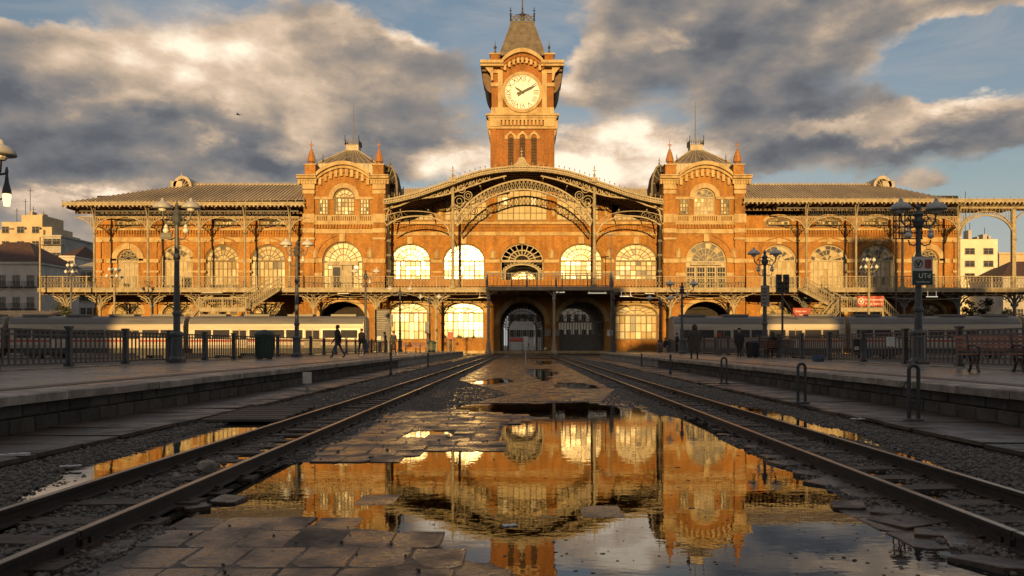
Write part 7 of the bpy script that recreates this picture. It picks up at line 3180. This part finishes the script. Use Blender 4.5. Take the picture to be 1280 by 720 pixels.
# ------------------------------------------------------------------ houses round the station
def house(name, label, x0, x1, y0, depth, z1, cols_, rows, mname, ww=1.2, wh=1.7, z_first=None, roof=None, balcony=False, cornice=True, extras=None, win_col='dark_glass', group=None, pitch_z=None, shutters=False):
    """A block of flats: walls, every window a part with its pane, cornices, roof."""
    o = ((x0 + x1) / 2, y0, 0)
    root = thing(name, label, 'building', o, 0, group)
    b = MB()
    b.box(x0, x1, y0, y0 + depth, -.1, z1)
    b.build('wall', mname, root, o)
    c = MB()
    if cornice:
        c.box(x0 - .3, x1 + .3, y0 - .3, y0 + depth + .3, z1, z1 + .45)
    zf = z_first if z_first is not None else 1.2
    pz = pitch_z or (z1 - zf - .8) / rows
    if cornice:
        for r_ in range(1, rows):
            z = zf + pz * r_ - .75
            c.box(x0 - .08, x1 + .08, y0 - .12, y0 - .003, z, z + .16)
    if c.f:
        c.build('cornice', mname, root, o)
    fm = MB()
    fm.box(-ww / 2 - .12, ww / 2 + .12, -.10, .01, -.14, -.003)
    for s in (-1, 1):
        fm.box(s * ww / 2 - .06, s * ww / 2 + .06, -.07, .01, 0, wh)
    fm.box(-ww / 2, ww / 2, -.07, .01, wh - .06, wh + .08)
    fm.box(-.035, .035, -.06, .01, 0, wh)
    fm.box(-ww / 2, ww / 2, -.055, .01, wh * .62, wh * .66)
    if shutters:
        for s in (-1, 1):
            fm.box(s * (ww * .78) - ww * .22, s * (ww * .78) + ww * .22, -.06, -.002, 0, wh)
    fme = fm.mesh('window', 'white_wall')
    pm = MB()
    pm.face([(-ww / 2, -.02, 0), (ww / 2, -.02, 0), (ww / 2, -.02, wh), (-ww / 2, -.02, wh)])
    pme = pm.mesh('pane', win_col)
    bm_ = None
    if balcony:
        q = MB()
        q.box(-ww * .9, ww * .9, -.9, -.003, -.3, -.16)
        for k in range(9):
            xx = -ww * .88 + ww * 1.76 * k / 8
            q.box(xx - .025, xx + .025, -.89, -.84, -.16, .75)
        q.box(-ww * .9, ww * .9, -.9, -.83, .75, .81)
        bm_ = q.mesh('balcony', 'iron_dark')
    for r_ in range(rows):
        for k in range(cols_):
            x = x0 + (x1 - x0) * (k + .5) / cols_
            loc = (x - o[0], -.003, zf + pz * r_)
            w_ = link('window', fme, root, loc)
            link('pane', pme, w_)
            if bm_ and r_ > 0:
                link('balcony', bm_, root, loc)
    if roof:
        r2 = MB()
        kind, rh, mr = roof
        if kind == 'hip':
            a = [(x0 - .4, y0 - .4, z1 + .45), (x1 + .4, y0 - .4, z1 + .45), (x1 + .4, y0 + depth + .4, z1 + .45), (x0 - .4, y0 + depth + .4, z1 + .45)]
            h_ = min(depth, x1 - x0) * .42
            m_ = [(x0 + h_, y0 + depth / 2, z1 + rh), (x1 - h_, y0 + depth / 2, z1 + rh)]
            r2.face([a[0], a[1], m_[1], m_[0]])
            r2.face([a[1], a[2], m_[1]])
            r2.face([a[2], a[3], m_[0], m_[1]])
            r2.face([a[3], a[0], m_[0]])
        r2.build('roof', mr, root, o)
    if extras:
        extras(root, o)
    return root


pl = Pl(215)


def tan_extra(root, o):
    b = MB()
    # stepped taller parts, terraces, chimneys, aerials
    b.box(pl.X(24), pl.X(50), 216, 226, pl.Z(290), pl.Z(268))
    b.box(pl.X(-4), pl.X(22), 217, 228, pl.Z(290), pl.Z(276))
    b.box(pl.X(50), pl.X(62), 216, 226, pl.Z(300), pl.Z(283))
    b.box(pl.X(28), pl.X(32), 218, 220, pl.Z(270), pl.Z(262))
    b.box(pl.X(40), pl.X(46), 218, 220, pl.Z(270), pl.Z(265))
    b.build('stair_head', 'facade_tan', root, o)
    a = MB()
    for px, py in ((23, 246), (12, 258), (29, 232), (33, 256), (46, 262)):
        a.box(pl.X(px) - .06, pl.X(px) + .06, 218, 218.12, pl.Z(290), pl.Z(py))
        a.box(pl.X(px) - .7, pl.X(px) + .7, 218, 218.1, pl.Z(py) - .8, pl.Z(py) - .72)
    a.build('aerial', 'iron_dark', root, o)


house('apartment_block', 'tall tan apartment block with stepped roof terraces, left behind the dark-roofed house', pl.X(-40), pl.X(54), 215, 18, pl.Z(287), 5, 7, 'facade_tan', 1.9, 1.7, pl.Z(400), extras=tan_extra, cornice=False, pitch_z=3.9)
pl2 = Pl(214)
o_ = house('apartment_block', 'grey balconied side block joined to the tan apartments', pl2.X(54.5), pl2.X(76), 214, 16, pl2.Z(296), 2, 6, 'facade_grey', 2.2, 1.5, pl2.Z(392), balcony=True, pitch_z=3.7)
pl = Pl(150)
house('town_house', 'long pale town house with a dark red roof, at the far left', pl.X(-60), pl.X(47), 150, 14, pl.Z(330), 6, 3, 'facade_white', 1.3, 2.0, pl.Z(412), ('hip', 5.0, 'roof_tile'), True, pitch_z=4.1)
pl = Pl(185)
house('town_house', 'white house with small chimneys between the tan block and the station', pl.X(76), pl.X(93), 185, 14, pl.Z(322), 2, 4, 'facade_white', 1.2, 1.7, pl.Z(400), ('hip', 3.4, 'roof_tile'), False, pitch_z=4)
pl = Pl(178)
house('town_house', 'pale grey house with rooftop rail against the left end of the station', pl.X(92), pl.X(124), 178, 14, pl.Z(338), 4, 3, 'facade_white', 1.1, 1.8, pl.Z(395), ('hip', 3.2, 'roof_zinc'), True, pitch_z=4)

pl = Pl(172)


def cream_extra(root, o):
    b = MB()
    for px, w_, py in ((1207, 3, 287), (1219, 4, 283), (1229, 2, 291), (1238, 5, 288), (1244, 3, 290)):
        b.box(pl.X(px - w_ / 2), pl.X(px + w_ / 2), 174, 176, pl.Z(297), pl.Z(py + 3))
    b.build('chimney', 'facade_grey', root, o)
    a = MB()
    for px, py in ((1216.5, 236), (1222, 276), (1241, 282)):
        a.box(pl.X(px) - .05, pl.X(px) + .05, 175, 175.1, pl.Z(297), pl.Z(py))
    a.build('aerial', 'iron_dark', root, o)


house('apartment_block', 'plain cream block with six paired windows, seen through the right canopy arch', pl.X(1200.5), pl.X(1247), 172, 14, pl.Z(299), 2, 3, 'facade_cream', 2.1, 1.25, pl.Z(349), extras=cream_extra, cornice=False, pitch_z=2.7)
pl = Pl(200)
house('town_house', 'tan balustraded building beyond the right canopy column', pl.X(1249), pl.X(1300), 200, 14, pl.Z(318), 4, 3, 'facade_tan', 1.5, 2.0, pl.Z(390), pitch_z=4.5)
pl = Pl(160)
house('town_house', 'grey house with a dark tiled roof under the right end of the balcony', pl.X(1254), pl.X(1340), 160, 12, pl.Z(348), 6, 2, 'facade_grey', 1.1, 1.9, pl.Z(398), ('hip', 4.0, 'roof_tile'), pitch_z=4)
# street beyond the tunnel
pl = Pl(215)
house('street_house', 'pale street house seen through the central tunnel arch', pl.X(636), pl.X(668), 215, 10, pl.Z(360), 4, 4, 'facade_white', 1.0, 1.8, 3.6, pitch_z=4.2, shutters=True)
house('street_house', 'cream street house half seen through the gate of the arch right of the tunnel', pl.X(669), pl.X(745), 218, 10, pl.Z(368), 8, 3, 'facade_cream', 1.1, 1.9, 3.6, pitch_z=4.2)
o = (pl.X(648), 206, 0)
sh = thing('awning', 'red shop awning glimpsed through the central tunnel', 'awning', o)
b = MB()
b.prism_x([(0, 3.2), (-1.6, 2.5), (-1.6, 2.2), (0, 2.9)], -2.2, 1.4)
b.build('cloth', 'red_sign', sh)
b = MB()
for x in (-2.0, 1.2):
    b.box(x - .05, x + .05, -1.55, -1.45, 0, 2.4)
b.build('pole', 'iron_dark', sh)
# parked van beyond the tunnel
o = (pl.X(657), 196, 0)
vn = thing('parked_van', 'small pale van parked beyond the central tunnel', 'van', o)
b = MB()
b.prism_y([(-.95, .35), (.95, .35), (.98, 1.0), (.85, 1.9), (.7, 2.05), (-.7, 2.05), (-.85, 1.9), (-.98, 1.0)], 0, 4.4)
b.build('body', 'facade_white', vn)
b = MB()
b.prism_y([(-.78, 1.15), (.78, 1.15), (.68, 1.85), (-.68, 1.85)], -.03, .02)
b.build('rear_window', 'dark_glass', vn)
for s in (-1, 1):
    b = MB()
    b.prism_x([(3.4 + .33 * math.cos(q), .33 + .33 * math.sin(q)) for q in np.linspace(0, 2 * PI, 13)[:-1]], s * .84 - .1, s * .84 + .1)
    b.prism_x([(.9 + .33 * math.cos(q), .33 + .33 * math.sin(q)) for q in np.linspace(0, 2 * PI, 13)[:-1]], s * .84 - .1, s * .84 + .1)
    b.build('wheel', 'iron_dark', vn)
    b = MB()
    b.box(s * .78 - .1, s * .78 + .1, -.04, .0, .75, 1.0)
    b.build('tail_lamp', 'red_sign', vn)

# low shelter roof behind the left train
pl = Pl(100)
o = (pl.X(25), 100, 0)
sh = thing('platform_shelter', 'low shelter with a pale ribbed roof behind the left train', 'shelter', o)
b = MB()
xa, xb = pl.X(-60), pl.X(62)
b.prism_x([(98, pl.Z(397)), (103, pl.Z(388)), (103, pl.Z(389.5)), (98, pl.Z(398.5))], xa, xb)
for k in range(40):
    x = xa + (xb - xa) * k / 39
    b.bar((x, 98, pl.Z(397) + .05), (x, 103, pl.Z(388) + .05), .09, .09)
b.build('roof', 'roof_zinc', sh, o)
b = MB()
for k in range(4):
    x = xa + (xb - xa) * (k + .5) / 4
    for y in (98.5, 102.5):
        b.box(x - .1, x + .1, y - .1, y + .1, 0, pl.Z(398.5))
b.build('leg', 'iron_dark', sh, o)
b = MB()
b.box(xa + .2, xb - .2, 102.7, 102.8, 0, pl.Z(392))
b.build('rear_wall', 'facade_grey', sh, o)


# bushes
def bush(label, px, y, py_top, wpx, n, seed, group='bushes under the balcony ends'):
    r_ = random.Random(seed)
    k = y / F
    x = (px - VX) * k
    H_ = CAMH + (VY - py_top) * k
    root = thing('bush', label, 'bush', (x, y, 0), 0, group)
    b = MB()
    for j in range(7):
        a = r_.uniform(0, 2 * PI)
        e = (wpx * k * .3 * math.cos(a), .6 * math.sin(a), H_ * r_.uniform(.5, .85))
        b.tube([(0, 0, 0), (e[0] * .3, e[1] * .3, e[2] * .5), e], [.09, .06, .02], 5)
    b.build('branch', 'bark', root)
    v, f = [], []
    cl_ = [(r_.gauss(0, wpx * k * .24), r_.gauss(0, .8), H_ * (.35 + .6 * r_.random()), r_.uniform(.35, .8)) for _ in range(22)]
    for _ in range(n):
        c = r_.choice(cl_)
        d = Vector((r_.gauss(0, 1), r_.gauss(0, 1), r_.gauss(0, 1))).normalized() * c[3] * r_.random() ** .4
        p = Vector(c[:3]) + d
        if p.z > H_ * 1.05 or p.z < .2:
            continue
        u = Vector((r_.gauss(0, 1), r_.gauss(0, 1), r_.gauss(0, 1))).normalized()
        w_ = u.cross(Vector((r_.gauss(0, 1), r_.gauss(0, 1), r_.gauss(0, 1)))).normalized()
        s = r_.uniform(.09, .19)
        i = len(v)
        v += [tuple(p - u * s), tuple(p + w_ * s * .5), tuple(p + u * s), tuple(p - w_ * s * .5)]
        f.append((i, i + 1, i + 2, i + 3))
    me = bpy.data.meshes.new('foliage')
    me.from_pydata(v, [], f)
    me.materials.append(M['leaf'])
    link('foliage', me, root)
    return root


bush('dark bush beneath the left end of the balcony, beside the end column', 78, 112, 380, 26, 2600, 1)
bush('sunlit bush beneath the right balcony end, left of the grey house', 1228, 124, 372, 26, 2600, 2)
bush('smaller bush under the right end of the balcony by the last column', 1206, 123, 382, 20, 1700, 3)
bush('dark bush at the foot of the grey house on the right', 1262, 140, 384, 22, 1700, 4)
pl_ = Pl(121)
for px, py, w_ in ((268, 352, 0), (1216, 352, 0)):
    pass

# a bird high over the left wing
pl = Pl(140)
o = (pl.X(297.5), 140, pl.Z(143.5))
bd_ = thing('bird', 'small dark bird gliding in the cloud above the left wing', 'bird', o)
b = MB()
b.tube([(-.42, 0, 0), (-.25, 0, .03), (.1, 0, .04), (.35, 0, .02), (.55, 0, 0)], [.02, .08, .10, .06, .015], 7)
for s in (-1, 1):
    v0 = [(-.1, 0, .05), (.2, 0, .05), (.12, s * .5, .18), (-.05, s * .5, .18)]
    b.face(v0)
    b.face([(-.05, s * .5, .18), (.12, s * .5, .18), (-.12, s * 1.0, .10)])
b.face([(.5, -.04, 0), (.78, -.1, .01), (.78, .1, .01), (.5, .04, 0)])
b.build('body', 'cloth_black', bd_)


# ------------------------------------------------------------------ added blocks behind the camera, unseen, sized to shade platforms and facade
def shade_block(label, fx0, fx1, h, y=-62.0, mname='facade_tan', roof=None, depth=16):
    """Added shading block behind the camera; fx0..fx1 in metres across."""
    o = ((fx0 + fx1) / 2, y, 0)
    root = thing('apartment_block', label, 'building', o, 0)  # out of view, added only for the shadow it throws
    b = MB()
    b.box(fx0, fx1, y - depth, y, -.1, h)
    b.box(fx0 - .3, fx1 + .3, y - depth - .3, y + .3, h, h + .5)
    b.build('wall', mname, root, o)
    fm = MB()
    nx, nz = max(2, int((fx1 - fx0) / 3.4)), max(2, int(h / 3.6))
    for i in range(nx):
        for j in range(nz):
            x = fx0 + (fx1 - fx0) * (i + .5) / nx
            z = 1.2 + j * (h - 1.5) / nz
            fm.face([(x - .65, y + .02, z), (x + .65, y + .02, z), (x + .65, y + .02, z + 1.7), (x - .65, y + .02, z + 1.7)])
    fm.build('window', 'dark_glass', root, o)
    if roof:
        r2 = MB()
        xm = (fx0 + fx1) / 2
        r2.prism_y([(fx0 - .4, h + .5), (fx1 + .4, h + .5), (xm + (fx1 - fx0) * .1, h + .5 + roof), (xm - (fx1 - fx0) * .1, h + .5 + roof)], y - depth - .3, y + .3)
        r2.build('roof', 'roof_tile', root, o)
    return root


SH = math.tan(SUN_EL)
DX = math.tan(SUN_AZ)


def rear_for(px0, px1, z_at, d, **kw):
    """Block whose shadow tops out at height z_at at distance d, between the facade columns px0..px1."""
    y = kw.get('y', -62.0)
    x0 = (px0 - VX) * .125 - DX * (125 - y)
    x1 = (px1 - VX) * .125 - DX * (125 - y)
    h = z_at + SH * (d - y)
    return x0, x1, h


REAR = [
    (-420, -30, 17.0, 150, 'unseen tan block added behind the camera to cast shade, far left', 'facade_tan', 3),
    (-28, 170, 6.0, 77, 'unseen grey block added behind the camera to cast shade, left', 'facade_grey', 2.5),
    (172, 356, 5.0, 77, 'unseen low white block added behind the camera to cast shade, left of centre', 'facade_white', 2),
    (358, 612, 3.0, 42, 'unseen low tan block added behind the camera to cast shade', 'facade_tan', 0),
    (613, 770, 9.4, 122, 'unseen tall grey block added straight behind the camera to shade the portico', 'facade_grey', 0),
    (771, 852, 5.0, 77, 'unseen white block added behind the camera to cast shade, right of centre', 'facade_white', 2),
    (854, 906, 1.6, 77, 'unseen low cream block added behind the camera to shape the shade, right of centre', 'facade_cream', 0),
    (908, 978, 4.6, 77, 'second unseen white block added behind the camera to cast shade, right', 'facade_white', 2),
    (980, 1046, 3.6, 80, 'unseen grey block added behind the camera to cast shade, right', 'facade_grey', 2),
    (1064, 1118, 18.0, 125, 'unseen tall block added behind the camera to shade the right wing', 'facade_tan', 0),
    (1119, 1196, 8.8, 125, 'unseen tan block added beside the tall one behind the camera to cast shade', 'facade_tan', 0),
    (1198, 1700, 7.5, 125, 'unseen long grey block added behind the camera to cast shade, far right', 'facade_grey', 3),
]
for px0, px1, z_at, d, lab, mn, rf__ in REAR:
    x0, x1, h = rear_for(px0, px1, z_at, d)
    shade_block(lab, x0, x1, h, mname=mn, roof=rf__)
